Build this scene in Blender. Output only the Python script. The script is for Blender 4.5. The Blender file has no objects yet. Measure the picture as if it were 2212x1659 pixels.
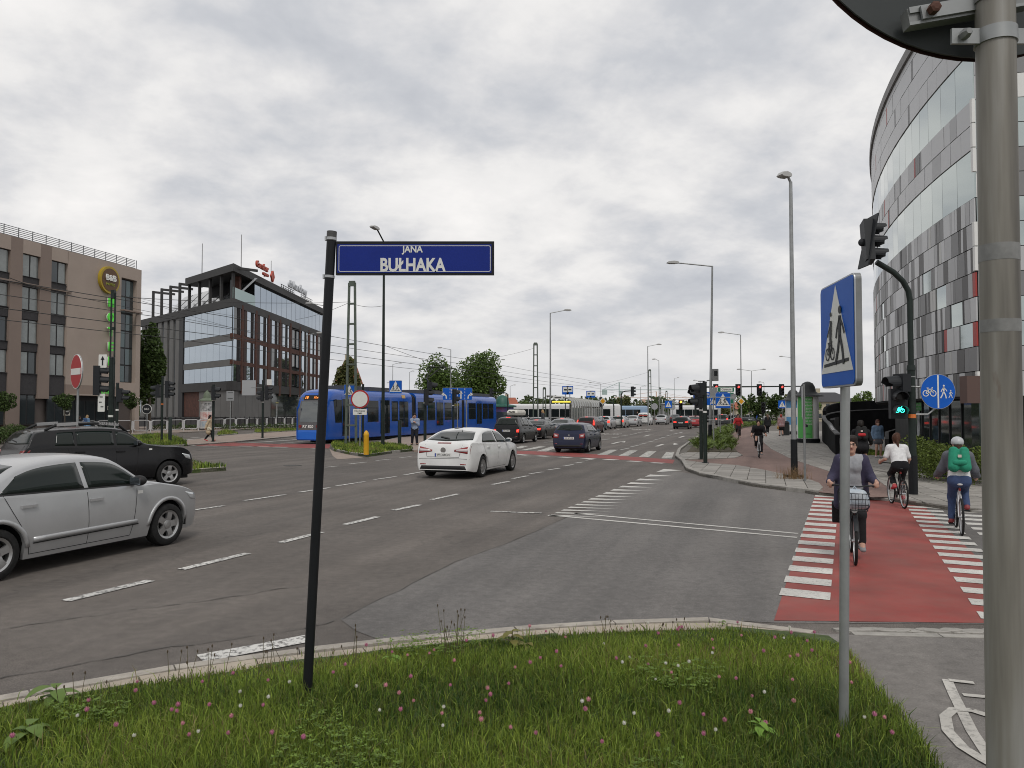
import bpy, bmesh, math, random
import numpy as np
from mathutils import Vector, Matrix
from mathutils.bvhtree import BVHTree
random.seed(7); RNG = np.random.default_rng(7)
SC = bpy.context.scene
COL = SC.collection
R = math.radians

# ------------------------------------------------------------------ camera, sky, sun, exposure
F, CX, CY, CAMH = 1661.0, 1106.0, 829.5, 2.03          # focal length and centre in a 2212 x 1659 grid
PITCH = math.atan(58.5 / F)
cam = bpy.data.cameras.new('camera'); camo = bpy.data.objects.new('camera', cam); COL.objects.link(camo)
cam.sensor_fit = 'HORIZONTAL'; cam.sensor_width = 36; cam.lens = 36 * F / 2212
cam.clip_start = 0.05; cam.clip_end = 6000
camo.location = (0, 0, CAMH); camo.rotation_euler = (math.pi / 2 + PITCH, 0, 0)
SC.camera = camo
SUN_EL, SUN_AZ = R(52), R(170)                           # azimuth clockwise from +Y
w = bpy.data.worlds.new('World'); SC.world = w; w.use_nodes = True
nt = w.node_tree; nt.nodes.clear(); N = nt.nodes.new; K = nt.links.new
out = N('ShaderNodeOutputWorld'); bg = N('ShaderNodeBackground'); bg.inputs['Strength'].default_value = 0.1
K(bg.outputs[0], out.inputs[0])
sky = N('ShaderNodeTexSky'); sky.sky_type = 'NISHITA'; sky.sun_disc = False
sky.sun_elevation = SUN_EL; sky.sun_rotation = SUN_AZ; sky.air_density = 1.0; sky.dust_density = 1.5
tc = N('ShaderNodeTexCoord'); sep = N('ShaderNodeSeparateXYZ'); K(tc.outputs['Generated'], sep.inputs[0])
def mth(op, a, b=None, c=None):
    n = N('ShaderNodeMath'); n.operation = op
    for i, q in enumerate((a, b, c)):
        if q is None: continue
        if isinstance(q, (int, float)): n.inputs[i].default_value = q
        else: K(q, n.inputs[i])
    return n.outputs[0]
zz = mth('ADD', mth('MAXIMUM', sep.outputs[2], 0.0), 0.30)
cmb = N('ShaderNodeCombineXYZ')
K(mth('DIVIDE', sep.outputs[0], zz), cmb.inputs[0]); K(mth('DIVIDE', sep.outputs[1], zz), cmb.inputs[1])
def noise(scale, detail, rough, dist=0.0, vec=None):
    n = N('ShaderNodeTexNoise'); n.inputs['Scale'].default_value = scale; n.inputs['Detail'].default_value = detail
    n.inputs['Roughness'].default_value = rough; n.inputs['Distortion'].default_value = dist
    K(vec or cmb.outputs[0], n.inputs['Vector']); return n.outputs['Fac']
def ramp(fac, stops):
    r = N('ShaderNodeValToRGB'); e = r.color_ramp.elements
    while len(e) < len(stops): e.new(0.5)
    for q, (p, c) in zip(e, stops): q.position = p; q.color = (*c, 1)
    K(fac, r.inputs[0]); return r.outputs[0]
mp = N('ShaderNodeMapping'); mp.inputs['Scale'].default_value = (1.0, 1.05, 1); mp.inputs['Location'].default_value = (3.1, 1.7, 0)
mp.inputs['Rotation'].default_value = (0, 0, R(-24)); K(cmb.outputs[0], mp.inputs[0])
n1 = noise(1.9, 6, 0.54, 0.1, mp.outputs[0]); n2 = noise(5.6, 5, 0.58, 0.15, mp.outputs[0]); n3 = noise(0.33, 2, 0.5, 0, mp.outputs[0])
den = mth('ADD', mth('ADD', mth('MULTIPLY', n1, 0.60), mth('MULTIPLY', n2, 0.30)), mth('MULTIPLY', n3, 0.10))
cloud = ramp(den, [(0.34, (5.1, 5.3, 5.75)), (0.42, (6.0, 6.15, 6.5)), (0.48, (7.2, 7.2, 7.35)), (0.54, (8.4, 8.3, 8.25)), (0.64, (9.5, 9.3, 9.15))])
hol = noise(0.8, 5, 0.55, 0.0, mp.outputs[0])
holes = ramp(hol, [(0.22, (0, 0, 0)), (0.31, (1, 1, 1))])
mx = N('ShaderNodeMix'); mx.data_type = 'RGBA'; K(holes, mx.inputs[0])
sb = N('ShaderNodeMix'); sb.data_type = 'RGBA'; sb.blend_type = 'MULTIPLY'; sb.inputs[0].default_value = 1
K(sky.outputs[0], sb.inputs[6]); sb.inputs[7].default_value = (0.62, 0.62, 0.62, 1)
hz = N('ShaderNodeMix'); hz.data_type = 'RGBA'; K(ramp(sep.outputs[2], [(0.0, (.85,) * 3), (0.16, (0, 0, 0))]), hz.inputs[0]); K(cloud, hz.inputs[6]); hz.inputs[7].default_value = (6.9, 6.9, 7.0, 1)
K(sb.outputs[2], mx.inputs[6]); K(hz.outputs[2], mx.inputs[7]); K(mx.outputs[2], bg.inputs['Color'])
sl = bpy.data.lights.new('sun', 'SUN'); sl.energy = 1.3; sl.angle = R(18); sl.color = (1, 0.965, 0.91)
so = bpy.data.objects.new('sun', sl); COL.objects.link(so)
sd = Vector((math.sin(SUN_AZ) * math.cos(SUN_EL), math.cos(SUN_AZ) * math.cos(SUN_EL), math.sin(SUN_EL)))
so.rotation_euler = (-sd).to_track_quat('-Z', 'Y').to_euler()
vs = SC.view_settings; vs.view_transform = 'Standard'; vs.look = 'None'; vs.gamma = 1; vs.exposure = 0.0
SC.render.engine = 'CYCLES'; SC.cycles.use_denoising = True; SC.cycles.filter_width = 1.0; SC.cycles.max_bounces = 5; SC.cycles.diffuse_bounces = 3
SC.cycles.glossy_bounces = 3; SC.cycles.transmission_bounces = 3; SC.cycles.transparent_max_bounces = 6

# ------------------------------------------------------------------ geometry from the photograph's perspective
_f = Vector((0, math.cos(PITCH), math.sin(PITCH))); _u = Vector((0, -math.sin(PITCH), math.cos(PITCH))); _r = Vector((1, 0, 0))
CAMP = Vector((0, 0, CAMH))
def ray(u, v): return _f + _r * ((u - CX) / F) + _u * ((CY - v) / F)
def G(u, v, z=0.0):
    d = ray(u, v); return CAMP + d * ((z - CAMH) / d.z)
def AT(u, v, Y):
    d = ray(u, v); return CAMP + d * (Y / d.y)
Z1 = lambda x, y: (x / 1.6592 * .54, (850 + y / 1.6592) * .54)
Z2 = lambda x, y: ((1200 + x / 2.212) * .54, (1250 + y / 2.212) * .54)
Z3 = lambda x, y: ((1900 + x / 2.4578) * .54, (1350 + y / 2.4578) * .54)
Z4 = lambda x, y: ((2650 + x / 2.765) * .54, (1350 + y / 2.765) * .54)
Z5 = lambda x, y: ((3200 + x / 1.8437) * .54, (1000 + y / 1.8437) * .54)
Z6 = lambda x, y: ((3100 + x / 1.8434) * .54, (1600 + y / 1.8434) * .54)
Z7 = lambda x, y: ((600 + x / 3.16) * .54, (1480 + y / 3.16) * .54)
ROAD = R(18.2)                                            # road heading, clockwise from +Y
RD = Vector((math.sin(ROAD), math.cos(ROAD), 0)); RN = Vector((math.cos(ROAD), -math.sin(ROAD), 0))
HEAD = math.pi / 2 - ROAD                                 # the same as a rotation of +X

# ------------------------------------------------------------------ materials
MATS = {}
def M(name, col=(.5, .5, .5), rough=.6, metal=0, spec=.5, vary=0, vscale=6, bump=0, bscale=40, coat=0, emit=None, es=0, col2=None, island=0, alpha=1, trans=0):
    if name in MATS: return MATS[name]
    m = bpy.data.materials.new(name); m.use_nodes = True; t = m.node_tree; b = t.nodes['Principled BSDF']
    b.inputs['Base Color'].default_value = (*col, 1); b.inputs['Roughness'].default_value = rough
    b.inputs['Metallic'].default_value = metal; b.inputs['Specular IOR Level'].default_value = .22 if spec == .5 and max(col) < .06 else spec
    if coat: b.inputs['Coat Weight'].default_value = coat; b.inputs['Coat Roughness'].default_value = .06
    if trans: b.inputs['Transmission Weight'].default_value = trans
    if alpha < 1: b.inputs['Alpha'].default_value = alpha
    if emit: b.inputs['Emission Color'].default_value = (*emit, 1); b.inputs['Emission Strength'].default_value = es
    L = t.links.new; tcn = t.nodes.new('ShaderNodeTexCoord')
    if vary or col2:
        n = t.nodes.new('ShaderNodeTexNoise'); n.inputs['Scale'].default_value = vscale; n.inputs['Detail'].default_value = 6; n.inputs['Roughness'].default_value = .62
        L(tcn.outputs['Object'], n.inputs['Vector'])
        r = t.nodes.new('ShaderNodeValToRGB'); c2 = col2 or tuple(min(1, c * (1 + vary)) for c in col)
        c1 = col if col2 else tuple(c * (1 - vary) for c in col)
        r.color_ramp.elements[0].position = .32; r.color_ramp.elements[0].color = (*c1, 1)
        r.color_ramp.elements[1].position = .68; r.color_ramp.elements[1].color = (*c2, 1)
        L(n.outputs['Fac'], r.inputs[0]); src = r.outputs[0]
        if not island: L(src, b.inputs['Base Color'])
    elif island:
        q = t.nodes.new('ShaderNodeRGB'); q.outputs[0].default_value = (*col, 1); src = q.outputs[0]
    if island:
        g = t.nodes.new('ShaderNodeNewGeometry'); h = t.nodes.new('ShaderNodeHueSaturation')
        mr = t.nodes.new('ShaderNodeMapRange'); mr.inputs[3].default_value = 1 - island; mr.inputs[4].default_value = 1 + island
        L(g.outputs['Random Per Island'], mr.inputs[0]); L(mr.outputs[0], h.inputs['Value']); L(src, h.inputs['Color']); L(h.outputs[0], b.inputs['Base Color'])
    if bump:
        n = t.nodes.new('ShaderNodeTexNoise'); n.inputs['Scale'].default_value = bscale; n.inputs['Detail'].default_value = 4
        L(tcn.outputs['Object'], n.inputs['Vector']); bp = t.nodes.new('ShaderNodeBump'); bp.inputs['Strength'].default_value = bump; bp.inputs['Distance'].default_value = .02
        L(n.outputs['Fac'], bp.inputs['Height']); L(bp.outputs[0], b.inputs['Normal'])
    MATS[name] = m; return m

# ------------------------------------------------------------------ mesh building
class MB:
    def __init__(s): s.v = []; s.f = []; s.m = []
    def add(s, v, f, mi=0):
        o = len(s.v); s.v += [tuple(p) for p in v]; s.f += [tuple(i + o for i in q) for q in f]; s.m += [mi] * len(f); return s
    def box(s, c, d, mi=0, rz=0, mat=None):
        x, y, z = d[0] / 2, d[1] / 2, d[2] / 2
        V = [Vector((a * x, b * y, e * z)) for e in (-1, 1) for b in (-1, 1) for a in (-1, 1)]
        if rz: V = [Matrix.Rotation(rz, 3, 'Z') @ p for p in V]
        if mat is not None: V = [mat @ p for p in V]
        c = Vector(c)
        return s.add([p + c for p in V], [(0, 2, 3, 1), (4, 5, 7, 6), (0, 1, 5, 4), (2, 6, 7, 3), (0, 4, 6, 2), (1, 3, 7, 5)], mi)
    def bar(s, a, b, w, h, mi=0):
        a = Vector(a); b = Vector(b); d = (b - a); L = d.length; x = d / L
        up = Vector((0, 0, 1)) if abs(x.z) < .95 else Vector((1, 0, 0))
        y = up.cross(x).normalized(); z = x.cross(y)
        mt = Matrix((x, y, z)).transposed()
        return s.box((a + b) / 2, (L, w, h), mi, mat=mt)
    def tube(s, pts, r, n=8, mi=0, cap=True):
        pts = [Vector(p) for p in pts]; k = len(pts); rr = r if isinstance(r, (list, tuple)) else [r] * k
        V = []; prev = None
        for i, p in enumerate(pts):
            t = (pts[min(i + 1, k - 1)] - pts[max(i - 1, 0)]).normalized()
            if prev is None:
                a = Vector((0, 0, 1)) if abs(t.z) < .9 else Vector((1, 0, 0)); x = t.cross(a).normalized()
            else: x = (prev - t * prev.dot(t)).normalized()
            prev = x; y = t.cross(x)
            V += [p + (x * math.cos(2 * math.pi * j / n) + y * math.sin(2 * math.pi * j / n)) * rr[i] for j in range(n)]
        Fc = [(i * n + j, i * n + (j + 1) % n, (i + 1) * n + (j + 1) % n, (i + 1) * n + j) for i in range(k - 1) for j in range(n)]
        if cap: Fc += [tuple(range(n))[::-1], tuple(range((k - 1) * n, k * n))]
        return s.add(V, Fc, mi)
    def cyl(s, a, b, r0, r1=None, n=12, mi=0): return s.tube([a, b], [r0, r0 if r1 is None else r1], n, mi)
    def lathe(s, prof, c=(0, 0, 0), n=20, mi=0, axis='Z', cap=True):
        V = []
        for (r, z) in prof:
            for j in range(n):
                a = 2 * math.pi * j / n; x, y = r * math.cos(a), r * math.sin(a)
                V.append((c[0] + x, c[1] + y, c[2] + z) if axis == 'Z' else (c[0] + x, c[1] + z, c[2] + y) if axis == 'Y' else (c[0] + z, c[1] + x, c[2] + y))
        k = len(prof); Fc = [(i * n + j, i * n + (j + 1) % n, (i + 1) * n + (j + 1) % n, (i + 1) * n + j) for i in range(k - 1) for j in range(n)]
        if axis == 'Y': Fc = [q[::-1] for q in Fc]
        if cap: Fc += [tuple(range(n))[::-1], tuple(range((k - 1) * n, k * n))]
        return s.add(V, Fc, mi)
    def ball(s, c, r, nu=10, nv=7, mi=0):
        r = r if isinstance(r, (tuple, list)) else (r, r, r)
        V = [(c[0] + r[0] * math.sin(math.pi * i / nv) * math.cos(2 * math.pi * j / nu), c[1] + r[1] * math.sin(math.pi * i / nv) * math.sin(2 * math.pi * j / nu), c[2] + r[2] * math.cos(math.pi * i / nv)) for i in range(1, nv) for j in range(nu)]
        Fc = [(i * nu + j, (i + 1) * nu + j, (i + 1) * nu + (j + 1) % nu, i * nu + (j + 1) % nu) for i in range(nv - 2) for j in range(nu)]
        t = len(V); V += [(c[0], c[1], c[2] + r[2]), (c[0], c[1], c[2] - r[2])]
        Fc += [(t, j, (j + 1) % nu) for j in range(nu)] + [(t + 1, (nv - 2) * nu + (j + 1) % nu, (nv - 2) * nu + j) for j in range(nu)]
        return s.add(V, Fc, mi)
    def prism(s, poly, z0, z1, mi=0, mat=None, side=None):
        n = len(poly); a = sum(poly[i][0] * poly[(i + 1) % n][1] - poly[(i + 1) % n][0] * poly[i][1] for i in range(n))
        if a < 0: poly = poly[::-1]
        V = [Vector((p[0], p[1], z0)) for p in poly] + [Vector((p[0], p[1], z1)) for p in poly]
        if mat is not None: V = [mat @ p for p in V]
        s.add(V, [tuple(range(n))[::-1], tuple(range(n, 2 * n))], mi)
        o = len(s.v) - 2 * n
        s.f += [(o + i, o + (i + 1) % n, o + n + (i + 1) % n, o + n + i) for i in range(n)]; s.m += [mi if side is None else side] * n
        return s
    def sheet(s, pts, mi=0): return s.add(pts, [tuple(range(len(pts)))], mi)
    def plate(s, poly, y0, y1, mi=0, c=(0, 0)):
        """2D outline (x,z) standing in the XZ plane, from y0 (front, smaller) to y1"""
        mt = Matrix(((1, 0, 0), (0, 0, 1), (0, 1, 0)))
        n = len(poly); a = sum(poly[i][0] * poly[(i + 1) % n][1] - poly[(i + 1) % n][0] * poly[i][1] for i in range(n))
        if a < 0: poly = poly[::-1]
        V = [(p[0] + c[0], y0, p[1] + c[1]) for p in poly] + [(p[0] + c[0], y1, p[1] + c[1]) for p in poly]
        return s.add(V, [tuple(range(n)), tuple(range(n, 2 * n))[::-1]] + [(i, n + i, n + (i + 1) % n, (i + 1) % n) for i in range(n)], mi)
    def mesh(s, name, mats, smooth=0):
        me = bpy.data.meshes.new(name); me.from_pydata(s.v, [], s.f)
        for m in (mats if isinstance(mats, (list, tuple)) else [mats]): me.materials.append(m)
        if any(s.m): me.polygons.foreach_set('material_index', s.m)
        if smooth:
            me.polygons.foreach_set('use_smooth', [True] * len(s.f))
            if smooth > 1: me.set_sharp_from_angle(angle=R(smooth))
        me.update(); return me
    def build(s, name, mats, parent=None, smooth=0, **kw): return obj(name, s.mesh(name, mats, smooth), parent, **kw)
def obj(name, me, parent=None, loc=None, rz=0, rot=None, label=None, cat=None, group=None, kind=None):
    o = bpy.data.objects.new(name, me); COL.objects.link(o)
    if parent is not None: o.parent = parent
    if loc is not None: o.location = loc
    if rot is not None: o.rotation_euler = rot
    elif rz: o.rotation_euler = (0, 0, rz)
    return tag(o, label, cat, group, kind)
def tag(o, label=None, cat=None, group=None, kind=None):
    for k, q in (('label', label), ('category', cat), ('group', group), ('kind', kind)):
        if q: o[k] = q
    return o
def thing(name, label, cat, loc=(0, 0, 0), rz=0, group=None, rot=None, scale=None):
    o = obj(name, None, None, loc, rz, rot, label, cat, group); o.empty_display_size = .1
    if scale: o.scale = (scale,) * 3
    return o
def copy_tree(o, parent=None, loc=None, rz=None, label=None):
    c = o.copy(); COL.objects.link(c); c.parent = parent
    if loc is not None: c.location = loc
    if rz is not None: c.rotation_euler = (0, 0, rz)
    if label: c['label'] = label
    for ch in [q for q in KIDS(o)]: copy_tree(ch, c)
    return c
def KIDS(o): return [q for q in COL.objects if q.parent == o]
# flat glyph outlines (2D)
def circ(r, n=32, c=(0, 0), a0=0, a1=2 * math.pi, ry=None):
    full = abs(a1 - a0 - 2 * math.pi) < 1e-6
    k = n if full else n + 1
    return [(c[0] + r * math.cos(a0 + (a1 - a0) * i / n), c[1] + (ry or r) * math.sin(a0 + (a1 - a0) * i / n)) for i in range(k)]
def rrect(w, h, r, c=(0, 0), n=5):
    o = []
    for sx, sy, a in ((1, 1, 0), (-1, 1, 90), (-1, -1, 180), (1, -1, 270)):
        o += [(c[0] + sx * (w / 2 - r) + r * math.cos(R(a + 90 * i / n)), c[1] + sy * (h / 2 - r) + r * math.sin(R(a + 90 * i / n))) for i in range(n + 1)]
    return o
def stroke(pts, wd):
    P = []
    for a, b in zip(pts[:-1], pts[1:]):
        dx, dy = b[0] - a[0], b[1] - a[1]; L = math.hypot(dx, dy) or 1; nx, ny = -dy / L * wd / 2, dx / L * wd / 2
        P.append([(a[0] + nx, a[1] + ny), (a[0] - nx, a[1] - ny), (b[0] - nx, b[1] - ny), (b[0] + nx, b[1] + ny)])
    return P
def ringp(c, r, wd, n=20):
    P = []
    for i in range(n):
        a, b = 2 * math.pi * i / n, 2 * math.pi * (i + 1) / n
        P.append([(c[0] + q * math.cos(t), c[1] + q * math.sin(t)) for q, t in ((r, a), (r + wd, a), (r + wd, b), (r, b))])
    return P
def bike_glyph(s=1.0, wd=.07, flip=1):
    P = ringp((-.55, 0), .36, wd) + ringp((.55, 0), .36, wd)
    for q in ([(-.55, 0), (-.2, .62), (.38, .62), (0, -.02), (-.55, 0)], [(-.28, .78), (0, -.02)], [(.55, 0), (.34, .85), (.5, .9)], [(-.42, .8), (-.14, .8)]): P += stroke(q, wd)
    return [[(x * s * flip, y * s) for x, y in p] for p in P]
def man_glyph(s=1.0, flip=1):
    P = [circ(.13, 12, (.02, 1.75))]
    for q, wd in (([(0, 1.57), (-.02, .92)], .22), ([(0, .95), (.22, .5), (.33, .02)], .15), ([(-.04, .95), (-.2, .5), (-.45, .05)], .15), ([(0, 1.5), (-.28, 1.15), (-.38, .88)], .1), ([(.02, 1.5), (.3, 1.2), (.42, .98)], .1)): P += stroke(q, wd)
    return [[(x * s * flip, y * s) for x, y in p] for p in P]
def arrow_glyph(kind, s=1.0):
    if kind == 'up': P = stroke([(0, -.5), (0, .2)], .16) + [[(-.22, .15), (.22, .15), (0, .6)]]
    else:
        P = stroke([(0, -.5), (.02, -.2), (.14, 0), (.34, .08)], .16) + [[(.3, -.16), (.3, .34), (.66, .09)]]
        if kind == 'left': P = [[(-x, y) for x, y in p] for p in P]
    return [[(x * s, y * s) for x, y in p] for p in P]
def text_obj(txt, size, mat, parent, loc, rot=(math.pi / 2, 0, 0), ext=.002, name='lettering', sx=1, bold=0, sp=1):
    c = bpy.data.curves.new('lettering', 'FONT'); c.body = txt; c.size = size; c.extrude = ext; c.align_x = 'CENTER'; c.align_y = 'CENTER'
    c.resolution_u = 3; c.offset = bold; c.space_character = sp
    t = bpy.data.objects.new('lettering', c); me = bpy.data.meshes.new_from_object(t); bpy.data.objects.remove(t); bpy.data.curves.remove(c)
    me.materials.clear(); me.materials.append(mat)
    o = obj(name, me, parent, loc, rot=rot)
    if sx != 1: o.scale = (sx, 1, 1)
    return o
# ------------------------------------------------------------------ ground, road, kerbs, markings
def asphalt(name, c1, c2, speck=.5, crack=0, seam=False):
    m = M(name, c1, .85, spec=.3); t = m.node_tree; b = t.nodes['Principled BSDF']; L = t.links.new; N = t.nodes.new
    tcn = N('ShaderNodeTexCoord')
    def nz(s, d, r=.6):
        n = N('ShaderNodeTexNoise'); n.inputs['Scale'].default_value = s; n.inputs['Detail'].default_value = d; n.inputs['Roughness'].default_value = r
        L(tcn.outputs['Object'], n.inputs['Vector']); return n.outputs['Fac']
    def rmp(f, a, b_, ca, cb):
        r = N('ShaderNodeValToRGB'); e = r.color_ramp.elements; e[0].position = a; e[1].position = b_; e[0].color = (*ca, 1); e[1].color = (*cb, 1); L(f, r.inputs[0]); return r.outputs[0]
    def mix(f, a, b_, mode='MIX'):
        x = N('ShaderNodeMix'); x.data_type = 'RGBA'; x.blend_type = mode
        if isinstance(f, float): x.inputs[0].default_value = f
        else: L(f, x.inputs[0])
        L(a, x.inputs[6]); L(b_, x.inputs[7]); return x.outputs[2]
    mpn = N('ShaderNodeMapping'); mpn.inputs['Rotation'].default_value = (0, 0, -HEAD); L(tcn.outputs['Object'], mpn.inputs[0])
    mp2 = N('ShaderNodeMapping'); mp2.inputs['Scale'].default_value = (.06, 1, 1); L(mpn.outputs[0], mp2.inputs[0])
    st = N('ShaderNodeTexNoise'); st.inputs['Scale'].default_value = 1.1; st.inputs['Detail'].default_value = 4; L(mp2.outputs[0], st.inputs['Vector'])
    big = rmp(nz(.45, 5), .3, .7, c1, c2)
    streak = rmp(st.outputs['Fac'], .3, .72, (.74, .74, .74), (1.24, 1.22, 1.19))
    fine = rmp(nz(95, 2, .7), .35, .75, (1 - speck * .5,) * 3, (1 + speck * .55,) * 3)
    mid = rmp(nz(9, 5, .7), .3, .7, (.80,) * 3, (1.18,) * 3)
    c = mix(1.0, mix(1.0, mix(1.0, big, streak, 'MULTIPLY'), fine, 'MULTIPLY'), mid, 'MULTIPLY')
    vo = N('ShaderNodeTexVoronoi'); vo.feature = 'F1'; vo.inputs['Scale'].default_value = 26; L(tcn.outputs['Object'], vo.inputs['Vector'])
    c = mix(rmp(vo.outputs['Distance'], .07, .12, (1, 1, 1), (0, 0, 0)), c, rmp(vo.outputs['Color'], 0.0, 1.0, tuple(q * .7 for q in c1), tuple(q * 1.9 for q in c2)))
    if crack:
        v2 = N('ShaderNodeTexVoronoi'); v2.feature = 'DISTANCE_TO_EDGE'; v2.inputs['Scale'].default_value = .33
        dn = N('ShaderNodeTexNoise'); dn.inputs['Scale'].default_value = 1.6; dn.inputs['Detail'].default_value = 6; L(tcn.outputs['Object'], dn.inputs['Vector'])
        av = N('ShaderNodeVectorMath'); av.operation = 'MULTIPLY_ADD'; L(dn.outputs['Color'], av.inputs[0]); av.inputs[1].default_value = (1.3,) * 3; L(tcn.outputs['Object'], av.inputs[2]); L(av.outputs[0], v2.inputs['Vector'])
        c = mix(mix(1.0, rmp(v2.outputs['Distance'], .002, .006, (crack,) * 3, (0, 0, 0)), rmp(nz(.3, 2), .5, .56, (0, 0, 0), (1, 1, 1)), 'MULTIPLY'), c, rmp(nz(1, 1), 0, 1, (.035, .033, .03), (.04, .037, .034)))
    L(c, b.inputs['Base Color'])
    bp = N('ShaderNodeBump'); bp.inputs['Strength'].default_value = .25; bp.inputs['Distance'].default_value = .004; L(nz(120, 3, .7), bp.inputs['Height']); L(bp.outputs[0], b.inputs['Normal'])
    return m
def paint(name, col, under, lo=.40, hi=.52, sc=14):
    m = M(name, col, .7, spec=.3); t = m.node_tree; b = t.nodes['Principled BSDF']; L = t.links.new; N = t.nodes.new
    tcn = N('ShaderNodeTexCoord'); n = N('ShaderNodeTexNoise'); n.inputs['Scale'].default_value = sc; n.inputs['Detail'].default_value = 8; n.inputs['Roughness'].default_value = .75; L(tcn.outputs['Object'], n.inputs['Vector'])
    r = N('ShaderNodeValToRGB'); e = r.color_ramp.elements; e[0].position = lo; e[1].position = hi; e[0].color = (*under, 1); e[1].color = (*col, 1); L(n.outputs['Fac'], r.inputs[0])
    n2 = N('ShaderNodeTexNoise'); n2.inputs['Scale'].default_value = 1.3; n2.inputs['Detail'].default_value = 5; L(tcn.outputs['Object'], n2.inputs['Vector'])
    r2 = N('ShaderNodeValToRGB'); q = r2.color_ramp.elements; q[0].position = .3; q[1].position = .7; q[0].color = (.72, .72, .72, 1); q[1].color = (1.08, 1.08, 1.08, 1); L(n2.outputs['Fac'], r2.inputs[0])
    x = N('ShaderNodeMix'); x.data_type = 'RGBA'; x.blend_type = 'MULTIPLY'; x.inputs[0].default_value = 1; L(r.outputs[0], x.inputs[6]); L(r2.outputs[0], x.inputs[7]); L(x.outputs[2], b.inputs['Base Color'])
    return m
AS1, AS2 = (.108, .096, .087), (.154, .138, .126)
m_road = asphalt('asphalt', AS1, AS2, 1.0, .40)
m_patch = asphalt('asphalt_newer', (.134, .127, .122), (.170, .162, .156), .6)
m_path = asphalt('asphalt_path', (.155, .145, .136), (.195, .183, .172), .4)
m_bike = asphalt('asphalt_red_brown', (.17, .113, .098), (.215, .148, .13), .25)
m_red = paint('red_surface', (.29, .060, .051), (.245, .080, .067), .36, .62, 1.6)
m_red2 = paint('red_surface_worn', (.30, .055, .050), (.23, .07, .06), .42, .6, 3)
m_white = paint('white_paint', (.58, .565, .53), (.33, .32, .30), .38, .48, 34)
m_worn = paint('worn_paint', (.60, .59, .56), (.15, .145, .14), .44, .50, 16)
m_kerb = M('kerb_concrete', (.34, .31, .27), .9, vary=.22, vscale=7, bump=.5, bscale=60)
m_kerb2 = M('kerb_grey', (.30, .285, .26), .9, vary=.2, vscale=7, bump=.4)
m_slab = M('slab_grey', (.27, .255, .235), .88, vary=.16, vscale=1.3, bump=.3)
m_slabs = [M('slab_tone_%s' % 'abcd'[i], tuple(q * k for q in (.275, .258, .235)), .88, vary=.10, vscale=5, bump=.3) for i, k in enumerate((.84, 1.0, 1.10, .94))]
m_joint = M('joint_sand', (.115, .105, .09), .95, vary=.3, vscale=20)
m_paver = M('paver_brown', (.27, .215, .18), .9, vary=.16, vscale=3, bump=.3)
m_soil = M('soil', (.075, .062, .04), .95, vary=.4, vscale=12, bump=.6)
m_turf = M('turf_base', (.05, .075, .018), .95, vary=.4, vscale=9, bump=.6)
m_far = M('far_ground', (.11, .115, .075), .95, vary=.3, vscale=.05)

mb = MB(); mb.sheet([(-1500, -300, -.25), (1500, -300, -.25), (1500, 3000, -.25), (-1500, 3000, -.25)]); mb.build('ground', m_far, kind='structure')
mb = MB(); mb.add([(-160, -20, 0), (160, -20, 0), (160, 420, 0), (-160, 420, 0), (-160, -20, -.2), (160, -20, -.2), (160, 420, -.2), (-160, 420, -.2)], [(0, 1, 2, 3), (0, 4, 5, 1), (1, 5, 6, 2), (2, 6, 7, 3), (3, 7, 4, 0)])
road = mb.build('road', m_road, kind='structure')
def poly_on(name, pts, z, mat, parent=road, **kw):
    mb = MB(); pts = [(p[0], p[1], z) for p in pts]
    a = sum(pts[i][0] * pts[i - 1][1] - pts[i - 1][0] * pts[i][1] for i in range(len(pts)))
    mb.sheet(pts if a < 0 else pts[::-1]); return mb.build(name, mat, parent, **kw)
def gp(fn, L, z=0.0): return [G(*(fn(*p) if fn else p), z) for p in L]
def line_on(name, a, b, wd, mat=None, z=.009):
    a = Vector((a[0], a[1], 0)); b = Vector((b[0], b[1], 0)); d = (b - a).normalized(); n = Vector((-d.y, d.x, 0)) * wd / 2
    k = max(2, int((b - a).length / .35)); L1 = []; L2 = []
    for i in range(k + 1):                                   # ragged painted edge
        p = a.lerp(b, i / k); L1.append(p + n * random.uniform(.86, 1.06)); L2.append(p - n * random.uniform(.86, 1.06))
    mb = MB(); mb.add([(q.x, q.y, z) for q in L1 + L2], [(i, k + 1 + i, k + 2 + i, i + 1) for i in range(k)]); return mb.build(name, mat or m_worn, road)
# newer asphalt in the mouth of the side street
poly_on('asphalt_patch', gp(None, [(1438, 1016), (1240, 1112), (1120, 1165), (985, 1215), (735, 1338), (770, 1364), (830, 1386), (1010, 1368), (1180, 1354), (1458, 1341), (1520, 1338), (1672, 1346), (2300, 1350), (2300, 1110), (1900, 1070), (1772, 1060), (1620, 1046), (1500, 1024)]), .004, m_patch)
for P in ([(0, 1360), (150, 1338), (300, 1316), (450, 1298), (610, 1272), (700, 1262)], [(0, 1466), (150, 1440), (330, 1405), (620, 1365), (735, 1340)], [(430, 1052), (640, 1010), (880, 985)], [(735, 1338), (985, 1215), (1120, 1165), (1240, 1112)], [(630, 978), (450, 985), (300, 992), (120, 1003)]):
    mb = MB()
    q = gp(None, P); d = []
    for a, b in zip(q[:-1], q[1:]):
        for i in range(7): d.append(a.lerp(b, i / 7) + Vector((random.uniform(-.03, .03), random.uniform(-.03, .03), 0)))
    for i in range(len(d) - 1):
        t = (d[i + 1] - d[i]).normalized(); n = Vector((-t.y, t.x, 0)) * random.uniform(.002, .009)
        mb.sheet([(*(d[i] - n).xy, .007), (*(d[i + 1] - n).xy, .007), (*(d[i + 1] + n).xy, .007), (*(d[i] + n).xy, .007)])
    mb.build('tar_seam', M('tar_seam', (.072, .066, .061), .9, vary=.5, vscale=3), road)
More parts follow.
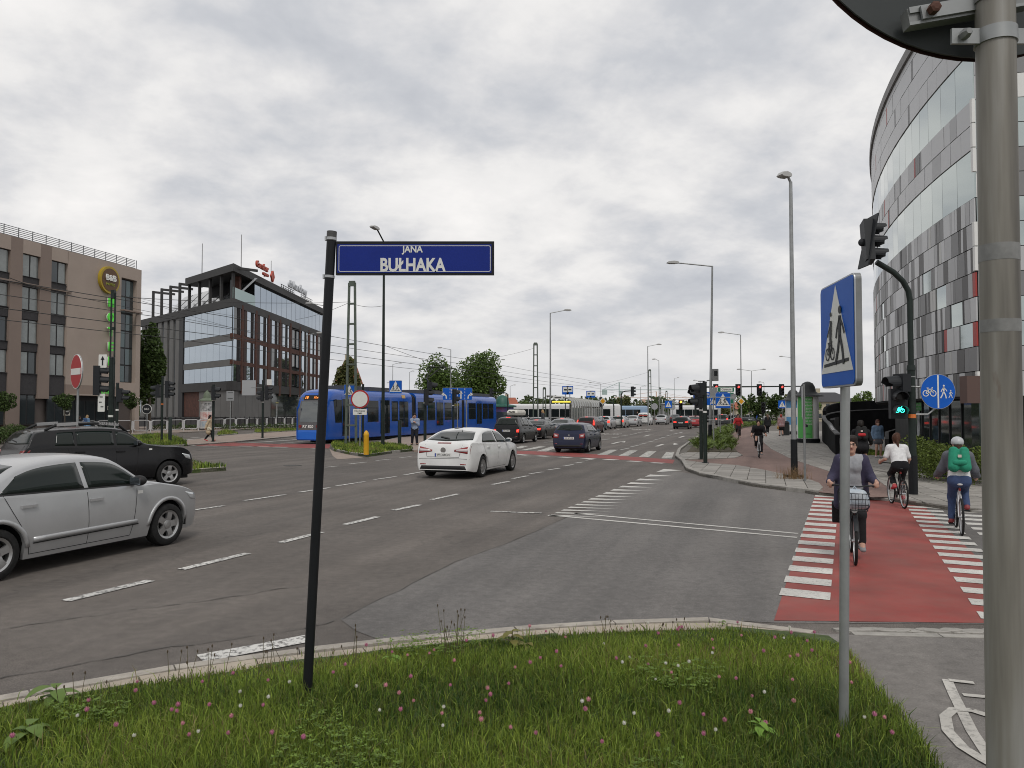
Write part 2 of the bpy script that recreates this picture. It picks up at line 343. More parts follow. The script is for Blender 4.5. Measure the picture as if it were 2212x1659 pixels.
# dashes
for a in [(140, 1299, 325, 1255), (392, 1231, 535, 1196), (606, 1173, 696, 1150), (745, 1134, 816, 1117), (850, 1103, 907, 1091)]:
    line_on('lane_dash', G(*a[:2]), G(*a[2:]), .15)
line_on('edge_dash', G(432, 1424), G(668, 1380), .22)
for a in [(415, 1103, 483, 1093), (527, 1082, 616, 1069), (645, 1064, 712, 1054), (727, 1050, 787, 1041)]: line_on('lane_dash', G(*a[:2]), G(*a[2:]), .13)
for a in [(655, 1481, 855, 1453), (920, 1440, 1090, 1410), (225, 1372, 340, 1360), (430, 1343, 590, 1325), (675, 1312, 810, 1298), (878, 1288, 985, 1276), (1050, 1266, 1095, 1260), (1165, 1659, 1400, 1608)]: line_on('lane_dash', G(*Z2(*a[:2])), G(*Z2(*a[2:])), .13)
for a in [(170, 1448, 330, 1418), (370, 1390, 520, 1362), (540, 1342, 668, 1324), (715, 1305, 835, 1287), (870, 1267, 965, 1251), (980, 1238, 1070, 1225), (1085, 1210, 1165, 1198), (1435, 1105, 1520, 1088), (1530, 1077, 1605, 1062), (1620, 1052, 1690, 1037), (1700, 1030, 1765, 1017), (1770, 1005, 1830, 995), (1830, 988, 1885, 978), (1885, 968, 1935, 958), (1945, 952, 1995, 943), (2005, 940, 2045, 930), (1240, 1008, 1325, 998), (1345, 988, 1420, 978), (1440, 970, 1505, 962), (1525, 955, 1590, 945), (1600, 938, 1650, 932), (1670, 928, 1725, 920), (1365, 915, 1420, 905), (680, 1033, 780, 1024), (1500, 900, 1640, 882)]:
    line_on('lane_dash', G(*Z3(*a[:2])), G(*Z3(*a[2:])), .14)
for q in (Q_ for Q_ in ((1310, 950), (1640, 906))):
    o = text_obj('BUS', 1.25, m_white, road, (*G(*Z3(*q)).xy, .0095), rot=(0, 0, -ROAD), ext=0, name='ground_lettering'); o.scale = (1, 3.2, 1)
# straight and turn arrows, zebra, red cycle crossing across the main road
for L, hd in (([(1785, 1072), (1850, 1050), (1960, 1048)], [(1955, 1038), (2005, 1050), (1950, 1060)]), ([(2010, 985), (2060, 969), (2170, 973)], None), ([(1350, 1046), (1420, 1028), (1470, 1024)], [(1440, 1030), (1482, 1018), (1470, 1034)]), ([(1665, 972), (1720, 958), (1760, 958)], None), ([(1920, 916), (1960, 909), (2000, 908)], None)):
    q = gp(Z3, L)
    for a, b in zip(q[:-1], q[1:]): line_on('turn_arrow', a, b, .22, m_white)
    if hd: poly_on('arrow_head', gp(Z3, hd), .0095, m_white)
poly_on('cycle_crossing', gp(Z3, [(390, 1112), (900, 1130), (1400, 1163), (1965, 1203), (1945, 1240), (1300, 1193), (800, 1163), (395, 1142)]), .004, m_red2)
poly_on('cycle_crossing', gp(Z2, [(-170, 1160), (270, 1168), (258, 1204), (-170, 1190)]) , .004, m_red2)
poly_on('cycle_crossing', gp(Z7, [(480, 955), (1000, 918), (1400, 930), (2108, 955), (2108, 990), (1400, 970)]), .005, m_red2)
for P in ([(1200, 1155), (1300, 1155), (1405, 1105), (1325, 1105)], [(1410, 1165), (1505, 1165), (1600, 1112), (1520, 1110)], [(1610, 1175), (1710, 1177), (1785, 1120), (1700, 1118)], [(1830, 1190), (1935, 1192), (1960, 1130), (1880, 1128)], [(605, 1120), (700, 1122), (830, 1077), (745, 1075)], [(440, 1110), (515, 1110), (700, 1075), (630, 1071)], [(385, 1091), (450, 1092), (527, 1068), (455, 1066)]):
    poly_on('zebra_stripe', gp(Z3, P), .008, paint('far_zebra', (.52, .51, .47), (.20, .19, .18), .42, .52, 6))
for a in [(410, 1152, 530, 1160), (610, 1165, 725, 1171), (830, 1177, 940, 1183), (1060, 1189, 1165, 1196), (1275, 1200, 1395, 1206), (1505, 1216, 1630, 1222), (1735, 1233, 1860, 1238)]:
    line_on('crossing_dash', G(*Z3(*a[:2])), G(*Z3(*a[2:])), .45, m_white)
for a in [(660, 962, 860, 964), (1130, 963, 1300, 966), (1560, 976, 1740, 979), (1360, 972, 1500, 974), (470, 957, 570, 958), (2040, 990, 2110, 992), (1230, 925, 1860, 882), (1640, 928, 1950, 905), (380, 888, 600, 873), (0, 852, 120, 850), (520, 857, 620, 853)]:
    line_on('crossing_dash', G(*Z7(*a[:2])), G(*Z7(*a[2:])), .35, m_white)
# hatch in front of the side street and its double give-way line
for k in range(15):
    t = (k / 14) ** .8; l0 = G(1434 - 244 * t, 1013.5 + 99 * t); r0 = G(1474 - 176 * t, 1016.5 + 101 * t); t2 = ((k + .52) / 14) ** .8
    l1 = G(1434 - 244 * t2, 1013.5 + 99 * t2)
    poly_on('hatch_stripe', [l0, r0, l1], .009, m_white)
line_on('give_way_line', G(1185, 1113.5), G(1722, 1162), .11, m_white); line_on('give_way_line', G(1242, 1109.5), G(1724, 1153.5), .10, m_white)
for P in ([(1060, 1105), (1130, 1108), (1170, 1109)],):
    for a, b in zip(P[:-1], P[1:]): line_on('old_marking', G(*a), G(*b), .1)
# near cycle crossing with block edges, zebra beside it
poly_on('cycle_crossing', gp(None, [(1762, 1066), (1882, 1074), (1998, 1096), (2135, 1228), (2258, 1349), (1672, 1342)]), .008, m_red)
A = G(*Z6(30, 1445)); B = G(*Z6(302, 694)); cd = (B - A).normalized(); cr = Vector((cd.y, -cd.x, 0)); CL = (B - A).length
nblk = 16
for k in range(nblk):
    p = A + cd * (CL * k / nblk); s = cd * (CL / nblk * .52)
    e = cr * .52 - cd * .035
    poly_on('crossing_block', [p, p + e, p + e + s, p + s], .013, m_white)
A2 = G(*Z6(1520, 1620)); B2 = G(*Z6(960, 772)); c2 = (B2 - A2).normalized(); L2 = (B2 - A2).length
for k in range(17):
    p = A2 + c2 * (L2 * k / 17); s = cd * (L2 / 17 * .50); e = cr * .62 - cd * .035
    poly_on('crossing_block', [p, p + e, p + e + s, p + s], .013, m_white)
A3 = G(*Z6(1560, 1190)); B3 = G(*Z6(1165, 806)); c3 = (B3 - A3).normalized(); L3 = (B3 - A3).length
for k in range(-4, 10):
    p = A3 + c3 * (L3 * k / 9.6) + cr * .30; s = cd * (L3 / 9.6 * .48); e = cr * 3.6 - cd * .1
    poly_on('zebra_stripe', [p, p + e, p + e + s, p + s], .008, m_white)

# kerbs: rows of single stones
def kerb(parent, pts, wd, z0, z1, mat, side=1, seg=1.0, name='kerb_stone', gap=.012, jit=.004):
    P = [Vector((p[0], p[1], 0)) for p in pts]; d = [0]
    for a, b in zip(P[:-1], P[1:]): d.append(d[-1] + (b - a).length)
    def at(s):
        for i in range(len(P) - 1):
            if s <= d[i + 1] + 1e-9: return P[i].lerp(P[i + 1], (s - d[i]) / max(1e-6, d[i + 1] - d[i]))
        return P[-1]
    def nrm(s):
        t = (at(min(d[-1], s + .3)) - at(max(0, s - .3))).normalized(); return Vector((-t.y, t.x, 0)) * side
    n = max(1, round(d[-1] / seg)); sg = d[-1] / n
    for i in range(n):
        s0, s1 = i * sg + gap / 2, (i + 1) * sg - gap / 2; a, b = at(s0), at(s1); na, nb = nrm(s0), nrm(s1); dz = random.uniform(-jit, jit); c = .015
        q = [(a, na), (b, nb)]; mb = MB(); V = []
        for (p, m_) in q: V += [(*p.xy, z0), (*(p).xy, z1 + dz - c), (*(p + m_ * c).xy, z1 + dz), (*(p + m_ * wd).xy, z1 + dz), (*(p + m_ * wd).xy, z0)]
        mb.add(V, [(i_, (i_ + 1) % 5, 5 + (i_ + 1) % 5, 5 + i_) if side > 0 else (i_, 5 + i_, 5 + (i_ + 1) % 5, (i_ + 1) % 5) for i_ in range(5)] + [(0, 4, 3, 2, 1), (5, 6, 7, 8, 9)]); mb.build(name, mat, parent)
# ---- the near verge: turf, kerb, gutter slabs, cycle path
KO = gp(None, [(-320, 1575), (0, 1516), (99, 1495), (205, 1478), (308, 1459), (427, 1440), (547, 1423), (653, 1411), (756, 1401), (839, 1389), (1010, 1372), (1180, 1358), (1317, 1350), (1458, 1344.5), (1516, 1342), (1601, 1351), (1697, 1362), (1760, 1372), (1822, 1392)])
verge_pts = [(p.x, p.y) for p in KO[:-3]] + [tuple(G(1697, 1374).xy), tuple(G(1790, 1384).xy), tuple(G(1830, 1412).xy), tuple(G(1868, 1470).xy), tuple(G(1925, 1545).xy), tuple(G(1990, 1620).xy), tuple(G(2035, 1690).xy), tuple(G(2120, 1900).xy), (2.2, 1.0), (2.4, -4), (-9, -4)]
def inset(p, dx, dy): return (p[0] + dx, p[1] + dy)
turf_pts = [(p.x + .06, p.y - .30) for p in KO[:-4]] + verge_pts[len(KO) - 3:]
verge = poly_on('verge', turf_pts, .045, m_turf, None, kind='structure')
kerb(verge, KO[:-1], .13, -.05, .05, m_kerb, side=-1)
kerb(verge, [(p.x + .03, p.y - .142) for p in KO[:-1]], .24, -.05, .043, M('gutter_slab', (.36, .31, .25), .92, vary=.15, vscale=4, bump=.4), side=-1, name='edge_slab', seg=.9)
path_pts = [tuple(G(1690, 1372).xy), tuple(G(1845, 1378).xy), tuple(G(2420, 1385).xy), (9.0, 3.0), (9, -4), (1.2, -4), (1.2, 2.0), (1.3, 4)]
path = poly_on('cycle_path', path_pts, .028, m_path, None, kind='structure')
kerb(path, gp(None, [(1835, 1371), (2000, 1375), (2212, 1380), (2420, 1388)]), .12, -.05, .034, m_kerb2, side=-1, seg=.9)
for k in range(26):   # broken old stone setts in front of the dropped kerb
    p = G(1830 + k * 22 + random.uniform(-5, 5), 1364 + random.uniform(-2, 2) + k * .22); mb = MB()
    mb.prism([(random.uniform(.10, .14) * math.cos(a), random.uniform(.045, .07) * math.sin(a)) for a in [j * math.pi / 3.5 for j in range(7)]], 0, random.uniform(.012, .026)); mb.build('sett', m_kerb2, path, loc=(p.x, p.y, 0), rz=random.uniform(-.4, .2))
# painted bicycle on the near path
def G2(u, v): return G(u, v, .033)
for P, wd in (([(2046, 1468), (2060, 1500), (2080, 1540), (2100, 1580), (2140, 1640)], .07), ([(2050, 1470), (2104, 1476)], .06), ([(2080, 1501), (2135, 1506), (2190, 1510)], .06), ([(2100, 1535), (2060, 1533), (2042, 1548), (2048, 1580), (2080, 1615), (2120, 1640), (2170, 1668), (2230, 1680)], .07), ([(2100, 1535), (2140, 1548), (2190, 1580), (2230, 1640), (2230, 1680)], .07)):
    q = [G2(*p) for p in P]; V = []; zq = .033 + .0012 * wd * 100 * random.random()
    for i in range(len(q)):
        t_ = (q[min(i + 1, len(q) - 1)] - q[max(0, i - 1)]).normalized(); n_ = Vector((-t_.y, t_.x, 0)) * wd / 2; V += [(*(q[i] - n_).xy, zq), (*(q[i] + n_).xy, zq)]
    MB().add(V, [(2 * i, 2 * i + 1, 2 * i + 3, 2 * i + 2)[::-1] for i in range(len(q) - 1)]).build('cycle_symbol', paint('symbol_paint', (.50, .48, .44), (.26, .25, .23), .36, .5, 22), path)
# ---- the corner pavement on the right
cp = .10
PA = gp(Z4, [(205, 1350), (260, 1440), (420, 1500), (700, 1550), (1000, 1610), (1330, 1650)], cp) + gp(None, [(1735, 1056), (1768, 1060), (1778, 1052), (1768, 1042), (1743, 1034)], cp) + gp(Z4, [(1350, 1510), (1080, 1455), (820, 1410), (480, 1385)], cp)
PATHL = [(1100, 975), (950, 990), (870, 1010), (790, 1050), (760, 1090), (742, 1150), (800, 1240), (895, 1300), (800, 1332), (480, 1345)]
PATHR = [(1850, 1480), (1560, 1385), (1400, 1330), (1200, 1230), (1120, 1160), (1095, 1100), (1100, 1030), (1180, 985)]
RB = gp(Z6, [(640, 545), (760, 590), (822, 635), (838, 712)], cp)
PBK = gp(Z4, PATHL, cp) + gp(Z4, [(205, 1350), (480, 1385), (820, 1410), (1080, 1455), (1350, 1510)], cp) + gp(None, [(1743, 1034), (1768, 1042), (1778, 1052), (1768, 1062), (1882, 1073)], cp)[:5] + RB[::-1] + gp(Z4, PATHR, cp)
KF = gp(Z6, [(838, 712), (1000, 742), (1250, 775), (1570, 806)], cp) + gp(None, [(2330, 1122)], cp)
PB = gp(Z4, PATHR[::-1], cp) + RB + KF + [Vector((26, 17, cp)), Vector((40, 60, cp)), Vector((40, 95, cp)), G(*Z4(1330, 985), cp)]
PBASE = gp(Z4, [(205, 1350), (260, 1440), (420, 1500), (700, 1550), (1000, 1610), (1330, 1650)], cp) + gp(None, [(1735, 1056), (1768, 1062)], cp) + KF + [Vector((26, 17, cp)), Vector((40, 60, cp)), Vector((44, 150, cp)), G(1545, 912, cp), G(1520, 930, cp), G(1500, 948, cp), G(1476, 968, cp)] + gp(Z4, [(140, 1300)], cp)
mb = MB(); mb.prism([(p.x, p.y) for p in PBASE], -.1, .07); pave = mb.build('pavement', m_joint, kind='structure')
poly_on('cycle_path', [(p.x, p.y) for p in PBK], .088, m_bike, None, kind='structure')
def clip(poly, x0, x1, y0, y1):
    for ax, lim, sg in ((0, x0, 1), (0, x1, -1), (1, y0, 1), (1, y1, -1)):
        o = []
        for i in range(len(poly)):
            a, b = poly[i - 1], poly[i]; da, db = (a[ax] - lim) * sg, (b[ax] - lim) * sg
            if (da >= 0) != (db >= 0): t = da / (da - db); o.append((a[0] + (b[0] - a[0]) * t, a[1] + (b[1] - a[1]) * t))
            if db >= 0: o.append(b)
        poly = o
        if len(poly) < 3: return []
    return poly
tiles = []
def lay(poly, ang, tx, ty, mats):
    c, s = math.cos(ang), math.sin(ang); Q = [(p[0] * c + p[1] * s, -p[0] * s + p[1] * c) for p in poly]
    xs = [q[0] for q in Q]; ys = [q[1] for q in Q]
    j = math.floor(min(ys) / ty)
    while j * ty < max(ys):
        off = (j % 2) * tx / 2; i = math.floor(min(xs) / tx) - 1
        while i * tx + off < max(xs):
            P = clip(Q, i * tx + off + .009, (i + 1) * tx + off - .009, j * ty + .009, (j + 1) * ty - .009)
            if P:
                ar = abs(sum(P[k][0] * P[k - 1][1] - P[k - 1][0] * P[k][1] for k in range(len(P)))) / 2
                if ar > .012:
                    W = [(x * c - y * s, x * s + y * c) for x, y in P]; cx = sum(p[0] for p in W) / len(W); cy = sum(p[1] for p in W) / len(W)
                    if cy < 75: tiles.append((math.hypot(cx, cy), W, cx, cy))
            i += 1
        j += 1
lay([(p.x, p.y) for p in PA], HEAD, .5, .5, m_slabs)
lay([(p.x, p.y) for p in PB if True], HEAD + .1, .5, .5, m_slabs)
PC = gp(Z4, [(140, 1300), (205, 1345), (480, 1340), (800, 1328), (890, 1300), (830, 1268), (270, 1268)], cp)
lay([(p.x, p.y) for p in PC], HEAD, .5, .5, m_slabs)
def vis(t): u = CX + F * t[2] / max(1, t[3]); return 1440 < u < 2150
tiles.sort(key=lambda t: (not vis(t), t[0]))
for k, (d_, W, cx, cy) in enumerate(tiles[:300]):
    mb = MB(); dz = random.uniform(-.003, .004); mb.prism([(x - cx, y - cy) for x, y in W], 0, .03 + dz); mb.build('paving_slab', random.choice(m_slabs), pave, loc=(cx, cy, .07))
mb = MB()
for (d_, W, cx, cy) in tiles[300:]: mb.prism(W, .07, .10 + random.uniform(-.002, .002), mi=random.randrange(4))
mb.build('paving_field', m_slabs, pave, kind='stuff')
kerb(pave, PA[:8], .15, -.05, .115, m_kerb2, side=1)
kerb(pave, [PA[7]] + KF, .12, -.05, .07, m_kerb2, side=1)
kerb(pave, gp(Z4, [(205, 1350), (140, 1300), (170, 1230), (270, 1160), (430, 1060)], cp), .15, -.05, .115, m_kerb2, side=-1)
kerb(pave, gp(Z4, PATHR, .1), .07, .06, .105, m_slab, side=-1, name='edging')
kerb(pave, gp(Z6, [(640, 505), (1040, 572), (1560, 642)], cp), .12, .05, .108, M('drain_dark', (.11, .10, .09), .9), side=1, name='drain_channel')
BED = gp(Z4, [(270, 1268), (830, 1268), (745, 1160), (735, 1110), (800, 1035), (900, 1000), (1000, 985), (1240, 975), (1250, 950), (900, 965), (700, 1010), (500, 1100), (340, 1200)], .1)
mb = MB(); mb.prism([(p.x, p.y) for p in BED], .03, .12); mb.build('planting_bed', m_soil, kind='structure')
# ---- islands on the tram side
def island(name, pts, z, mat, km, seg=1.0, kw=.14):
    mb = MB(); mb.prism([(p[0], p[1]) for p in pts], -.05, z); o = mb.build(name, mat, kind='structure'); a = sum(pts[i - 1][0] * pts[i][1] - pts[i][0] * pts[i - 1][1] for i in range(len(pts)))
    c = [sum(p[k] for p in pts) / len(pts) for k in (0, 1)]
    kerb(o, list(pts) + [pts[0]], kw, -.05, z + .012, km, side=1 if a > 0 else -1, seg=seg); return o
ISL = [p.xy for p in gp(Z2, [(272, 1192), (300, 1226), (420, 1256), (600, 1278), (850, 1242), (1005, 1226), (930, 1200), (700, 1176), (300, 1174)], 0)]
isl = island('grass_island', ISL, .11, m_turf, m_kerb2)
REF = [p.xy for p in gp(Z2, [(600, 1168), (930, 1199), (1010, 1226), (1095, 1225), (1240, 1170), (1500, 1110), (1900, 1020), (2100, 965), (1990, 930), (1705, 1012), (1300, 1055), (900, 1105)], .05)]
ref = island('tram_platform', REF, .10, m_paver, m_kerb2)
poly_on('sett_apron', gp(Z2, [(258, 1204), (300, 1230), (560, 1285), (330, 1300), (290, 1270)]), .006, m_paver)
MED = [(-9.75, 26.3), (-10.8, 24.7), (-13, 24.0), (-22, 25.0), (-22, 29.5), (-13.8, 31.2), (-11.6, 28.6)]
med = island('grass_median', MED, .12, m_turf, m_kerb)
WLK = [p.xy for p in gp(Z7, [(330, 905), (480, 950), (1000, 915), (1900, 832), (1900, 770), (1100, 818), (840, 842), (620, 875)], .05)]
wlk = island('tram_refuge', WLK, .08, m_paver, m_kerb2)
WFAR = [p.xy for p in gp(Z7, [(-600, 830), (200, 800), (1000, 765), (1900, 712), (2300, 690), (2300, 655), (1000, 690), (0, 720), (-600, 740)], .05)]
island('far_pavement', WFAR, .10, m_paver, m_kerb2, seg=3)
GI1 = [p.xy for p in gp(Z7, [(-600, 985), (100, 975), (470, 950), (400, 905), (250, 855), (100, 842), (-600, 880)], .05)]
gi1 = island('grass_island', GI1, .10, m_turf, m_kerb2)
GI2 = [p.xy for p in gp(Z7, [(835, 842), (1115, 815), (1000, 785), (960, 775), (900, 795)], .05)]
GI3 = [p.xy for p in gp(Z7, [(1320, 805), (1920, 772), (1910, 752), (1600, 765), (1330, 770)], .05)]
gi2 = island('grass_island', GI2, .14, m_turf, m_kerb2); gi3 = island('grass_island', GI3, .14, m_turf, m_kerb2)
# tram rails, a dark manhole cover
for o_ in (0, 1.44, 3.4, 4.84):
    b0 = Vector((-13.9, 46.5, 0)) - RN * o_; line_on('tram_rail', b0 - RD * 14, b0 + RD * 70, .07, M('rail_steel', (.09, .085, .08), .4, metal=.6), z=.012)
    line_on('tram_rail', b0 - RD * 14 + RN * .1, b0 + RD * 70 + RN * .1, .05, M('rail_groove', (.03, .03, .03), .8), z=.011)
mb = MB(); mb.lathe([(.33, 0), (.33, .012), (.26, .014)], n=20); p = G(632, 1006); mb.build('manhole_cover', M('cast_iron', (.06, .055, .05), .7, metal=.4), road, loc=(p.x, p.y, 0))
# ------------------------------------------------------------------ buildings
m_glass = M('window_glass', (.045, .055, .06), .06, spec=.9, metal=.35)
m_glassb = M('mirror_glass', (.40, .46, .52), .04, spec=1, metal=.92)
m_frame = M('dark_frame', (.03, .03, .032), .5)
def frame_of(O, e):
    """empty-space frame: +X runs along e, +Y points INTO the building, +Z up"""
    e = Vector((e[0], e[1], 0)).normalized(); return Vector((O[0], O[1], 0)), math.atan2(e.y, e.x)
# ---- hotel: facade seen from the right, local x from far corner (0) towards the camera is -x
co = AT(306, 585, 71); ca = AT(0, 503, 56); e = (co - ca); O, rz = frame_of(co.xy, (e.x, e.y))
# local x along e (away from camera) -> corner at 0, near end negative; outside is local -y
m_hw = M('hotel_render', (.35, .288, .245), .9, vary=.06, vscale=.5, bump=.1); m_hw2 = M('hotel_render_brown', (.225, .175, .148), .9, vary=.05, vscale=.5)
m_spand = M('hotel_spandrel', (.05, .048, .05), .7, vary=.15); m_curt = M('curtain_grey', (.22, .23, .22), .5, vary=.15, vscale=2)
hotel = thing('hotel_building', 'beige rendered hotel with dark spandrels and a round yellow logo sign', 'building', O, rz)
HL, HH, HD = 34, 15.1, 15
bays = [(-10.5 - 2.75 * k, -8.85 - 2.75 * k) for k in range(9)]
def wallbox(x0, x1, z0, z1, y0=0., y1=.5, mat=m_hw, name='wall_panel', p=hotel): return MB().box(((x0 + x1) / 2, (y0 + y1) / 2, (z0 + z1) / 2), (x1 - x0, y1 - y0, z1 - z0)).build(name, mat, p)
MB().box((-HL / 2, HD / 2 + .45, HH / 2 - .05), (HL - .1, HD - .1, HH - .15)).build('wall_core', M('hotel_core', (.12, .10, .09), .9), hotel)
wallbox(-8.8, -2.62, 4.2, HH); wallbox(-2.62, -.6, 14.0, HH); wallbox(-.6, 0, 0, HH); wallbox(-2.62, -.6, 3.4, 4.6)
wallbox(-8.8, -2.62, 3.4, 4.2, mat=m_hw2)
prev = -8.8
for i, (b0, b1) in enumerate(bays):
    if i: wallbox(b1 + .002, prev - .002, 3.0 if i % 2 else 0, HH, mat=m_hw2 if i < 7 else m_hw, name='pier')
    prev = b0
    wallbox(b0, b1, 14.05, HH, name='wall_panel')
    for f, (z0, z1) in enumerate(((12.3, 14.05), (9.75, 11.55), (7.2, 9.05), (4.85, 6.6), (1.0, 3.3))):
        wn = wallbox(b0 + .02, b1 - .02, z0, z1, .22, .30, m_frame, 'window')
        hw = (b1 - b0) / 2
        for s in (0, 1):
            MB().box((b0 + hw * (s + .5), .205, (z0 + z1) / 2), (hw - .14, .02, z1 - z0 - .14)).build('pane', m_glass if f == 4 or (i + f + s) % 5 == 0 else M('glazed_curtain', (.20, .22, .215), .12, spec=.8, vary=.12, vscale=3), wn)
        MB().box(((b0 + b1) / 2, .12, z0 + .02), (b1 - b0 - .06, .16, .04)).build('sill', m_frame, wn)
        zt = (14.05, 12.3, 9.75, 7.2, 4.85)[f]
        if f: wallbox(b0, b1, (11.55, 9.05, 6.6, 3.3)[f - 1] + .003, zt - .003, .12, .4, m_spand, 'spandrel')
wallbox(-HL, -8.5, 11.68, 11.80, -.12, .002, m_hw2, 'string_course'); wallbox(-2.7, -.3, 11.0, 11.12, -.4, .002, m_hw2, 'string_course')
slot = MB().box((-1.6, .55, 9.3), (1.98, .3, 9.3)).build('corner_glazing', m_frame, hotel)
for z in range(6):
    for s in (0, 1): MB().box((-2.1 + s, .38, 5.4 + z * 1.55), (.9, .03, 1.42)).build('pane', m_glass if (z + s) % 2 else M('slot_glass', (.10, .13, .135), .08, metal=.5), slot)
# entrance and ground floor
ent = wallbox(-8.8, -2.7, 0, 3.4, .3, .45, m_frame, 'entrance')
for k in range(5): MB().box((-8.2 + k * 1.2, .285, 1.5), (1.05, .02, 2.7)).build('pane', m_glass, ent)
wallbox(-9.1, -2.4, 3.3, 3.42, -1.3, .1, m_hw, 'canopy')
rl = MB(); rl.box((-HL / 2 - .4, .08, HH + .03), (HL - .8, .1, .06)); railing = rl.build('roof_railing', M('zinc', (.16, .165, .17), .5, metal=.5), hotel)
for z in (.18, .32, .46, .60, .74): MB().box((-HL / 2 - .4, .08, HH + z), (HL - .8, .035, .045)).build('rail', MATS['zinc'], railing)
for k in range(26): MB().box((-.6 - k * 1.3, .1, HH + .4), (.05, .04, .8)).build('post', MATS['zinc'], railing)
# logo, letters
lg = MB().lathe([(1.18, 0), (1.18, -.28)], (-4.35, 0, 13.45), 36, axis='Y').build('logo_sign', M('logo_yellow', (.38, .27, .02), .5), hotel, smooth=40)
MB().lathe([(1.0, -.285), (1.0, -.31)], (-4.35, 0, 13.45), 36, axis='Y').build('logo_face', M('logo_brown', (.10, .045, .015), .5), lg)
m_lw = M('letter_white', (.75, .75, .72), .5); m_lgn = M('letter_green', (.08, .45, .05), .5, emit=(.08, .6, .05), es=.25)
text_obj('B&B', .72, m_lw, lg, (-4.35, -.36, 13.6), ext=.04, bold=.018); text_obj('HOTELS', .30, M('letter_olive', (.35, .40, .04), .5), lg, (-4.35, -.33, 13.05), ext=.01)
for k, ch in enumerate('HOTEL'):
    text_obj(ch, 1.05, m_lgn, hotel, (-4.2, -.32, 11.45 - k * 1.28), ext=.07, bold=.03, name='letter'); text_obj(ch, 1.05, m_lw, hotel, (-4.14, -.18, 11.45 - k * 1.28), ext=.06, bold=.03, name='letter_back')
text_obj('HOTEL', .5, m_lgn, hotel, (-6.0, -1.34, 3.62), ext=.03, name='canopy_letters')
for (x, z, s) in ((-8.35, 2.0, .55), (-3.6, 2.3, .3)):
    sg = MB().box((x, .26, z), (s * 1.2, .02, s * 1.2)).build('logo_board', M('sign_cream', (.6, .58, .5), .6), hotel); MB().lathe([(s * .5, 0), (s * .5, -.01)], (x, .245, z), 24, axis='Y').build('logo_disc', M('logo_black', (.02, .02, .02), .5), sg); text_obj('B&B', s * .34, m_lw, sg, (x, .228, z), ext=.002)

# ---- office block with mirror glass
oc = AT(504, 573, 84); ob = AT(700, 667, 122); e1 = (ob - oc).xy.normalized(); ol = AT(*Z1(1250, 440), 93); e2 = (ol - oc).xy.normalized()
m_oc = M('office_dark_cladding', (.05, .049, .049), .6, vary=.12, vscale=.6); m_oc2 = M('office_grey_cladding', (.13, .128, .124), .65, vary=.1, vscale=.8); m_corten = M('office_rust', (.075, .028, .018), .8, vary=.35, vscale=3)
m_lace = M('office_lace', (.09, .05, .042), .8, col2=(.012, .010, .011), vscale=14)
office = thing('office_building', 'dark glass office block with rust coloured vertical strips and roof signs', 'building', (oc.x, oc.y, 0), 0)
fr, ra = Vector((0, 0, 0)), math.atan2(e1.y, e1.x); rl_ = math.atan2(e2.y, e2.x)
# right face: x along e1, y into building = +left => outward is right of e1
def onR(mb, name, mat, p=office): return mb.build(name, mat, p, rz=ra) if p is office else mb.build(name, mat, p)
def bR(x0, x1, z0, z1, y0, y1, name, mat, p=office):
    mb = MB().box(((x0 + x1) / 2, (y0 + y1) / 2, (z0 + z1) / 2), (x1 - x0, y1 - y0, z1 - z0)); return onR(mb, name, mat, p)
nR = Vector((-e1.y, e1.x)); nL = Vector((e2.y, -e2.x)); bis = (e1 + e2).normalized()
def wedge(o, x1, x2, z0, z1, name, mat):
    k = o / math.sin(math.acos(max(-1, min(1, e1.dot(e2)))) / 2)
    P = [bis * k, e1 * x1 + nR * o, e1 * x1 + nR * 12, e2 * x2 + nL * 9, e2 * x2 + nL * o]; MB().prism([(p.x, p.y) for p in P], z0, z1).build(name, mat, office)
wedge(.4, 38, 29.5, 0, 14.0, 'core', M('office_core', (.02, .02, .022), .8)); wedge(2.6, 38, 11.8, 14.0, 17.3, 'core', MATS['office_core']); bR(7, 38, 14.4, 17.3, .35, 4, 'core', MATS['office_core']); wedge(-.35, 38.4, 12.6, 17.3, 18.12, 'roof_slab', m_oc)
wedge(-.06, 38, 29.3, 13.55, 14.45, 'terrace_slab', m_oc); bR(0, 38, 4.3, 5.3, -.05, .6, 'lower_band', m_oc)
bR(0, 38, 0, 1.2, .0, .5, 'plinth', m_oc)
for k in range(6): bR(.1 + k * 2.2, 2.24 + k * 2.2, 1.25, 4.28, .12, .25, 'cladding_panel', m_oc2)
for k in range(10): bR(13.6 + k * 2.4, 15.9 + k * 2.4, 1.3, 4.28, .15, .25, 'shop_window', m_glass)
for k in range(15): bR(7.0 + k * 2.05, 8.95 + k * 2.05, 14.5, 17.28, .1, .2, 'glass_panel', m_glassb)
bR(3.5, 4.4, 14.45, 17.3, .9, 1.7, 'corner_room', m_glass); bR(2.6, 3.2, 13.2, 17.3, .3, .8, 'rust_column', m_corten)
bR(.1, 7, 14.45, 15.7, .02, .06, 'glass_balustrade', M('balustrade_glass', (.32, .42, .40), .06, metal=.6))
for f, (z0, z1) in enumerate(((10.6, 13.55), (7.5, 10.0), (5.3, 7.2))):
    x = .15; k = 0
    while x < 36:
        if 20.5 < x < 26: x = 26.2; continue
        onR(MB().box((x + .55, .06, (z0 + z1) / 2), (1.1, .1, z1 - z0)), 'glass_panel', m_glassb if (k + f) % 7 else m_glass)
        onR(MB().box((x + 1.6, .04, (z0 + z1) / 2 + .02), (.8, .1, z1 - z0 - .05)), 'lace_panel', m_lace if k % 2 else M('office_lace_black', (.035, .03, .03), .8, col2=(.008, .008, .009), vscale=14)); x += 2.15; k += 1
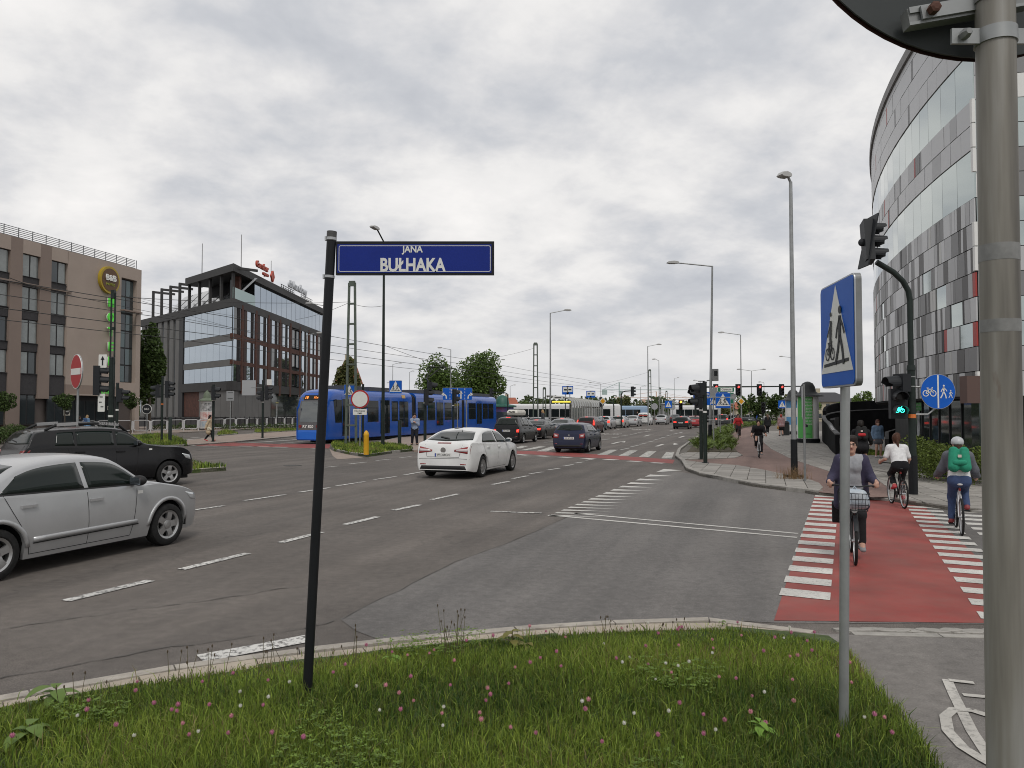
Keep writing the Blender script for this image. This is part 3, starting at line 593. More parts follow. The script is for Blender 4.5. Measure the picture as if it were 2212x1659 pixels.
for f, z in enumerate((10.3, 7.35)): bR(.1, 38, z - (.32 if f == 0 else .16), z + .28, -.02, .3, 'rust_band', m_corten)
for k in range(8): bR(2.6 + k * 4.45, 3.15 + k * 4.45, 4.0, 14.0, -.09, .02, 'rust_column', m_corten)
for f in range(3): bR(20.6, 26, 5.5 + f * 2.7, 7.9 + f * 2.7, .3, .4, 'glass_panel', m_glass)
# left face
def bL(x0, x1, z0, z1, y0, y1, name, mat): return MB().box(((x0 + x1) / 2, -(y0 + y1) / 2, (z0 + z1) / 2), (x1 - x0, y1 - y0, z1 - z0)).build(name, mat, office, rz=rl_)
bL(0, 14.4, 4.3, 5.3, -.05, .6, 'lower_band', m_oc); bL(0, 30, 0, 1.3, -.03, .5, 'plinth', m_oc)
for k in range(6): bL(.1 + k * 1.5, 1.55 + k * 1.5, 1.35, 4.28, .1, .25, 'cladding_panel', m_oc2)
bL(9.2, 13.8, 1.35, 4.28, .2, .3, 'shop_window', m_corten)
for f, (z0, z1) in enumerate(((10.55, 13.5), (7.75, 9.75), (5.35, 7.0))):
    for k in range(8): bL(.1 + k * 1.72, 1.78 + k * 1.72, z0, z1, .1, .2, 'glass_panel', m_glassb)
    if f < 2: bL(.1, 13.85, (9.78, 7.03)[f], (10.5, 7.72)[f], .06, .2, 'grey_band', m_oc2)
bL(13.9, 15.2, 0, 13.6, .0, .5, 'black_pier', m_frame)
for k in range(7): bL(15.3 + k * 2.0, 16.5 + k * 2.0, 0, 13.6, .05, .5, 'grey_pier', m_oc2); bL(16.5 + k * 2.0, 17.25 + k * 2, 1.4, 13.6, .25, .4, 'glass_panel', m_glass if k % 2 else m_glassb)
for k in range(9):                                        # steel frames over the terrace, sloped glazing behind
    x = .3 + k * 3.05; fm = MB(); fm.box((x, -.15, 16.2), (.28, .28, 3.6)); fm.box((x, -1.5, 17.85), (.22, 2.9, .28)); fm.build('steel_frame', m_oc, office, rz=rl_)
    if k < 8 and k > 0:
        q = MB(); q.add([(x + .15, -1.2, 14.5), (x + 2.75, -1.2, 14.5), (x + 2.75, -4.2, 17.6), (x + .15, -4.2, 17.6), (x + .15, -1.5, 14.5), (x + 2.75, -1.5, 14.5), (x + 2.75, -4.5, 17.6), (x + .15, -4.5, 17.6)], [(0, 1, 2, 3), (7, 6, 5, 4), (0, 3, 7, 4), (1, 5, 6, 2), (0, 4, 5, 1), (3, 2, 6, 7)]); q.build('roof_glazing', M('roof_light_glass', (.34, .35, .36), .12, metal=.6), office, rz=rl_)
# signs and masts on the roof
def roof_text(t, x, z, s, mat, sx=1): text_obj(t, s, mat, office, Vector((e1.x * x, e1.y * x, z)) + Vector((e1.y, -e1.x, 0)) * .7, rot=(math.pi / 2, 0, ra), ext=.12, bold=.02, sx=sx, name='roof_letters')
m_lr = M('letter_red', (.42, .06, .03), .5); m_lw2 = M('letter_grey_white', (.55, .57, .6), .5)
roof_text('Carrefour', 7.2, 19.25, 1.05, m_lr, .95); roof_text('express', 8.4, 18.55, .6, m_lr); roof_text('citi handlowy', 21.5, 19.0, 1.5, m_lw2, 1.05); 
for hf in ([(-.7, 0), (0, .7), (0, -.7)], [(.7, 0), (.12, .75), (.12, -.75)]): MB().plate(hf, -.1, .1).build('emblem_half', m_lr, office, loc=Vector((e1.x * 13.0, e1.y * 13.0, 19.1)), rz=ra)
for x, h in ((-6, 3.4), (5, 4.6), (15.5, 3.6)):
    p = e1 * x if x > 0 else -e2 * x; MB().cyl((p.x - 1.0, p.y, 18), (p.x - 1.0, p.y, 18 + h), .05, .03, 6).build('lightning_rod', m_oc2, office)
for k in range(2):
    rb = MB(); rb.box((20 + k * 9, .2, 18.5), (6, .06, .06)); rb.box((20 + k * 9, .2, 18.8), (6, .06, .06)); [rb.box((17.2 + k * 9 + j, .2, 18.45), (.06, .06, .8)) for j in range(6)]; rb.build('sign_rack', m_oc, office, rz=ra)

# ---- curved building with mosaic cladding on the right
R0, TH0 = 65.0, R(9); PX, PY = 13.05, 21.5
def arc(s, out=0.0):
    th = TH0 + s / R0; x = PX + R0 * (math.cos(TH0) - math.cos(th)); y = PY + R0 * (math.sin(th) - math.sin(TH0)); return Vector((x - math.cos(th) * out, y + math.sin(th) * out, 0))
mall = thing('clad_building', 'curved building clad in grey, silver and red mosaic panels', 'building', (PX, PY, 0))
def AL(s, o, z): p = arc(s, o); return (p.x - PX, p.y - PY, z)
SL, ROWH, ZB, ZT = 42, .70, 2.45, 14.6
def band(s0, s1, z0, z1, o0, o1, n=1):
    mb = MB(); V = []
    for i in range(n + 1):
        s = s0 + (s1 - s0) * i / n; V += [AL(s, o0, z0), AL(s, o1, z0), AL(s, o1, z1), AL(s, o0, z1)]
    Fc = [(0, 3, 2, 1)] + [(4 * i + j, 4 * i + (j + 1) % 4, 4 * i + 4 + (j + 1) % 4, 4 * i + 4 + j) for i in range(n) for j in range(4)] + [(4 * n, 4 * n + 1, 4 * n + 2, 4 * n + 3)]
    mb.add(V, [f[::-1] for f in Fc]); return mb
band(0.02, SL, ZB - .05, ZT - .05, -14, -.03, 30).build('wall_core', M('core_black', (.015, .015, .016), .8), mall)
pc = [M('panel_' + n, c, r, metal=mt, vary=.05, vscale=.7) for n, c, r, mt in (('silver', (.47, .475, .48), .38, .15), ('silver_dim', (.36, .363, .367), .4, .15), ('grey', (.21, .211, .213), .5, .1), ('graphite', (.105, .103, .101), .5, .2), ('anthracite', (.055, .054, .054), .55, .1), ('red', (.33, .035, .028), .45, 0), ('pale', (.42, .42, .40), .4, .4))]
m_bandglass = M('band_glass', (.42, .47, .46), .05, metal=.88, spec=1)
nrow = int((ZT - ZB) / ROWH); pieces = []; rr = random.Random(5)
for r in range(nrow + 1):
    z0 = ZB + r * ROWH; z1 = min(ZT, z0 + ROWH)
    if r in (7, 8, 10 + 1, 12): pass
    glassrow = r in (8, 9, 12, 13)
    if r in (9, 13): continue
    s = 0.0
    while s < SL:
        if glassrow:
            wd = rr.choice((.95, 1.2, 1.2)); kind = 'glass'; zz1 = z1 + ROWH; gw = rr.random()
        else:
            zz1 = z1; t = r / nrow; q = rr.random()
            if r >= 14: kind = 0 if q < .88 else (2 if q < .96 else 5); wd = rr.choice((.9, 1.2, 1.5)) if kind == 0 else .22
            elif r >= 10: kind = 0 if q < .62 else (1 if q < .74 else (2 if q < .90 else (5 if q < .95 else 3))); wd = rr.choice((.5, .8, 1.1)) if kind < 2 else rr.choice((.16, .24))
            else:
                pd = [.36, .20, .20, .13, .04, .04, .03] if r > 3 else [.22, .16, .22, .21, .11, .035, .045]; c = 0; kind = 0
                for i, v in enumerate(pd):
                    c += v
                    if q < c: kind = i; break
                wd = rr.choice((.16, .24, .3, .4, .55)) if kind in (0, 1, 3, 2) else rr.choice((.14, .2, .26))
            if 2 <= r <= 5 and rr.random() < .035: kind, wd = 'glass', .95
        w2 = min(wd, SL - s)
        pieces.append((s, s + w2, z0, zz1, kind)); s += w2
def seen(p): m_ = arc(p[0]); return (p[1] - p[0]) * (p[3] - p[2]) / (m_.length ** 2.2) * (1 if p[0] < 22 else .05)
pieces.sort(key=seen, reverse=True)
mo = {}
for i, (s0, s1, z0, z1, k) in enumerate(pieces):
    g = .008; mb = band(s0 + g, s1 - g, z0 + .012, z1 - .012, -.06 if k == 'glass' else -.025, rr.uniform(.012, .02) if k != 'glass' else -.01, 1)
    mt = m_bandglass if k == 'glass' else pc[k]
    if i < 300: mb.build('window_pane' if k == 'glass' else 'facade_panel', mt, mall)
    else:
        q = mo.setdefault('m', (MB(), [m_bandglass] + pc)); q[0].add(mb.v, mb.f, 0 if k == 'glass' else 1 + k)
mo['m'][0].build('facade_mosaic', mo['m'][1], mall, kind='stuff')
band(-.1, SL, ZT, ZT + .35, -14, .10, 30).build('roof_edge', M('roof_edge_grey', (.20, .195, .19), .6, vary=.2, vscale=2), mall)
band(-.1, SL, ZT + .352, ZT + .9, -14, -.5, 30).build('roof_parapet', pc[1], mall)
band(0, SL, 0, ZB, -14, -.95, 30).build('plinth_core', MATS['core_black'], mall)
for k in range(12): band(10 + k * 2.5, 12.47 + k * 2.5, .05, ZB - .06, -.95, -.90, 2).build('plinth_panel', M('plinth_black', (.028, .028, .029), .45, vary=.2, vscale=1.5), mall)
for k in range(8): band(.1 + k * 1.22, 1.28 + k * 1.22, .15, ZB - .06, -.94, -.90, 1).build('shop_window', M('shop_glass', (.05, .065, .06), .05, metal=.5, spec=1), mall); band(.04 + k * 1.22, .10 + k * 1.22, .05, ZB - .06, -.95, -.86, 1).build('mullion', m_frame, mall)
# end face turned to the viewer, white panels
for r in range(nrow + 1):
    z0 = ZB + r * ROWH
    for k in range(16):
        kk = rr.choice((6, 0, 6, 1, 2)) if r % 4 in (0, 1) else 'g'
        MB().box((.05 + k * .9 + .43, .02 - .16 * (k + .5) * .9, z0 + ROWH / 2), (.86, .05, ROWH - .02), rz=R(-9)).build('end_panel', m_bandglass if kk == 'g' else M('panel_white', (.72, .72, .70), .4) if kk == 6 else pc[kk], mall)
for r in (0, 5, 6, 9, 10, 11): MB().box((-.05, -.08, ZB + r * ROWH + ROWH / 2), (.1, .1, ROWH - .03)).build('corner_trim', M('panel_white'), mall)
MB().box((7.2, -.8, 1.2), (14.4, .5, 2.4), rz=R(-9)).build('end_glazing', MATS['shop_glass'], mall)
lp = MB(); lp.box((-.35, -.3, 2.62), (.5, .35, .75)); lp.build('wall_lamp_box', M('box_brown', (.10, .06, .05), .6), mall)
# poster strip on plinth
p = arc(9.2, -.86); MB().box((p.x - PX, p.y - PY, 1.55), (.42, .03, 1.0), rz=R(75)).build('poster', M('poster_grey', (.4, .42, .43), .6, col2=(.12, .13, .13), vscale=5), mall)

# ---- black spiral ramp in front of it
ramp = thing('ramp_wall', 'black curved wall and railing of a spiral ramp beside the clad building', 'wall', (0, 0, 0))
m_rw = M('ramp_black', (.016, .016, .017), .9, spec=.03, vary=.25, vscale=1.2); m_rg = M('ramp_concrete_dark', (.045, .044, .043), .7, vary=.2, vscale=2)
def ribbon(pts, th, name, mat):
    """pts: (x, y, z0, z1)"""
    mb = MB(); n = len(pts); V = []
    for i, p in enumerate(pts):
        a = Vector(pts[max(0, i - 1)][:2]); b = Vector(pts[min(n - 1, i + 1)][:2]); t = (b - a).normalized(); nn = Vector((-t.y, t.x)) * th
        V += [(p[0], p[1], p[2]), (p[0] + nn.x, p[1] + nn.y, p[2]), (p[0] + nn.x, p[1] + nn.y, p[3]), (p[0], p[1], p[3])]
    mb.add(V, [(4 * i + j, 4 * i + 4 + j, 4 * i + 4 + (j + 1) % 4, 4 * i + (j + 1) % 4) for i in range(n - 1) for j in range(4)] + [(0, 1, 2, 3), (4 * n - 1, 4 * n - 2, 4 * n - 3, 4 * n - 4)]); return mb.build(name, mat, ramp)
def rpts(L, n=24):
    o = []; m_ = len(L) - 1
    for i in range(n + 1):
        t = i / n * m_; k = min(m_ - 1, int(t)); f = t - k; P = [L[max(0, min(m_, k + j))] for j in (-1, 0, 1, 2)]
        o.append(tuple(.5 * ((2 * P[1][c]) + (-P[0][c] + P[2][c]) * f + (2 * P[0][c] - 5 * P[1][c] + 4 * P[2][c] - P[3][c]) * f * f + (-P[0][c] + 3 * P[1][c] - 3 * P[2][c] + P[3][c]) * f ** 3) for c in range(len(L[0]))))
    return o
front = [(14.35, 34.2, .05, .98), (15.9, 38.5, .05, 1.12), (17.6, 43, .05, 1.3), (19.3, 47.8, .05, 1.5), (21.3, 52.5, .05, 1.75), (24.5, 56.5, .05, 2.0), (30, 59, .05, 2.2)]
ribbon(rpts(front), -.18, 'front_wall', m_rw)
ribbon([(x, y, z1 + .002, z1 + .06) for x, y, z0, z1 in rpts(front)], -.22, 'coping', M('coping_grey', (.10, .10, .10), .8))
up_ = [(20.9, 51.8, 1.35, 2.05), (22.4, 54.8, 1.5, 2.4), (25.2, 58.2, 1.7, 2.7), (31, 61, 1.9, 2.9), (41, 62, 2.0, 3.0)]
ribbon(rpts(up_), -.2, 'upper_parapet', m_rw); ribbon([(x + .6, y + .3, .05, z0 + .1) for x, y, z0, z1 in rpts(up_)], -.3, 'inner_wall', m_rg)
ribbon([(x + 1.5, y - 3, .05, .6 + .25 * i) for i, (x, y) in enumerate(((17.6, 42.5), (19.8, 47), (23, 51), (29, 53)))], -.2, 'inner_ramp', m_rg)
for k in range(9): a = Vector((15.0, 36, 1.06)); MB().box((15.1 + k * .28, 36.2 + k * .72, 1.16 + k * .017), (.22, .12, .03), rz=R(70)).build('coping_light', M('light_white', (.7, .7, .7), .4), ramp)
# ------------------------------------------------------------------ vehicles
def cat_rom(pts, n=160):
    P = np.array(pts, float); x = np.linspace(P[0, 0], P[-1, 0], n); lin = np.interp(x, P[:, 0], P[:, 1])
    return x, lin
class Prof:
    """smooth height profile through (x, z) points (monotone cubic)"""
    def __init__(s, pts):
        s.x = np.array([p[0] for p in pts], float); s.y = np.array([p[1] for p in pts], float); h = np.diff(s.x); d = np.diff(s.y) / h; m = np.zeros(len(s.x))
        m[0], m[-1] = d[0], d[-1]
        for i in range(1, len(s.x) - 1): m[i] = 0 if d[i - 1] * d[i] <= 0 else 3 * (h[i - 1] + h[i]) / ((2 * h[i] + h[i - 1]) / d[i - 1] + (h[i] + 2 * h[i - 1]) / d[i])
        s.m = m
    def __call__(s, q):
        q = min(max(q, s.x[0]), s.x[-1]); i = min(len(s.x) - 2, max(0, int(np.searchsorted(s.x, q) - 1))); h = s.x[i + 1] - s.x[i]; t = (q - s.x[i]) / h
        return float((1 + 2 * t) * (1 - t) ** 2 * s.y[i] + t * (1 - t) ** 2 * h * s.m[i] + t * t * (3 - 2 * t) * s.y[i + 1] + t * t * (t - 1) * h * s.m[i + 1])
def loft(stations, xs):
    """half sections [(y,z)...] from bottom outside to top centre -> closed mirrored shell"""
    mb = MB(); k = len(stations[0]); ring = 2 * k - 1
    for x, S in zip(xs, stations): mb.v += [(x, y, z) for y, z in S] + [(x, -y, z) for y, z in S[-2::-1]]
    for i in range(len(xs) - 1):
        for j in range(ring - 1): mb.f.append((i * ring + j, i * ring + j + 1, (i + 1) * ring + j + 1, (i + 1) * ring + j))
    mb.f.append(tuple(range(ring))[::-1]); mb.f.append(tuple(range((len(xs) - 1) * ring, len(xs) * ring))); mb.m = [0] * len(mb.f); return mb
TOPS = {
 'sedan': [(0, .58), (.006, .74), (.014, .92), (.03, 1.03), (.10, 1.075), (.155, 1.09), (.22, 1.20), (.31, 1.375), (.38, 1.435), (.50, 1.46), (.60, 1.425), (.735, 1.05), (.79, .985), (.90, .88), (.96, .77), (.99, .64), (1, .5)],
 'lift': [(0, .60), (.006, .80), (.016, .98), (.035, 1.07), (.075, 1.115), (.14, 1.20), (.25, 1.37), (.34, 1.44), (.46, 1.46), (.58, 1.41), (.725, 1.05), (.79, .985), (.90, .89), (.96, .78), (.99, .64), (1, .5)],
 'hatch': [(0, .52), (.007, .72), (.022, .95), (.04, 1.05), (.085, 1.30), (.11, 1.395), (.20, 1.44), (.36, 1.46), (.52, 1.43), (.70, 1.05), (.77, .98), (.91, .87), (.97, .74), (.993, .62), (1, .5)],
 'wagon': [(0, .55), (.006, .78), (.018, 1.0), (.035, 1.1), (.085, 1.36), (.105, 1.41), (.25, 1.45), (.42, 1.46), (.55, 1.42), (.71, 1.05), (.77, .98), (.91, .87), (.97, .74), (.993, .62), (1, .5)],
 'mpv': [(0, .55), (.006, .78), (.016, .98), (.03, 1.08), (.065, 1.36), (.085, 1.41), (.20, 1.45), (.38, 1.46), (.52, 1.42), (.73, .98), (.80, .92), (.92, .80), (.975, .66), (.995, .56), (1, .48)],
 'suv': [(0, .52), (.006, .74), (.016, .95), (.03, 1.02), (.07, 1.32), (.09, 1.385), (.22, 1.44), (.40, 1.46), (.54, 1.42), (.69, 1.05), (.75, 1.0), (.90, .95), (.96, .84), (.985, .66), (1, .5)],
 'van': [(0, .45), (.006, .8), (.012, 1.15), (.022, 1.34), (.045, 1.41), (.25, 1.455), (.52, 1.46), (.62, 1.42), (.78, .96), (.84, .90), (.94, .78), (.985, .62), (1, .45)]}
BELT = {'sedan': (1.02, .95), 'lift': (1.05, .95), 'hatch': (1.04, .95), 'wagon': (1.03, .95), 'mpv': (.96, .88), 'suv': (1.04, .98), 'van': (.98, .88)}
m_tyre = M('tyre_rubber', (.018, .018, .018), .85, vary=.3, vscale=20); m_rim = M('alloy', (.42, .42, .42), .35, metal=.8); m_rimd = M('alloy_dark', (.10, .10, .10), .5, metal=.5)
m_cg = M('car_glass', (.008, .013, .011), .06, spec=.35); m_trim = M('black_plastic', (.022, .022, .023), .6); m_seam = M('panel_gap', (.02, .02, .02), .8)
m_tail = M('tail_lamp', (.22, .008, .008), .15, spec=.7, coat=.5); m_tailon = M('tail_lamp_lit', (.5, .02, .015), .2, emit=(1, .05, .03), es=1.6); m_taillens = M('tail_lens_clear', (.55, .48, .48), .15, spec=.7)
m_head = M('head_lamp', (.55, .57, .58), .1, metal=.4, spec=.8); m_plate = M('plate_white', (.68, .68, .66), .5); m_ink = M('plate_ink', (.02, .02, .02), .6); m_plblue = M('plate_blue', (.02, .05, .3), .5); m_chrome = M('chrome', (.6, .6, .6), .12, metal=1)
def paintm(name, col, rough=.28, metal=.0, dirt=.08): return M('car_' + name, col, rough, metal=metal, spec=.45 if max(col) > .1 else .3, coat=.35 if max(col) > .1 else .12, vary=dirt, vscale=2.2)
WHEEL = {}
def wheel_meshes(r, w, spokes, dark):
    key = (round(r, 3), spokes, dark)
    if key in WHEEL: return WHEEL[key]
    rr = r * .66
    ty = MB().lathe([(rr, -w * .42), (rr + .02, -w * .5), (r - .035, -w * .5), (r - .008, -w * .40), (r, -w * .2), (r, w * .2), (r - .008, w * .40), (r - .035, w * .5), (rr + .02, w * .5), (rr, w * .42), (rr - .015, w * .3), (rr - .015, -w * .3), (rr, -w * .42)], n=32, axis='Y', cap=False).mesh('tyre', m_tyre, 40)
    mb = MB(); mb.lathe([(rr - .012, -w * .4), (rr + .004, -w * .44), (rr + .004, w * .40), (rr - .012, w * .3), (rr - .03, -w * .1), (rr - .028, -w * .36), (rr - .012, -w * .4)], n=32, axis='Y', cap=False)
    for k in range(spokes):
        a = 2 * math.pi * k / spokes; ws = .085 if spokes <= 6 else .035; d = Vector((math.cos(a), 0, math.sin(a))); n = Vector((-math.sin(a), 0, math.cos(a))); V = []
        for rad, hw, y in ((.035, ws * .75, -w * .33), (rr * .5, ws * .5, -w * .40), (rr - .01, ws * .62, -w * .38)):
            for sgn, yy in ((-1, y), (1, y), (1, y + .04), (-1, y + .04)): V.append(d * rad + n * hw * sgn + Vector((0, yy, 0)))
        mb.add(V, [(4 * i + j, 4 * i + 4 + j, 4 * i + 4 + (j + 1) % 4, 4 * i + (j + 1) % 4) for i in range(2) for j in range(4)] + [(0, 1, 2, 3), (11, 10, 9, 8)])
    mb.lathe([(.07, -w * .28), (.065, -w * .40), (.03, -w * .43)], n=14, axis='Y')
    rim = mb.mesh('rim', m_rimd if dark else m_rim, 35)
    br = MB().lathe([(rr - .035, -w * .02), (rr - .035, w * .1)], n=24, axis='Y').mesh('brake_disc', M('brake_dark', (.03, .03, .03), .7, metal=.3))
    WHEEL[key] = (ty, rim, br); return WHEEL[key]
def car(name, label, kind, paint_, contact, L=4.4, W=1.76, H=1.46, wb=2.62, fo=.88, r=.315, heading=HEAD, spokes=10, lit=False, plate=None, detail=2, ref='rr', tails=None, group=None, tinted=False, rimdark=False, bumper=None, lower=.2, extra=None):
    zs = H / 1.46; top = Prof([(x * L, z * zs) for x, z in TOPS[kind]]); b0, b1 = BELT[kind]; belt = lambda x: (b0 + (b1 - b0) * min(1, x / (.72 * L))) * zs
    xf = L - fo; xr = xf - wb; ra = r + .055
    plan = Prof([(0, .86), (.012 * L, .92), (.05 * L, .965), (.13 * L, .99), (.25 * L, 1), (.7 * L, 1), (.82 * L, .985), (.91 * L, .93), (.96 * L, .85), (.985 * L, .76), (L, .66)])
    bul = Prof([(0, .90), (.22, .935), (.36, .985), (.55, 1.0), (.78, .985), (1.0, .945), (1.4, .92)])
    def bottom(x):
        z = lower + .06 * max(0, 1 - x / (.08 * L)) + .04 * max(0, 1 - (L - x) / (.06 * L))
        for xa in (xf, xr):
            if abs(x - xa) < ra: z = max(z, r + math.sqrt(ra * ra - (x - xa) ** 2))
        return z
    tum = .40 if kind not in ('van', 'mpv', 'suv') else .24 if kind == 'van' else .32
    def edge(x):
        zc = top(x); zsh = min(belt(x), zc - .045); ze = max(zsh + .008, zc - .055 - .03 * (zc > belt(x) + .1)); return zc, zsh, ze
    def sec(x):
        w = W / 2 * plan(x); zc, zsh, ze = edge(x); zb = min(bottom(x), zsh - .02); S = [(w * bul(zb) - .05, zb + .004)]
        for t in (0, .12, .3, .5, .68, .84, .94, 1): z = zb + (zsh - zb) * t; S.append((w * bul(z), z))
        yb = w * bul(zsh)
        for t in (.3, .65, 1): z = zsh + (ze - zsh) * t; S.append((yb - .012 - (z - zsh) * tum - .05 * ((z - zsh) / .5) ** 2, z))
        ye, zE = S[-1]
        for a in (10, 24, 42, 64, 90): S.append((ye * math.cos(R(a)) ** .8 if a < 90 else 0., zE + (zc - zE) * math.sin(R(a))))
        return S
    xs = set(np.linspace(0, L, 40).round(4)) | set((np.linspace(0, 1, 14) ** 2 * .16 * L).round(4)) | set((L - np.linspace(0, 1, 12) ** 2 * .14 * L).round(4))
    for xa in (xf, xr): xs |= set((xa + ra * 1.0 * np.cos(np.linspace(0, math.pi, 15))).round(4)) | {round(xa - ra - .004, 4), round(xa + ra + .004, 4)}
    xs = sorted(x for x in xs if 0 <= x <= L)
    bm = loft([sec(x) for x in xs], [x - L / 2 for x in xs]); bvh = BVHTree.FromPolygons(bm.v, bm.f)
    # place by a wheel contact point
    cx = {'rr': xr, 'fr': xf, 'rl': xr, 'fl': xf}[ref] - L / 2; cy = (-1 if ref[1] == 'r' else 1) * (W / 2 - .12)
    off = Matrix.Rotation(heading, 3, 'Z') @ Vector((cx, cy, 0)); loc = Vector((contact[0], contact[1], contact[2] if len(contact) > 2 else 0)) - off
    t = thing(name, label, 'car' if kind != 'van' else 'van', loc, heading, group); t['category'] = 'van' if kind == 'van' else 'car'
    bm.build('body', paint_, t, 38)
    X = lambda x: x - L / 2
    def cast(o, d): h = bvh.ray_cast(Vector(o), Vector(d)); return (h[0], h[1]) if h[0] else (None, None)
    def patch(nm, mat, axis, bot, topl, off=.004, n=10, m=4, sign=1, parent=t):
        """bot/topl: polylines of (a, z): a = x for side patches, y for end patches"""
        def along(Pl, q):
            q *= len(Pl) - 1; i = min(len(Pl) - 2, int(q)); f = q - i; return (Pl[i][0] + (Pl[i + 1][0] - Pl[i][0]) * f, Pl[i][1] + (Pl[i + 1][1] - Pl[i][1]) * f)
        g = []
        for i in range(n + 1):
            a = along(bot, i / n); b = along(topl, i / n); row = []
            for j in range(m + 1):
                q = (a[0] + (b[0] - a[0]) * j / m, a[1] + (b[1] - a[1]) * j / m)
                if axis == 'y': p, nn = cast((X(q[0]), 3 * sign, q[1]), (0, -sign, 0))
                else: p, nn = cast((4 * sign, q[0], q[1]), (-sign, 0, 0))
                if p is None: p, nn = bvh.find_nearest(Vector((X(q[0]), W / 2 * sign, q[1])) if axis == 'y' else Vector((L / 2 * sign, q[0], q[1])))[:2]
                row.append((p, nn))
            g.append(row)
        mb = MB(); V = [p + nn * off for row in g for p, nn in row]; m1 = m + 1; rev = (axis == 'y') == (sign > 0)
        V2 = [p - nn * .006 for row in g for p, nn in row]
        fq = [(i * m1 + j, (i + 1) * m1 + j, (i + 1) * m1 + j + 1, i * m1 + j + 1) for i in range(n) for j in range(m)]
        loop = [i * m1 for i in range(n + 1)] + [n * m1 + j for j in range(1, m1)] + [i * m1 + m for i in range(n - 1, -1, -1)] + [j for j in range(m - 1, 0, -1)]
        o_ = len(V); fs = [(loop[k], o_ + loop[k], o_ + loop[(k + 1) % len(loop)], loop[(k + 1) % len(loop)]) for k in range(len(loop))]
        allf = fq + fs
        if rev: allf = [f[::-1] for f in allf]
        mb.add(V + V2, allf); return mb.build(nm, mat, parent, 1)
    def ribbon(nm, mat, P, wd=.007, sign=-1, axis='y', parent=t, off=.0025):
        mb = MB(); V = []
        P2 = []
        for a, b in zip(P[:-1], P[1:]): P2 += [(a[0] + (b[0] - a[0]) * i / 5, a[1] + (b[1] - a[1]) * i / 5) for i in range(5)]
        P2.append(P[-1])
        for i, q in enumerate(P2):
            a, b = P2[max(0, i - 1)], P2[min(len(P2) - 1, i + 1)]; dx, dz = b[0] - a[0], b[1] - a[1]; l = math.hypot(dx, dz) or 1
            for s in (-1, 1):
                x, z = q[0] - dz / l * wd * s, q[1] + dx / l * wd * s
                p, nn = cast((X(x), 3 * sign, z), (0, -sign, 0)) if axis == 'y' else cast((4 * sign, x, z), (-sign, 0, 0))
                if p is None: p, nn = bvh.find_nearest(Vector((X(x), W / 2 * sign, z)))[:2]
                V.append(p + nn * off)
        mb.add(V, [(2 * i, 2 * i + 1, 2 * i + 3, 2 * i + 2) for i in range(len(P2) - 1)]); return mb.build(nm, mat, parent)
    # glass
    xB = xr + wb * .47; xA = next(x for x in np.linspace(.62 * L, .95 * L, 120) if edge(x)[2] - .03 < belt(x) + .03)
    xC = max(xr - .18, .10 * L) if kind in ('wagon', 'mpv', 'suv') else xr + (.06 if kind != 'van' else .9)
    upz = lambda x: max(belt(x) + .034, edge(x)[2] - .028); lo = lambda x: belt(x) + .032
    gm = m_cg
    for sg in (-1, 1):
        if detail == 0 and sg > 0: continue
        xx = np.linspace(xB + .035, xA, 12); fw = patch('side_window', gm, 'y', [(x, lo(x)) for x in xx], [(x, upz(x)) for x in xx], sign=sg, n=14)
        if kind == 'van': continue
        xe = max(xC, .05 * L); xq = np.linspace(xe, xB - .035, 10)
        sh = {'sedan': .28, 'lift': .30, 'hatch': .10, 'wagon': .05, 'mpv': .03, 'suv': .06}[kind]
        topx = [max(x, xe + sh * (1 - (x - xe) / (xB - xe))) for x in xq]
        xm = xr + .30
        if kind in ('wagon', 'mpv', 'suv') and xe < xm - .25:
            x1 = np.linspace(xe, xm - .03, 6); patch('quarter_window', gm, 'y', [(x, lo(x)) for x in x1], [(x + .07 * (1 - i / 5), upz(x + .07 * (1 - i / 5))) for i, x in enumerate(x1)], sign=sg, n=8)
            x2 = np.linspace(xm + .03, xB - .035, 8); patch('side_window', gm, 'y', [(x, lo(x)) for x in x2], [(x, upz(x)) for x in x2], sign=sg, n=10)
        else: patch('side_window', gm, 'y', [(x, lo(x)) for x in xq], [(x, upz(x)) for x in topx], sign=sg, n=14)
        if detail >= 2:
            ribbon('window_trim', m_trim, [(x, lo(x) - .008) for x in np.linspace(xe, xA, 8)], .011, sg)
            if 'chrome' in (extra or ''): ribbon('window_chrome', m_chrome, [(x, lo(x) - .015) for x in np.linspace(xe, xA, 8)] , .006, sg); ribbon('window_chrome', m_chrome, [(x, upz(x) + .01) for x in np.linspace(xe + sh, xA, 16)], .006, sg)
    # rear and front screens, found on the surface
    def topx_at(z, xa, xb):
        q = np.linspace(xa, xb, 60); v = [top(x) for x in q]; return float(q[int(np.argmin([abs(a - z) for a in v]))])
    zr = H * .985; zbk = belt(0) + .05 * zs
    zro = H * .955; hw0 = W / 2 * .80; hw1 = W / 2 * .62
    if kind != 'van': patch('rear_window', gm, 'x', [(-hw0, zbk + .02), (0, zbk - .01), (hw0, zbk + .02)], [(-hw1, zro - .05), (0, zro), (hw1, zro - .05)], sign=-1, n=12, m=6)
    else:
        for s in (-1, 1): patch('rear_window', gm, 'x', [(s * .06, H * .62), (s * .62, H * .62)], [(s * .06, H * .86), (s * .56, H * .86)], sign=-1, n=4, m=4)
    if detail >= 1: patch('windscreen', gm, 'x', [(-hw0, belt(L) + .10 * zs), (0, belt(L) + .085 * zs), (hw0, belt(L) + .10 * zs)], [(-hw1, zro - .03), (0, zro), (hw1, zro - .03)], sign=1, n=10, m=6)
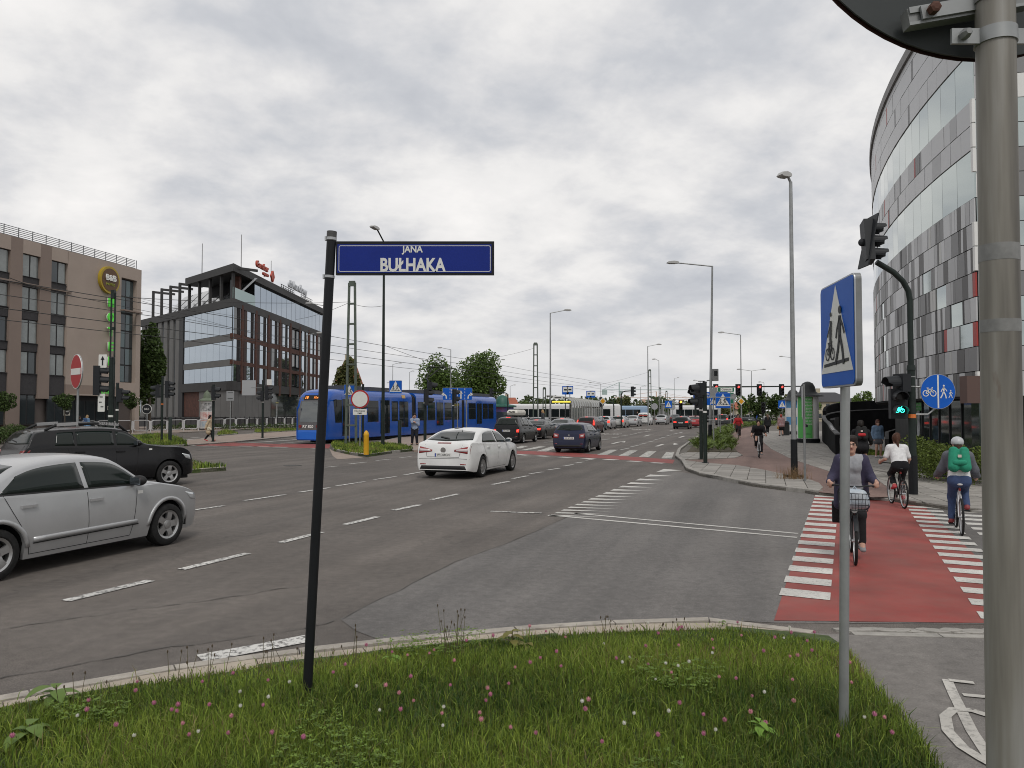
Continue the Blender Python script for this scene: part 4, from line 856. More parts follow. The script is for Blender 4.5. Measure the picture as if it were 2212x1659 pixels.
    # lamps
    tz = tails or {'sedan': (.72, .98, .52), 'lift': (.70, .93, .40), 'hatch': (.70, .98, .58), 'wagon': (.72, 1.02, .58), 'mpv': (.68, .98, .70), 'suv': (.62, .98, .66), 'van': (.62, 1.0, .70)}[kind]
    for s in (-1, 1):
        y0, y1 = s * W / 2 * tz[2], s * W / 2 * .905; tm = m_tailon if lit else m_tail
        tl = patch('tail_light', tm, 'x', [(y0, tz[0] * zs + (.07 if kind == 'lift' else 0)), (y1, tz[0] * zs)], [(y0, tz[1] * zs - (.09 if kind == 'lift' else .03)), (y1, tz[1] * zs + (.02 if kind == 'lift' else 0))], sign=-1, n=6, m=4, off=.008)
        if detail >= 2: patch('lamp_lens', m_taillens, 'x', [(y0 + s * .05, tz[0] * zs + .08), (y1 - s * .06, tz[0] * zs + .07)], [(y0 + s * .07, tz[1] * zs - .08), (y1 - s * .05, tz[1] * zs - .06)], sign=-1, n=3, m=2, off=.011, parent=tl)
        if detail >= 1:
            patch('headlight', m_head, 'x', [(s * W / 2 * .50, .60 * zs), (s * W / 2 * .78, .63 * zs)], [(s * W / 2 * .52, .72 * zs), (s * W / 2 * .80, .78 * zs)], sign=1, n=4, m=3, off=.006)
            patch('headlight_wrap', m_head, 'y', [(L * .925, .66 * zs), (L * .965, .62 * zs)], [(L * .90, .78 * zs), (L * .955, .73 * zs)], sign=s, n=4, m=3, off=.004)
    if lit: patch('brake_light', m_tailon, 'x', [(-.14, zro + .012), (.14, zro + .012)], [(-.14, zro + .035), (.14, zro + .035)], sign=-1, n=3, m=1)
    pz = {'van': .62, 'lift': .70, 'sedan': .82, 'hatch': .72, 'wagon': .74, 'mpv': .70, 'suv': .72}[kind] * zs
    p, nn = cast((-4, 0, pz), (1, 0, 0))
    pl = MB().box((p.x - .012, 0, pz), (.012, .52, .112)).build('number_plate', m_plate, t)
    if plate and detail >= 1:
        MB().box((p.x - .019, .24, pz), (.003, .04, .10)).build('plate_band', m_plblue, pl); text_obj(plate, .098, m_ink, pl, (p.x - .0195, -.02, pz), rot=(math.pi / 2, 0, -math.pi / 2), ext=.0008, sx=.92, bold=.001)
    # lower trims
    patch('rear_valance', bumper or m_trim, 'x', [(-W / 2 * .80, .29), (W / 2 * .80, .29)], [(-W / 2 * .74, .40 if kind != 'suv' else .55), (W / 2 * .74, .40 if kind != 'suv' else .55)], sign=-1, n=8, m=2, off=.005)
    if detail >= 1:
        patch('grille', m_trim, 'x', [(-.42, .36), (.42, .36)], [(-.40, .60 * zs), (.40, .60 * zs)], sign=1, n=4, m=2)
    MB().box((xr + wb / 2 - L / 2, 0, .36), (L * .90, W - .56, .36)).build('underbody', m_trim, t)
    MB().box((xr + wb / 2 - L / 2, 0, .215), (wb - 2 * ra - .05, W - .16, .05)).build('sill', m_trim, t)
    # wheels
    ty, rim, br = wheel_meshes(r, .21, spokes, rimdark)
    for xa in (xf, xr):
        for s in (-1, 1):
            wroot = obj('wheel', ty, t, loc=(X(xa), s * (W / 2 - .115), r), rot=(0, random.uniform(0, 6), 0 if s < 0 else math.pi)); wroot.name = 'wheel'
            obj('rim', rim, wroot); obj('brake_disc', br, wroot)
            ar = MB(); n_ = 16; ri = ra + .012; V = []
            for i in range(n_ + 1):
                a = R(-8 + 196 * i / n_); V += [(X(xa) + ri * math.cos(a), s * (W / 2 - .30), r + ri * math.sin(a)), (X(xa) + ri * math.cos(a), s * (W / 2 - .045), r + ri * math.sin(a))]
            ar.add(V, [(2 * i, 2 * i + 1, 2 * i + 3, 2 * i + 2) if s < 0 else (2 * i, 2 * i + 2, 2 * i + 3, 2 * i + 1) for i in range(n_)]); ar.build('wheel_arch_liner', m_trim, t)
    # mirrors, handles, door gaps
    for s in (-1, 1):
        zm = belt(xA) + .09; p, _ = cast((X(xA - .22), 3 * s, zm - .03), (0, -s, 0)); y = p.y if p else s * W / 2 * .9
        mbm = MB(); mbm.ball((X(xA - .20), y + s * .135, zm), (.075, .12, .075), 12, 8); mbm.bar((X(xA - .2), y - s * .02, zm - .045), (X(xA - .2), y + s * .12, zm - .04), .07, .035); mr = mbm.build('wing_mirror', paint_ if not tinted and name != 'sedan_car' else m_trim, t, 1)
        if detail >= 1: MB().box((X(xA - .277), y + s * .135, zm), (.012, .18, .10)).build('mirror_glass', m_glassb, mr)
        if detail >= 1:
            for xd in (xB + .12, max(xr + .34, xB - .86)):
                p, nn = cast((X(xd), 3 * s, belt(xd) - .13), (0, -s, 0))
                if p: MB().box((p.x, p.y + s * .016, p.z), (.21, .036, .034)).build('door_handle', paint_ if not tinted else m_trim, t)
            zt = lambda x: belt(x) + .01
            xd0 = xA - .22
            ds = [(xB, .26), (xB, zt(xB))]; dfr = [(xd0 - .04, .26), (xd0 + .02, .6), (xd0 + .08, zt(xd0))]; sl_ = [(xr + ra + .06, .26), (xd0 - .04, .26)]
            rrd = [(xr + ra + .06, .26), (xr + ra + .03, .45), (xr + .20, .80), (xr + .10, zt(xr))]
            for q in (ds, dfr, sl_, rrd) if kind != 'van' else (ds, dfr): ribbon('door_gap', m_seam, q, .0042, s)
    if detail >= 2:
        ribbon('boot_gap', m_seam, [(-.62, zbk - .02), (-.52, .64 * zs), (.52, .64 * zs), (.62, zbk - .02)], .006, -1, 'x') if kind != 'van' else None
        for s in (-1, 1): patch('reflector', m_tail, 'x', [(s * .56, .43), (s * .74, .43)], [(s * .56, .462), (s * .74, .462)], sign=-1, n=2, m=1)
        ribbon('rear_wiper', m_trim, [(-.02, zbk + .05), (.36, zbk + .10)], .012, -1, 'x', off=.02)
    t['L'] = L
    return t, dict(L=L, W=W, H=H, X=X, cast=cast, patch=patch, ribbon=ribbon, belt=belt, top=top, xf=xf, xr=xr, ra=ra, r=r)
p_silver = paintm('silver', (.43, .435, .44), .30, .45, .05); p_black = paintm('black', (.008, .008, .009), .25); p_white = paintm('white', (.66, .66, .65), .28); p_navy = paintm('navy', (.012, .016, .042), .25)
p_grey = paintm('grey', (.16, .17, .18), .3, .4); p_teal = paintm('teal', (.012, .06, .075), .28); p_maroon = paintm('maroon', (.05, .008, .010), .28); p_red = paintm('red', (.34, .02, .025), .28); p_champ = paintm('champagne', (.42, .42, .40), .3, .3); p_dark = paintm('charcoal', (.035, .037, .04), .3)
# foreground: silver saloon and black off-roader at the left
astra, A_ = car('sedan_car', 'silver saloon car cut by the left edge, nearest car on the road', 'sedan', p_silver, G(352, 1177), 4.52, 1.76, 1.45, 2.70, .84, .315, ref='fr', spokes=5, heading=HEAD - R(1.5), detail=2)
for s in (-1, 1):
    A_['patch']('side_moulding', p_silver, 'y', [(A_['xr'] + .47, .40), (A_['xf'] - .60, .42)], [(A_['xr'] + .47, .465), (A_['xf'] - .62, .48)], sign=s, off=.011, n=10, m=2)
    A_['ribbon']('moulding_shadow_line', m_trim, [(A_['xr'] + .46, .395), (A_['xf'] - .6, .415)], .008, s, off=.016)
    A_['patch']('arch_flare', p_silver, 'y', [(A_['xf'] + (A_['ra'] + .005) * math.cos(R(a)), A_['r'] + (A_['ra'] + .005) * math.sin(R(a))) for a in range(5, 176, 10)], [(A_['xf'] + (A_['ra'] + .055) * math.cos(R(a)), A_['r'] + (A_['ra'] + .055) * math.sin(R(a))) for a in range(5, 176, 10)], sign=s, off=.014, n=18, m=1)
    A_['patch']('arch_flare', p_silver, 'y', [(A_['xr'] + (A_['ra'] + .005) * math.cos(R(a)), A_['r'] + (A_['ra'] + .005) * math.sin(R(a))) for a in range(5, 176, 10)], [(A_['xr'] + (A_['ra'] + .055) * math.cos(R(a)), A_['r'] + (A_['ra'] + .055) * math.sin(R(a))) for a in range(5, 176, 10)], sign=s, off=.014, n=18, m=1)
    pp, _ = A_['cast']((A_['X'](A_['xf'] - .55), 3 * s, .86), (0, -s, 0)); MB().box((pp.x, pp.y + s * .006, pp.z), (.09, .012, .045)).build('side_badge', m_lw, astra)
dust, D_ = car('off_road_car', 'black off-road car with silver roof rails behind the silver saloon', 'suv', p_black, G(362, 1050), 4.42, 1.82, 1.64, 2.67, .82, .345, ref='fr', spokes=5, heading=HEAD - R(20), detail=2, lower=.28)
for s in (-1, 1):
    xs_ = np.linspace(.14 * 4.32, .60 * 4.32, 9); rl = MB()
    rl.tube([(D_['X'](x), s * .60, D_['top'](x) + (.075 if 0 < i < 8 else -.03)) for i, x in enumerate(xs_)], [.03] + [.034] * 7 + [.03], 8); rail = rl.build('roof_rail', m_trim, dust, 1)
    for (a, b) in ((1, 3), (5, 7)):
        MB().bar((D_['X'](xs_[a]), s * .602, D_['top'](xs_[a]) + .08), (D_['X'](xs_[b]), s * .602, D_['top'](xs_[b]) + .085), .075, .075).build('rail_sleeve', m_rim, rail)
    x_ = (xs_[5] + xs_[7]) / 2; text_obj('DUSTER', .085, m_ink, rail, (D_['X'](x_), s * .642, D_['top'](x_) + .083), rot=(math.pi / 2, 0, 0 if s < 0 else math.pi), ext=.001, sp=1.6, sx=1.1)
    pp, _ = D_['cast']((D_['X'](D_['xf'] - .52), 3 * s, 1.02), (0, -s, 0)); MB().box((pp.x, pp.y + s * .006, pp.z), (.08, .012, .04)).build('side_indicator', m_lw, dust)
# white hatch in the junction
mond, W_ = car('liftback_car', 'white five-door car driving away in the middle of the junction', 'lift', p_white, G(1037, 1031), 4.78, 1.89, 1.50, 2.85, .97, .335, ref='rr', spokes=15, plate='WI 308GN', detail=2, tails=(.73, .94, .38), heading=HEAD - R(.5), extra='chrome')
pp, _ = W_['cast']((-4, 0, .86), (1, 0, 0)); MB().lathe([(.085, -.006), (.085, .006)], (pp.x - .006, 0, .86), 20, axis='X').build('round_badge', m_chrome, mond)
W_['patch']('high_brake_light', m_tail, 'x', [(-.22, 1.055), (.22, 1.055)], [(-.22, 1.085), (.22, 1.085)], sign=-1, n=6, m=1, off=.006)
W_['ribbon']('bumper_gap', m_seam, [(-.85, .60), (-.5, .615), (.5, .615), (.85, .60)], .005, -1, 'x')
MB().tube([(W_['X'](.9), 0, W_['top'](.9 + .7) + .0), (W_['X'](.86) + .7, 0, W_['top'](1.6) + .03)], .012, 6).build('aerial', m_trim, mond)
# dark blue hatchback, waiting queue and lane beside it
Q3 = lambda x, y: G(*Z3(x, y))
rap, B_ = car('hatchback_car', 'dark blue hatchback with a white number plate near the red crossing', 'hatch', p_navy, Q3(1105, 1131), 4.3, 1.71, 1.46, 2.60, .86, .31, plate='KR 6FH38', spokes=9, detail=2, tails=(.72, .95, .60))
pp, _ = B_['cast']((-4, 0, .86), (1, 0, 0)); MB().lathe([(.045, -.006), (.045, .006)], (pp.x - .006, 0, .86), 16, axis='X').build('round_badge', m_chrome, rap)
esp, E_ = car('minivan_car', 'black minivan carrying a white roof box', 'mpv', p_black, Q3(465, 1041), 4.52, 1.81, 1.69, 2.70, .95, .315, plate='KNC 74243', spokes=8, detail=2, lit=True, tails=(.62, .78, .74), tinted=True)
bx = thing('roof_box', 'white roof box lettered PACK on top of the black minivan', 'roof box', esp.location + Vector((0, 0, 1.70)), HEAD)
b_ = MB(); P = [(-1.05, -.36), (-1.1, -.30), (-1.1, .30), (-1.05, .36), (.75, .36), (1.0, .26), (1.05, 0), (1.0, -.26), (.75, -.36)]
for (z0, z1, s0, s1) in ((.06, .20, .94, 1.0), (.20, .30, 1.0, .98), (.30, .42, .98, .80)):
    n = len(P); b_.add([(x * s0, y * s0, z0) for x, y in P] + [(x * s1, y * s1, z1) for x, y in P], [(i, (i + 1) % n, n + (i + 1) % n, n + i) for i in range(n)][::-1] + [tuple(range(n))[::-1], tuple(range(n, 2 * n))])
shell = b_.build('box_shell', M('box_white', (.62, .60, .54), .5, vary=.08), bx); text_obj('PACK', .17, m_ink, shell, (-1.10, 0, .27), rot=(math.pi / 2, 0, -math.pi / 2), ext=.004, bold=.006)
for x in (-.6, .5): MB().box((x, 0, .03), (.08, 1.3, .06)).build('roof_bar', m_trim, bx)
S_ = dict(detail=1)
car('coupe_sedan', 'black low saloon directly ahead of the black minivan', 'sedan', p_black, Q3(680, 1001), 4.63, 1.78, 1.42, 2.70, .90, .325, lit=True, tails=(.70, .86, .50), rimdark=True, spokes=10, **S_)
car('sedan_car', 'grey saloon between the low black saloon and the maroon estate', 'sedan', p_grey, Q3(680, 1001) + RD * 7.0 + RN * .12, 4.7, 1.82, 1.44, 2.8, .95, .33, plate='KR 5WM57', lit=True, tails=(.82, .92, .50), **S_)
car('estate_car', 'maroon estate car with tall red rear lights in the queue', 'wagon', p_maroon, Q3(680, 1001) + RD * 15.5 + RN * .55, 4.7, 1.86, 1.54, 2.76, .95, .33, lit=True, tails=(.72, 1.34, .74), **S_)
car('small_hatchback', 'teal small hatchback in the queue behind the blue hatchback', 'hatch', p_teal, Q3(1240, 916), 3.82, 1.65, 1.44, 2.49, .78, .295, lit=True, plate='KR 8JT02', tails=(.70, 1.02, .70), **S_)
car('hatchback_car', 'silver hatchback between the teal hatchback and the pale hatchback', 'hatch', p_silver, Q3(1335, 902), 4.2, 1.76, 1.47, 2.6, .85, .31, lit=True, **S_)
car('hatchback_car', 'pale champagne hatchback ahead of the silver hatchback in the queue', 'hatch', p_champ, Q3(1470, 889), 4.1, 1.74, 1.47, 2.55, .84, .31, lit=True, **S_)
car('sedan_car', 'silver saloon just behind the white van in the queue', 'sedan', p_silver, Q3(1600, 875), 4.6, 1.8, 1.46, 2.72, .92, .32, tails=(.80, .95, .5), **S_)
vn, V_ = car('delivery_van', 'white delivery van with a red stripe on its rear doors', 'van', p_white, Q3(1715, 862), 4.4, 1.83, 1.82, 2.70, .85, .32, tails=(.55, .85, .82), **S_)
V_['patch']('red_stripe', M('van_stripe_red', (.42, .05, .035), .4), 'x', [(-.66, 1.30), (.66, 1.30)], [(-.62, 1.48), (.62, 1.48)], sign=-1, n=6, m=1, off=.007); V_['ribbon']('door_gap', m_seam, [(0, .5), (0, 1.7)], .008, -1, 'x')
car('estate_car', 'silver estate car ahead of the white van', 'wagon', p_silver, Q3(1880, 857), 4.2, 1.7, 1.50, 2.6, .85, .31, tails=(.70, .90, .70), **S_)
car('sedan_car', 'dark grey car at the front end of the long queue', 'sedan', p_dark, Q3(2010, 838), 4.5, 1.78, 1.46, 2.7, .9, .32, **S_)
car('estate_car', 'black estate car with lit brake lights in the right-hand lane', 'wagon', p_black, Q3(2100, 901), 4.5, 1.8, 1.43, 2.76, .85, .32, lit=True, plate='KR 2HN81', tails=(.74, .90, .52), **S_)
car('sedan_car', 'red saloon beside the black estate car', 'sedan', p_red, G(*Z4(420, 995)), 4.55, 1.76, 1.45, 2.58, .9, .31, lit=False, plate='KR 7MM60', tails=(.74, .92, .6), **S_)
car('minivan_car', 'charcoal minivan to the right of the red saloon', 'mpv', p_dark, G(*Z4(725, 978)), 4.4, 1.8, 1.62, 2.7, .9, .32, lit=True, **S_)
car('sedan_car', 'dark hatchback past the motorcycle beyond the cyclist in red', 'hatch', p_dark, G(*Z4(915, 958)), 4.2, 1.75, 1.47, 2.6, .88, .31, ref='fr', heading=HEAD - R(100), **S_)
car('sedan_car', 'grey blue saloon crossing behind the walking people', 'sedan', p_grey, G(*Z4(1060, 944)), 4.5, 1.76, 1.45, 2.65, .9, .31, ref='fr', heading=HEAD - R(95), detail=1)
car('hatchback_car', 'silver car half hidden behind the standing poster columns', 'hatch', p_silver, G(*Z4(1150, 940)), 4.2, 1.74, 1.46, 2.6, .86, .31, ref='fr', heading=HEAD - R(95), detail=1)
car('hatchback_car', 'small grey car in the queue seen over the blue hatchback roof', 'hatch', p_grey, Q3(680, 1001) + RD * 11 + RN * -3.0, 4.0, 1.7, 1.5, 2.5, .84, .31, detail=1)
# ---- the tram
tp = Vector((-11.45, 47.3, 0)); TW = 2.4
tram = thing('tram', 'blue articulated tram at the stop, number RY 820 on its nose', 'tram', tp - RN * (TW / 2), HEAD - R(.4))
m_tb = M('tram_blue', (.005, .075, .37), .22, coat=.25, vary=.06, vscale=1); m_tb2 = M('tram_blue_light', (.01, .13, .58), .25, coat=.3); m_tg = M('tram_grey', (.09, .09, .095), .4); m_tgl = M('tram_glass', (.012, .016, .017), .05, spec=.5); m_roofg = M('tram_roof', (.05, .055, .065), .6)
def tsec(w, z0, zt, crown=.42):
    S = [(w - .10, z0), (w - .02, z0 + .05), (w, z0 + .35), (w, 1.4), (w - .01, 2.3), (w - .03, zt - crown)]
    for a in (18, 36, 54, 72, 90): S.append(((w - .03) - (w * .42) * (1 - math.cos(R(a))) if a < 90 else w * .45, zt - crown + crown * math.sin(R(a))))
    S.append((0, zt + .02)); return S
def tsection(x0, x1, cabfront=False):
    if cabfront:
        tz = Prof([(0, .78), (.05, 1.25), (.14, 1.8), (.30, 2.5), (.55, 3.05), (.95, 3.32), (1.6, 3.42), (3, 3.45)]); tw = Prof([(0, .80), (.06, .92), (.2, 1.02), (.5, 1.10), (1.2, 1.18), (2.2, 1.2)])
        xs = sorted(set((np.linspace(0, 1, 16) ** 1.6 * 2.2).round(3)) | set(np.linspace(2.4, x1, 8).round(3)))
        return loft([tsec(tw(x), .22, tz(x), min(.42, max(.12, (tz(x) - .7) * .16))) for x in xs], xs)
    xs = np.linspace(x0, x1, 5); return loft([tsec(1.2, .22, 3.45)] * 5, list(xs))
secs = [(0, 12.0), (12.75, 22.0), (22.65, 31.0)]
tb = []; allv = []; allf = []
for i, (a, b) in enumerate(secs):
    m_ = tsection(a, b, i == 0); o_ = len(allv); allv += m_.v; allf += [tuple(k + o_ for k in f) for f in m_.f]; tb.append(m_.build('body_section', m_tb, tram, 35))
tbv = BVHTree.FromPolygons(allv, allf)
for a, b in ((11.98, 12.77), (21.98, 22.67)):
    for k in range(6): x = a + (b - a) * k / 6; loft([tsec(1.1 + .06 * (k % 2), .35, 3.3)] * 2, [x, x + (b - a) / 6 - .01]).build('bellows', m_trim, tram)
def tpatch(name, mat, x0, x1, z0, z1, parent=tram, off=.008, side=-1, xt0=None, xt1=None, n=6, m=5):
    V = []
    for i in range(n + 1):
        for j in range(m + 1):
            f = j / m; z = z0 + (z1 - z0) * f; xa = x0 + ((xt0 if xt0 is not None else x0) - x0) * f; xb = x1 + ((xt1 if xt1 is not None else x1) - x1) * f; x = xa + (xb - xa) * i / n
            h = tbv.ray_cast(Vector((x, 4 * side, z)), Vector((0, -side, 0))); p = h[0] if h[0] else tbv.find_nearest(Vector((x, 1.2 * side, z)))[0]; nn = h[1] if h[0] else Vector((0, side, 0)); V.append(p + nn * off)
    return MB().add(V, [(i * (m + 1) + j, (i + 1) * (m + 1) + j, (i + 1) * (m + 1) + j + 1, i * (m + 1) + j + 1) for i in range(n) for j in range(m)]).build(name, mat, parent, 1)
def tpx(name, mat, y0, y1, z0, z1, parent=tram, off=.008, yt=None, n=10, m=8):
    V = []
    for i in range(n + 1):
        for j in range(m + 1):
            f = j / m; z = z0 + (z1 - z0) * f; k = 1 + ((yt or 1) - 1) * f; y = (y0 + (y1 - y0) * i / n) * k
            h = tbv.ray_cast(Vector((-3, y, z)), Vector((1, 0, 0))); p = h[0] if h[0] else tbv.find_nearest(Vector((0, y, z)))[0]; V.append(p + (h[1] if h[0] else Vector((-1, 0, 0))) * off)
    return MB().add(V, [(i * (m + 1) + j, i * (m + 1) + j + 1, (i + 1) * (m + 1) + j + 1, (i + 1) * (m + 1) + j) for i in range(n) for j in range(m)]).build(name, mat, parent, 1)
SX = lambda zx: _tram_s(zx)
def _tram_s(zx):
    d = ray(*Z2(zx, 870)); nrm = RN; t_ = (tp - CAMP).dot(nrm) / d.dot(nrm); return ((CAMP + d * t_) - tp).dot(RD)
nose = tpx('nose_panel', m_tg, -.86, .86, .86, 3.2, yt=.94); tpx('windscreen', M('tram_screen', (.16, .17, .17), .04, metal=.75), -.74, .74, 1.35, 2.62, parent=nose, off=.014, yt=.94)
tpx('destination_display', m_ink, -.62, .62, 2.72, 3.02, parent=nose, off=.016); tpx('lower_bumper', m_tb2, -.88, .88, .28, .84, off=.02)
hd = tbv.ray_cast(Vector((-3, 0, 2.88)), Vector((1, 0, 0)))[0]
text_obj('18', .26, M('led_orange', (.5, .15, .02), .5, emit=(1, .28, .04), es=2.2), nose, (hd.x - .045, .42, 2.87), rot=(math.pi / 2 - .55, 0, -math.pi / 2), ext=.002); text_obj('17:4', .2, MATS['led_orange'], nose, (hd.x - .045, -.25, 2.87), rot=(math.pi / 2 - .55, 0, -math.pi / 2), ext=.002)
hd = tbv.ray_cast(Vector((-3, 0, 1.06)), Vector((1, 0, 0)))[0]; text_obj('RY 820', .26, m_lw, nose, (hd.x - .04, .05, 1.06), rot=(math.pi / 2 - .1, 0, -math.pi / 2), ext=.003, bold=.006)
for s in (-1, 1): MB().lathe([(.1, 0), (.1, -.04)], (tbv.ray_cast(Vector((-3, s * .62, 1.08)), Vector((1, 0, 0)))[0].x - .01, s * .62, 1.08), 16, axis='X').build('headlight', m_tail, nose)
tpatch('cab_window', m_tgl, 1.15, 2.25, 1.3, 2.75, xt0=.95, xt1=2.25)
def slide(x0, x1, kind):
    a, b = _tram_s(x0), _tram_s(x1)
    if kind == 'd':
        d_ = tpatch('door', m_tb, a - .05, b + .05, .38, 2.95, off=.012); md = (a + b) / 2
        for q, w_ in ((a, md - .04), (md + .04, b)): tpatch('door_pane', m_tgl, q, w_, .85, 2.75, parent=d_, off=.022)
        tpatch('door_gap', m_seam, md - .02, md + .02, .38, 2.95, parent=d_, off=.02, n=1)
    elif kind == 'D':
        d_ = tpatch('door', m_tb, a - .05, b + .05, .38, 2.95, off=.012); tpatch('door_pane', m_tgl, a, b, .45, 2.8, parent=d_, off=.022)
    else:
        w_ = tpatch('window', m_tgl, a, b, 1.3, 2.75, off=.012); tpatch('transom', m_trim, a, b, 2.22, 2.27, parent=w_, off=.018, n=1, m=1)
for q in ((375, 435, 'D'), (595, 690, 'w'), (708, 788, 'D'), (806, 860, 'w'), (872, 950, 'd'), (1035, 1112, 'w'), (1120, 1186, 'w'), (1198, 1256, 'd'), (1268, 1330, 'w'), (1340, 1396, 'w'), (1478, 1540, 'w'), (1550, 1592, 'd'), (1602, 1645, 'w'), (1650, 1694, 'w')): slide(*q)
for (a, b) in secs: tpatch('roof_band', M('tram_band', (.012, .085, .42), .25, coat=.5), a + (1.9 if a == 0 else .02), b - .02, 3.02, 3.10, off=.006)
for a, b in ((2.6, 5.2), (6, 10.5), (13.5, 16), (17, 21), (23.5, 30)): MB().box(((a + b) / 2, 0, 3.56), (b - a, 1.7, .28)).build('roof_unit', m_roofg, tram)
for a, b in secs: MB().box(((a + b) / 2 + .6, 0, .2), (b - a - 1.8, 1.7, .3)).build('running_gear', m_trim, tram)
pg = MB(); pg.box((18.2, 0, 3.75), (1.1, 1.0, .1)); pgb = pg.build('pantograph', m_trim, tram)
MB().bar((18.2, 0, 3.8), (17.2, 0, 4.75), .09, .09).build('lower_arm', M('zinc'), pgb); u_ = MB(); u_.bar((17.2, .05, 4.75), (19.2, .4, 5.75), .06, .06); u_.bar((17.2, -.05, 4.75), (19.2, -.4, 5.75), .06, .06); u_.build('upper_arm', m_trim, pgb)
MB().tube([(19.2, -.95, 5.6), (19.2, -.7, 5.8), (19.2, .7, 5.8), (19.2, .95, 5.6)], .05, 6).build('collector_bow', m_trim, pgb)
for a in (.45,): MB().tube([(1.0, -1.15, 2.7), (.7, -1.5, 2.75), (.7, -1.55, 2.3)], .035, 6).build('mirror_arm', m_trim, tram)
tpatch('notice', M('notice_orange', (.55, .35, .10), .5), _tram_s(895), _tram_s(925), 2.98, 3.2, off=.02, n=1, m=2)
# ---- buses behind the queue
def bus(label, loc, heading, L, body, kind):
    t = thing('bus', label, 'bus', loc, heading); xs = [0, .05, .2, .5, L - .5, L - .2, L - .05, L]
    loft([tsec(1.15 if x in (0, L) else 1.25, .3, 3.05 - (.25 if x in (0, L) else .1 if x in (.05, L - .05) else 0), .22) for x in xs], xs).build('body', body, t, 35)
    for s in (-1, 1):
        k = 0; x = .5
        while x < L - 1.6: MB().box((x + .75, s * 1.252, 1.75), (1.42, .02, 1.15)).build('window', m_tgl, t); x += 1.5
        MB().box((L / 2, s * 1.252, .75), (L - 1, .02, .7)).build('lower_panel', m_trim, t)
        for xx in (2.0, L / 2 + .8, L - 2.6): MB().lathe([(.48, -.12), (.48, .12)], (xx, s * 1.2, .48), 20, axis='Y').build('wheel', m_tyre, t)
    for x in (-.01, L + .01): MB().box((x, 0, 1.9), (.03, 2.0, 1.3)).build('end_window', m_tgl, t)
    return t
m_bw = M('bus_white', (.62, .62, .62), .35); m_bb = M('bus_pale_blue', (.25, .35, .48), .35)
bus('white and black articulated bus behind the tram stop shelters', AT(1088, 905, 112).xy.to_3d(), R(4), 17, m_bw, 0)
bus('pale blue bus standing right of the long tram shelters', AT(1326, 905, 150).xy.to_3d(), R(8), 6.5, m_bb, 0)
bus('white topped bus beyond the red saloon', AT(1556, 905, 140).xy.to_3d(), R(172), 9, m_bw, 0)
# ------------------------------------------------------------------ street furniture
m_galv = M('galvanised', (.30, .31, .31), .45, metal=.55, vary=.14, vscale=5); m_galvd = M('galvanised_dull', (.22, .225, .225), .55, metal=.4, vary=.2, vscale=4); m_dkg = M('pole_dark_green', (.018, .026, .023), .45, vary=.2); m_blk = M('pole_black', (.011, .012, .014), .45, vary=.15); m_lat = M('lattice_green', (.085, .105, .085), .7, vary=.2, vscale=3)
m_sblue = M('sign_blue', (.010, .10, .46), .45, spec=.15, vary=.05); m_sblue2 = M('sign_navy', (.007, .022, .20), .4, spec=.2, vary=.06); m_swhite = M('sign_white', (.66, .66, .63), .4, vary=.04); m_sred = M('sign_red', (.36, .012, .015), .4); m_sblack = M('sign_black', (.02, .022, .025), .5); m_sgreen = M('sign_green', (.005, .14, .07), .4); m_syel = M('sign_yellow', (.62, .30, .01), .4); m_sback = M('sign_back', (.048, .053, .054), .55, metal=.15, vary=.12, vscale=3); m_alu = M('aluminium', (.42, .43, .44), .4, metal=.7)
m_lens = M('lens_dark', (.03, .03, .03), .25); m_lred = M('lens_red_lit', (.5, .02, .02), .3, emit=(1, .06, .05), es=3.5); m_lamb = M('lens_amber_lit', (.6, .25, .02), .3, emit=(1, .38, .05), es=3.5); m_lgrn = M('lens_green_lit', (.02, .5, .35), .3, emit=(.05, 1, .75), es=3.0)
def lamp(label, base, h, az, arm, head=.65, r0=.085, r1=.045, sleeve=0, mat=None, rise=.25, arms=1, name='street_lamp', curve=False, lean=0):
    t = thing(name, label, 'street lamp', base, R(90 - az), rot=(0, 0, R(90 - az))); mat = mat or m_galv      # local +x points along the arm
    P = [(0, 0, 0), (0, 0, h)]; MB().tube([(0, 0, 0), (lean * .5, 0, h * .5), (lean, 0, h)], [r0, (r0 + r1) / 2, r1], 12).build('pole', mat, t, 40)
    if sleeve: MB().tube([(0, 0, .002), (lean * sleeve / h, 0, sleeve)], [r0 + .02, r0 + .014], 12).build('pole_sleeve', m_blk, t, 40); MB().box((0, 0, .03), (.42, .42, .06)).build('base_plate', m_blk, t)
    for k in range(arms):
        s = 1 if k == 0 else -1
        MB().tube([(lean, 0, h - .05), (lean + s * .05, 0, h + rise * .5), (lean + s * .25, 0, h + rise * .85), (lean + s * arm, 0, h + rise)] if curve else [(lean, 0, h - .02), (lean + s * arm, 0, h + rise)], r1 * .75, 8).build('arm', mat, t, 40)
        hd = MB(); x0 = lean + s * (arm - .05); z0 = h + rise
        Pf = [(0, .05), (.06, .10), (head * .4, .13), (head * .85, .09), (head, 0), (head * .85, -.05), (head * .3, -.06), (0, -.03)]
        V = []
        for yy, sc in ((-.13, .8), (-.09, 1), (.09, 1), (.13, .8)): V += [(x0 + s * p[0], yy, z0 + p[1] * sc) for p in Pf]
        n = len(Pf); hd.add(V, [(i * n + j, i * n + (j + 1) % n, (i + 1) * n + (j + 1) % n, (i + 1) * n + j) for i in range(3) for j in range(n)] + [tuple(range(n))[::-1], tuple(range(3 * n, 4 * n))]); ho = hd.build('lamp_head', M('lamp_head_grey', (.42, .42, .41), .4), t, 40)
        MB().box((x0 + s * head * .55, 0, z0 - .06), (head * .5, .15, .02)).build('diffuser', M('diffuser', (.20, .19, .16), .3), ho)
    return t
def Hof(u, v, Y): return AT(u, v, Y).z
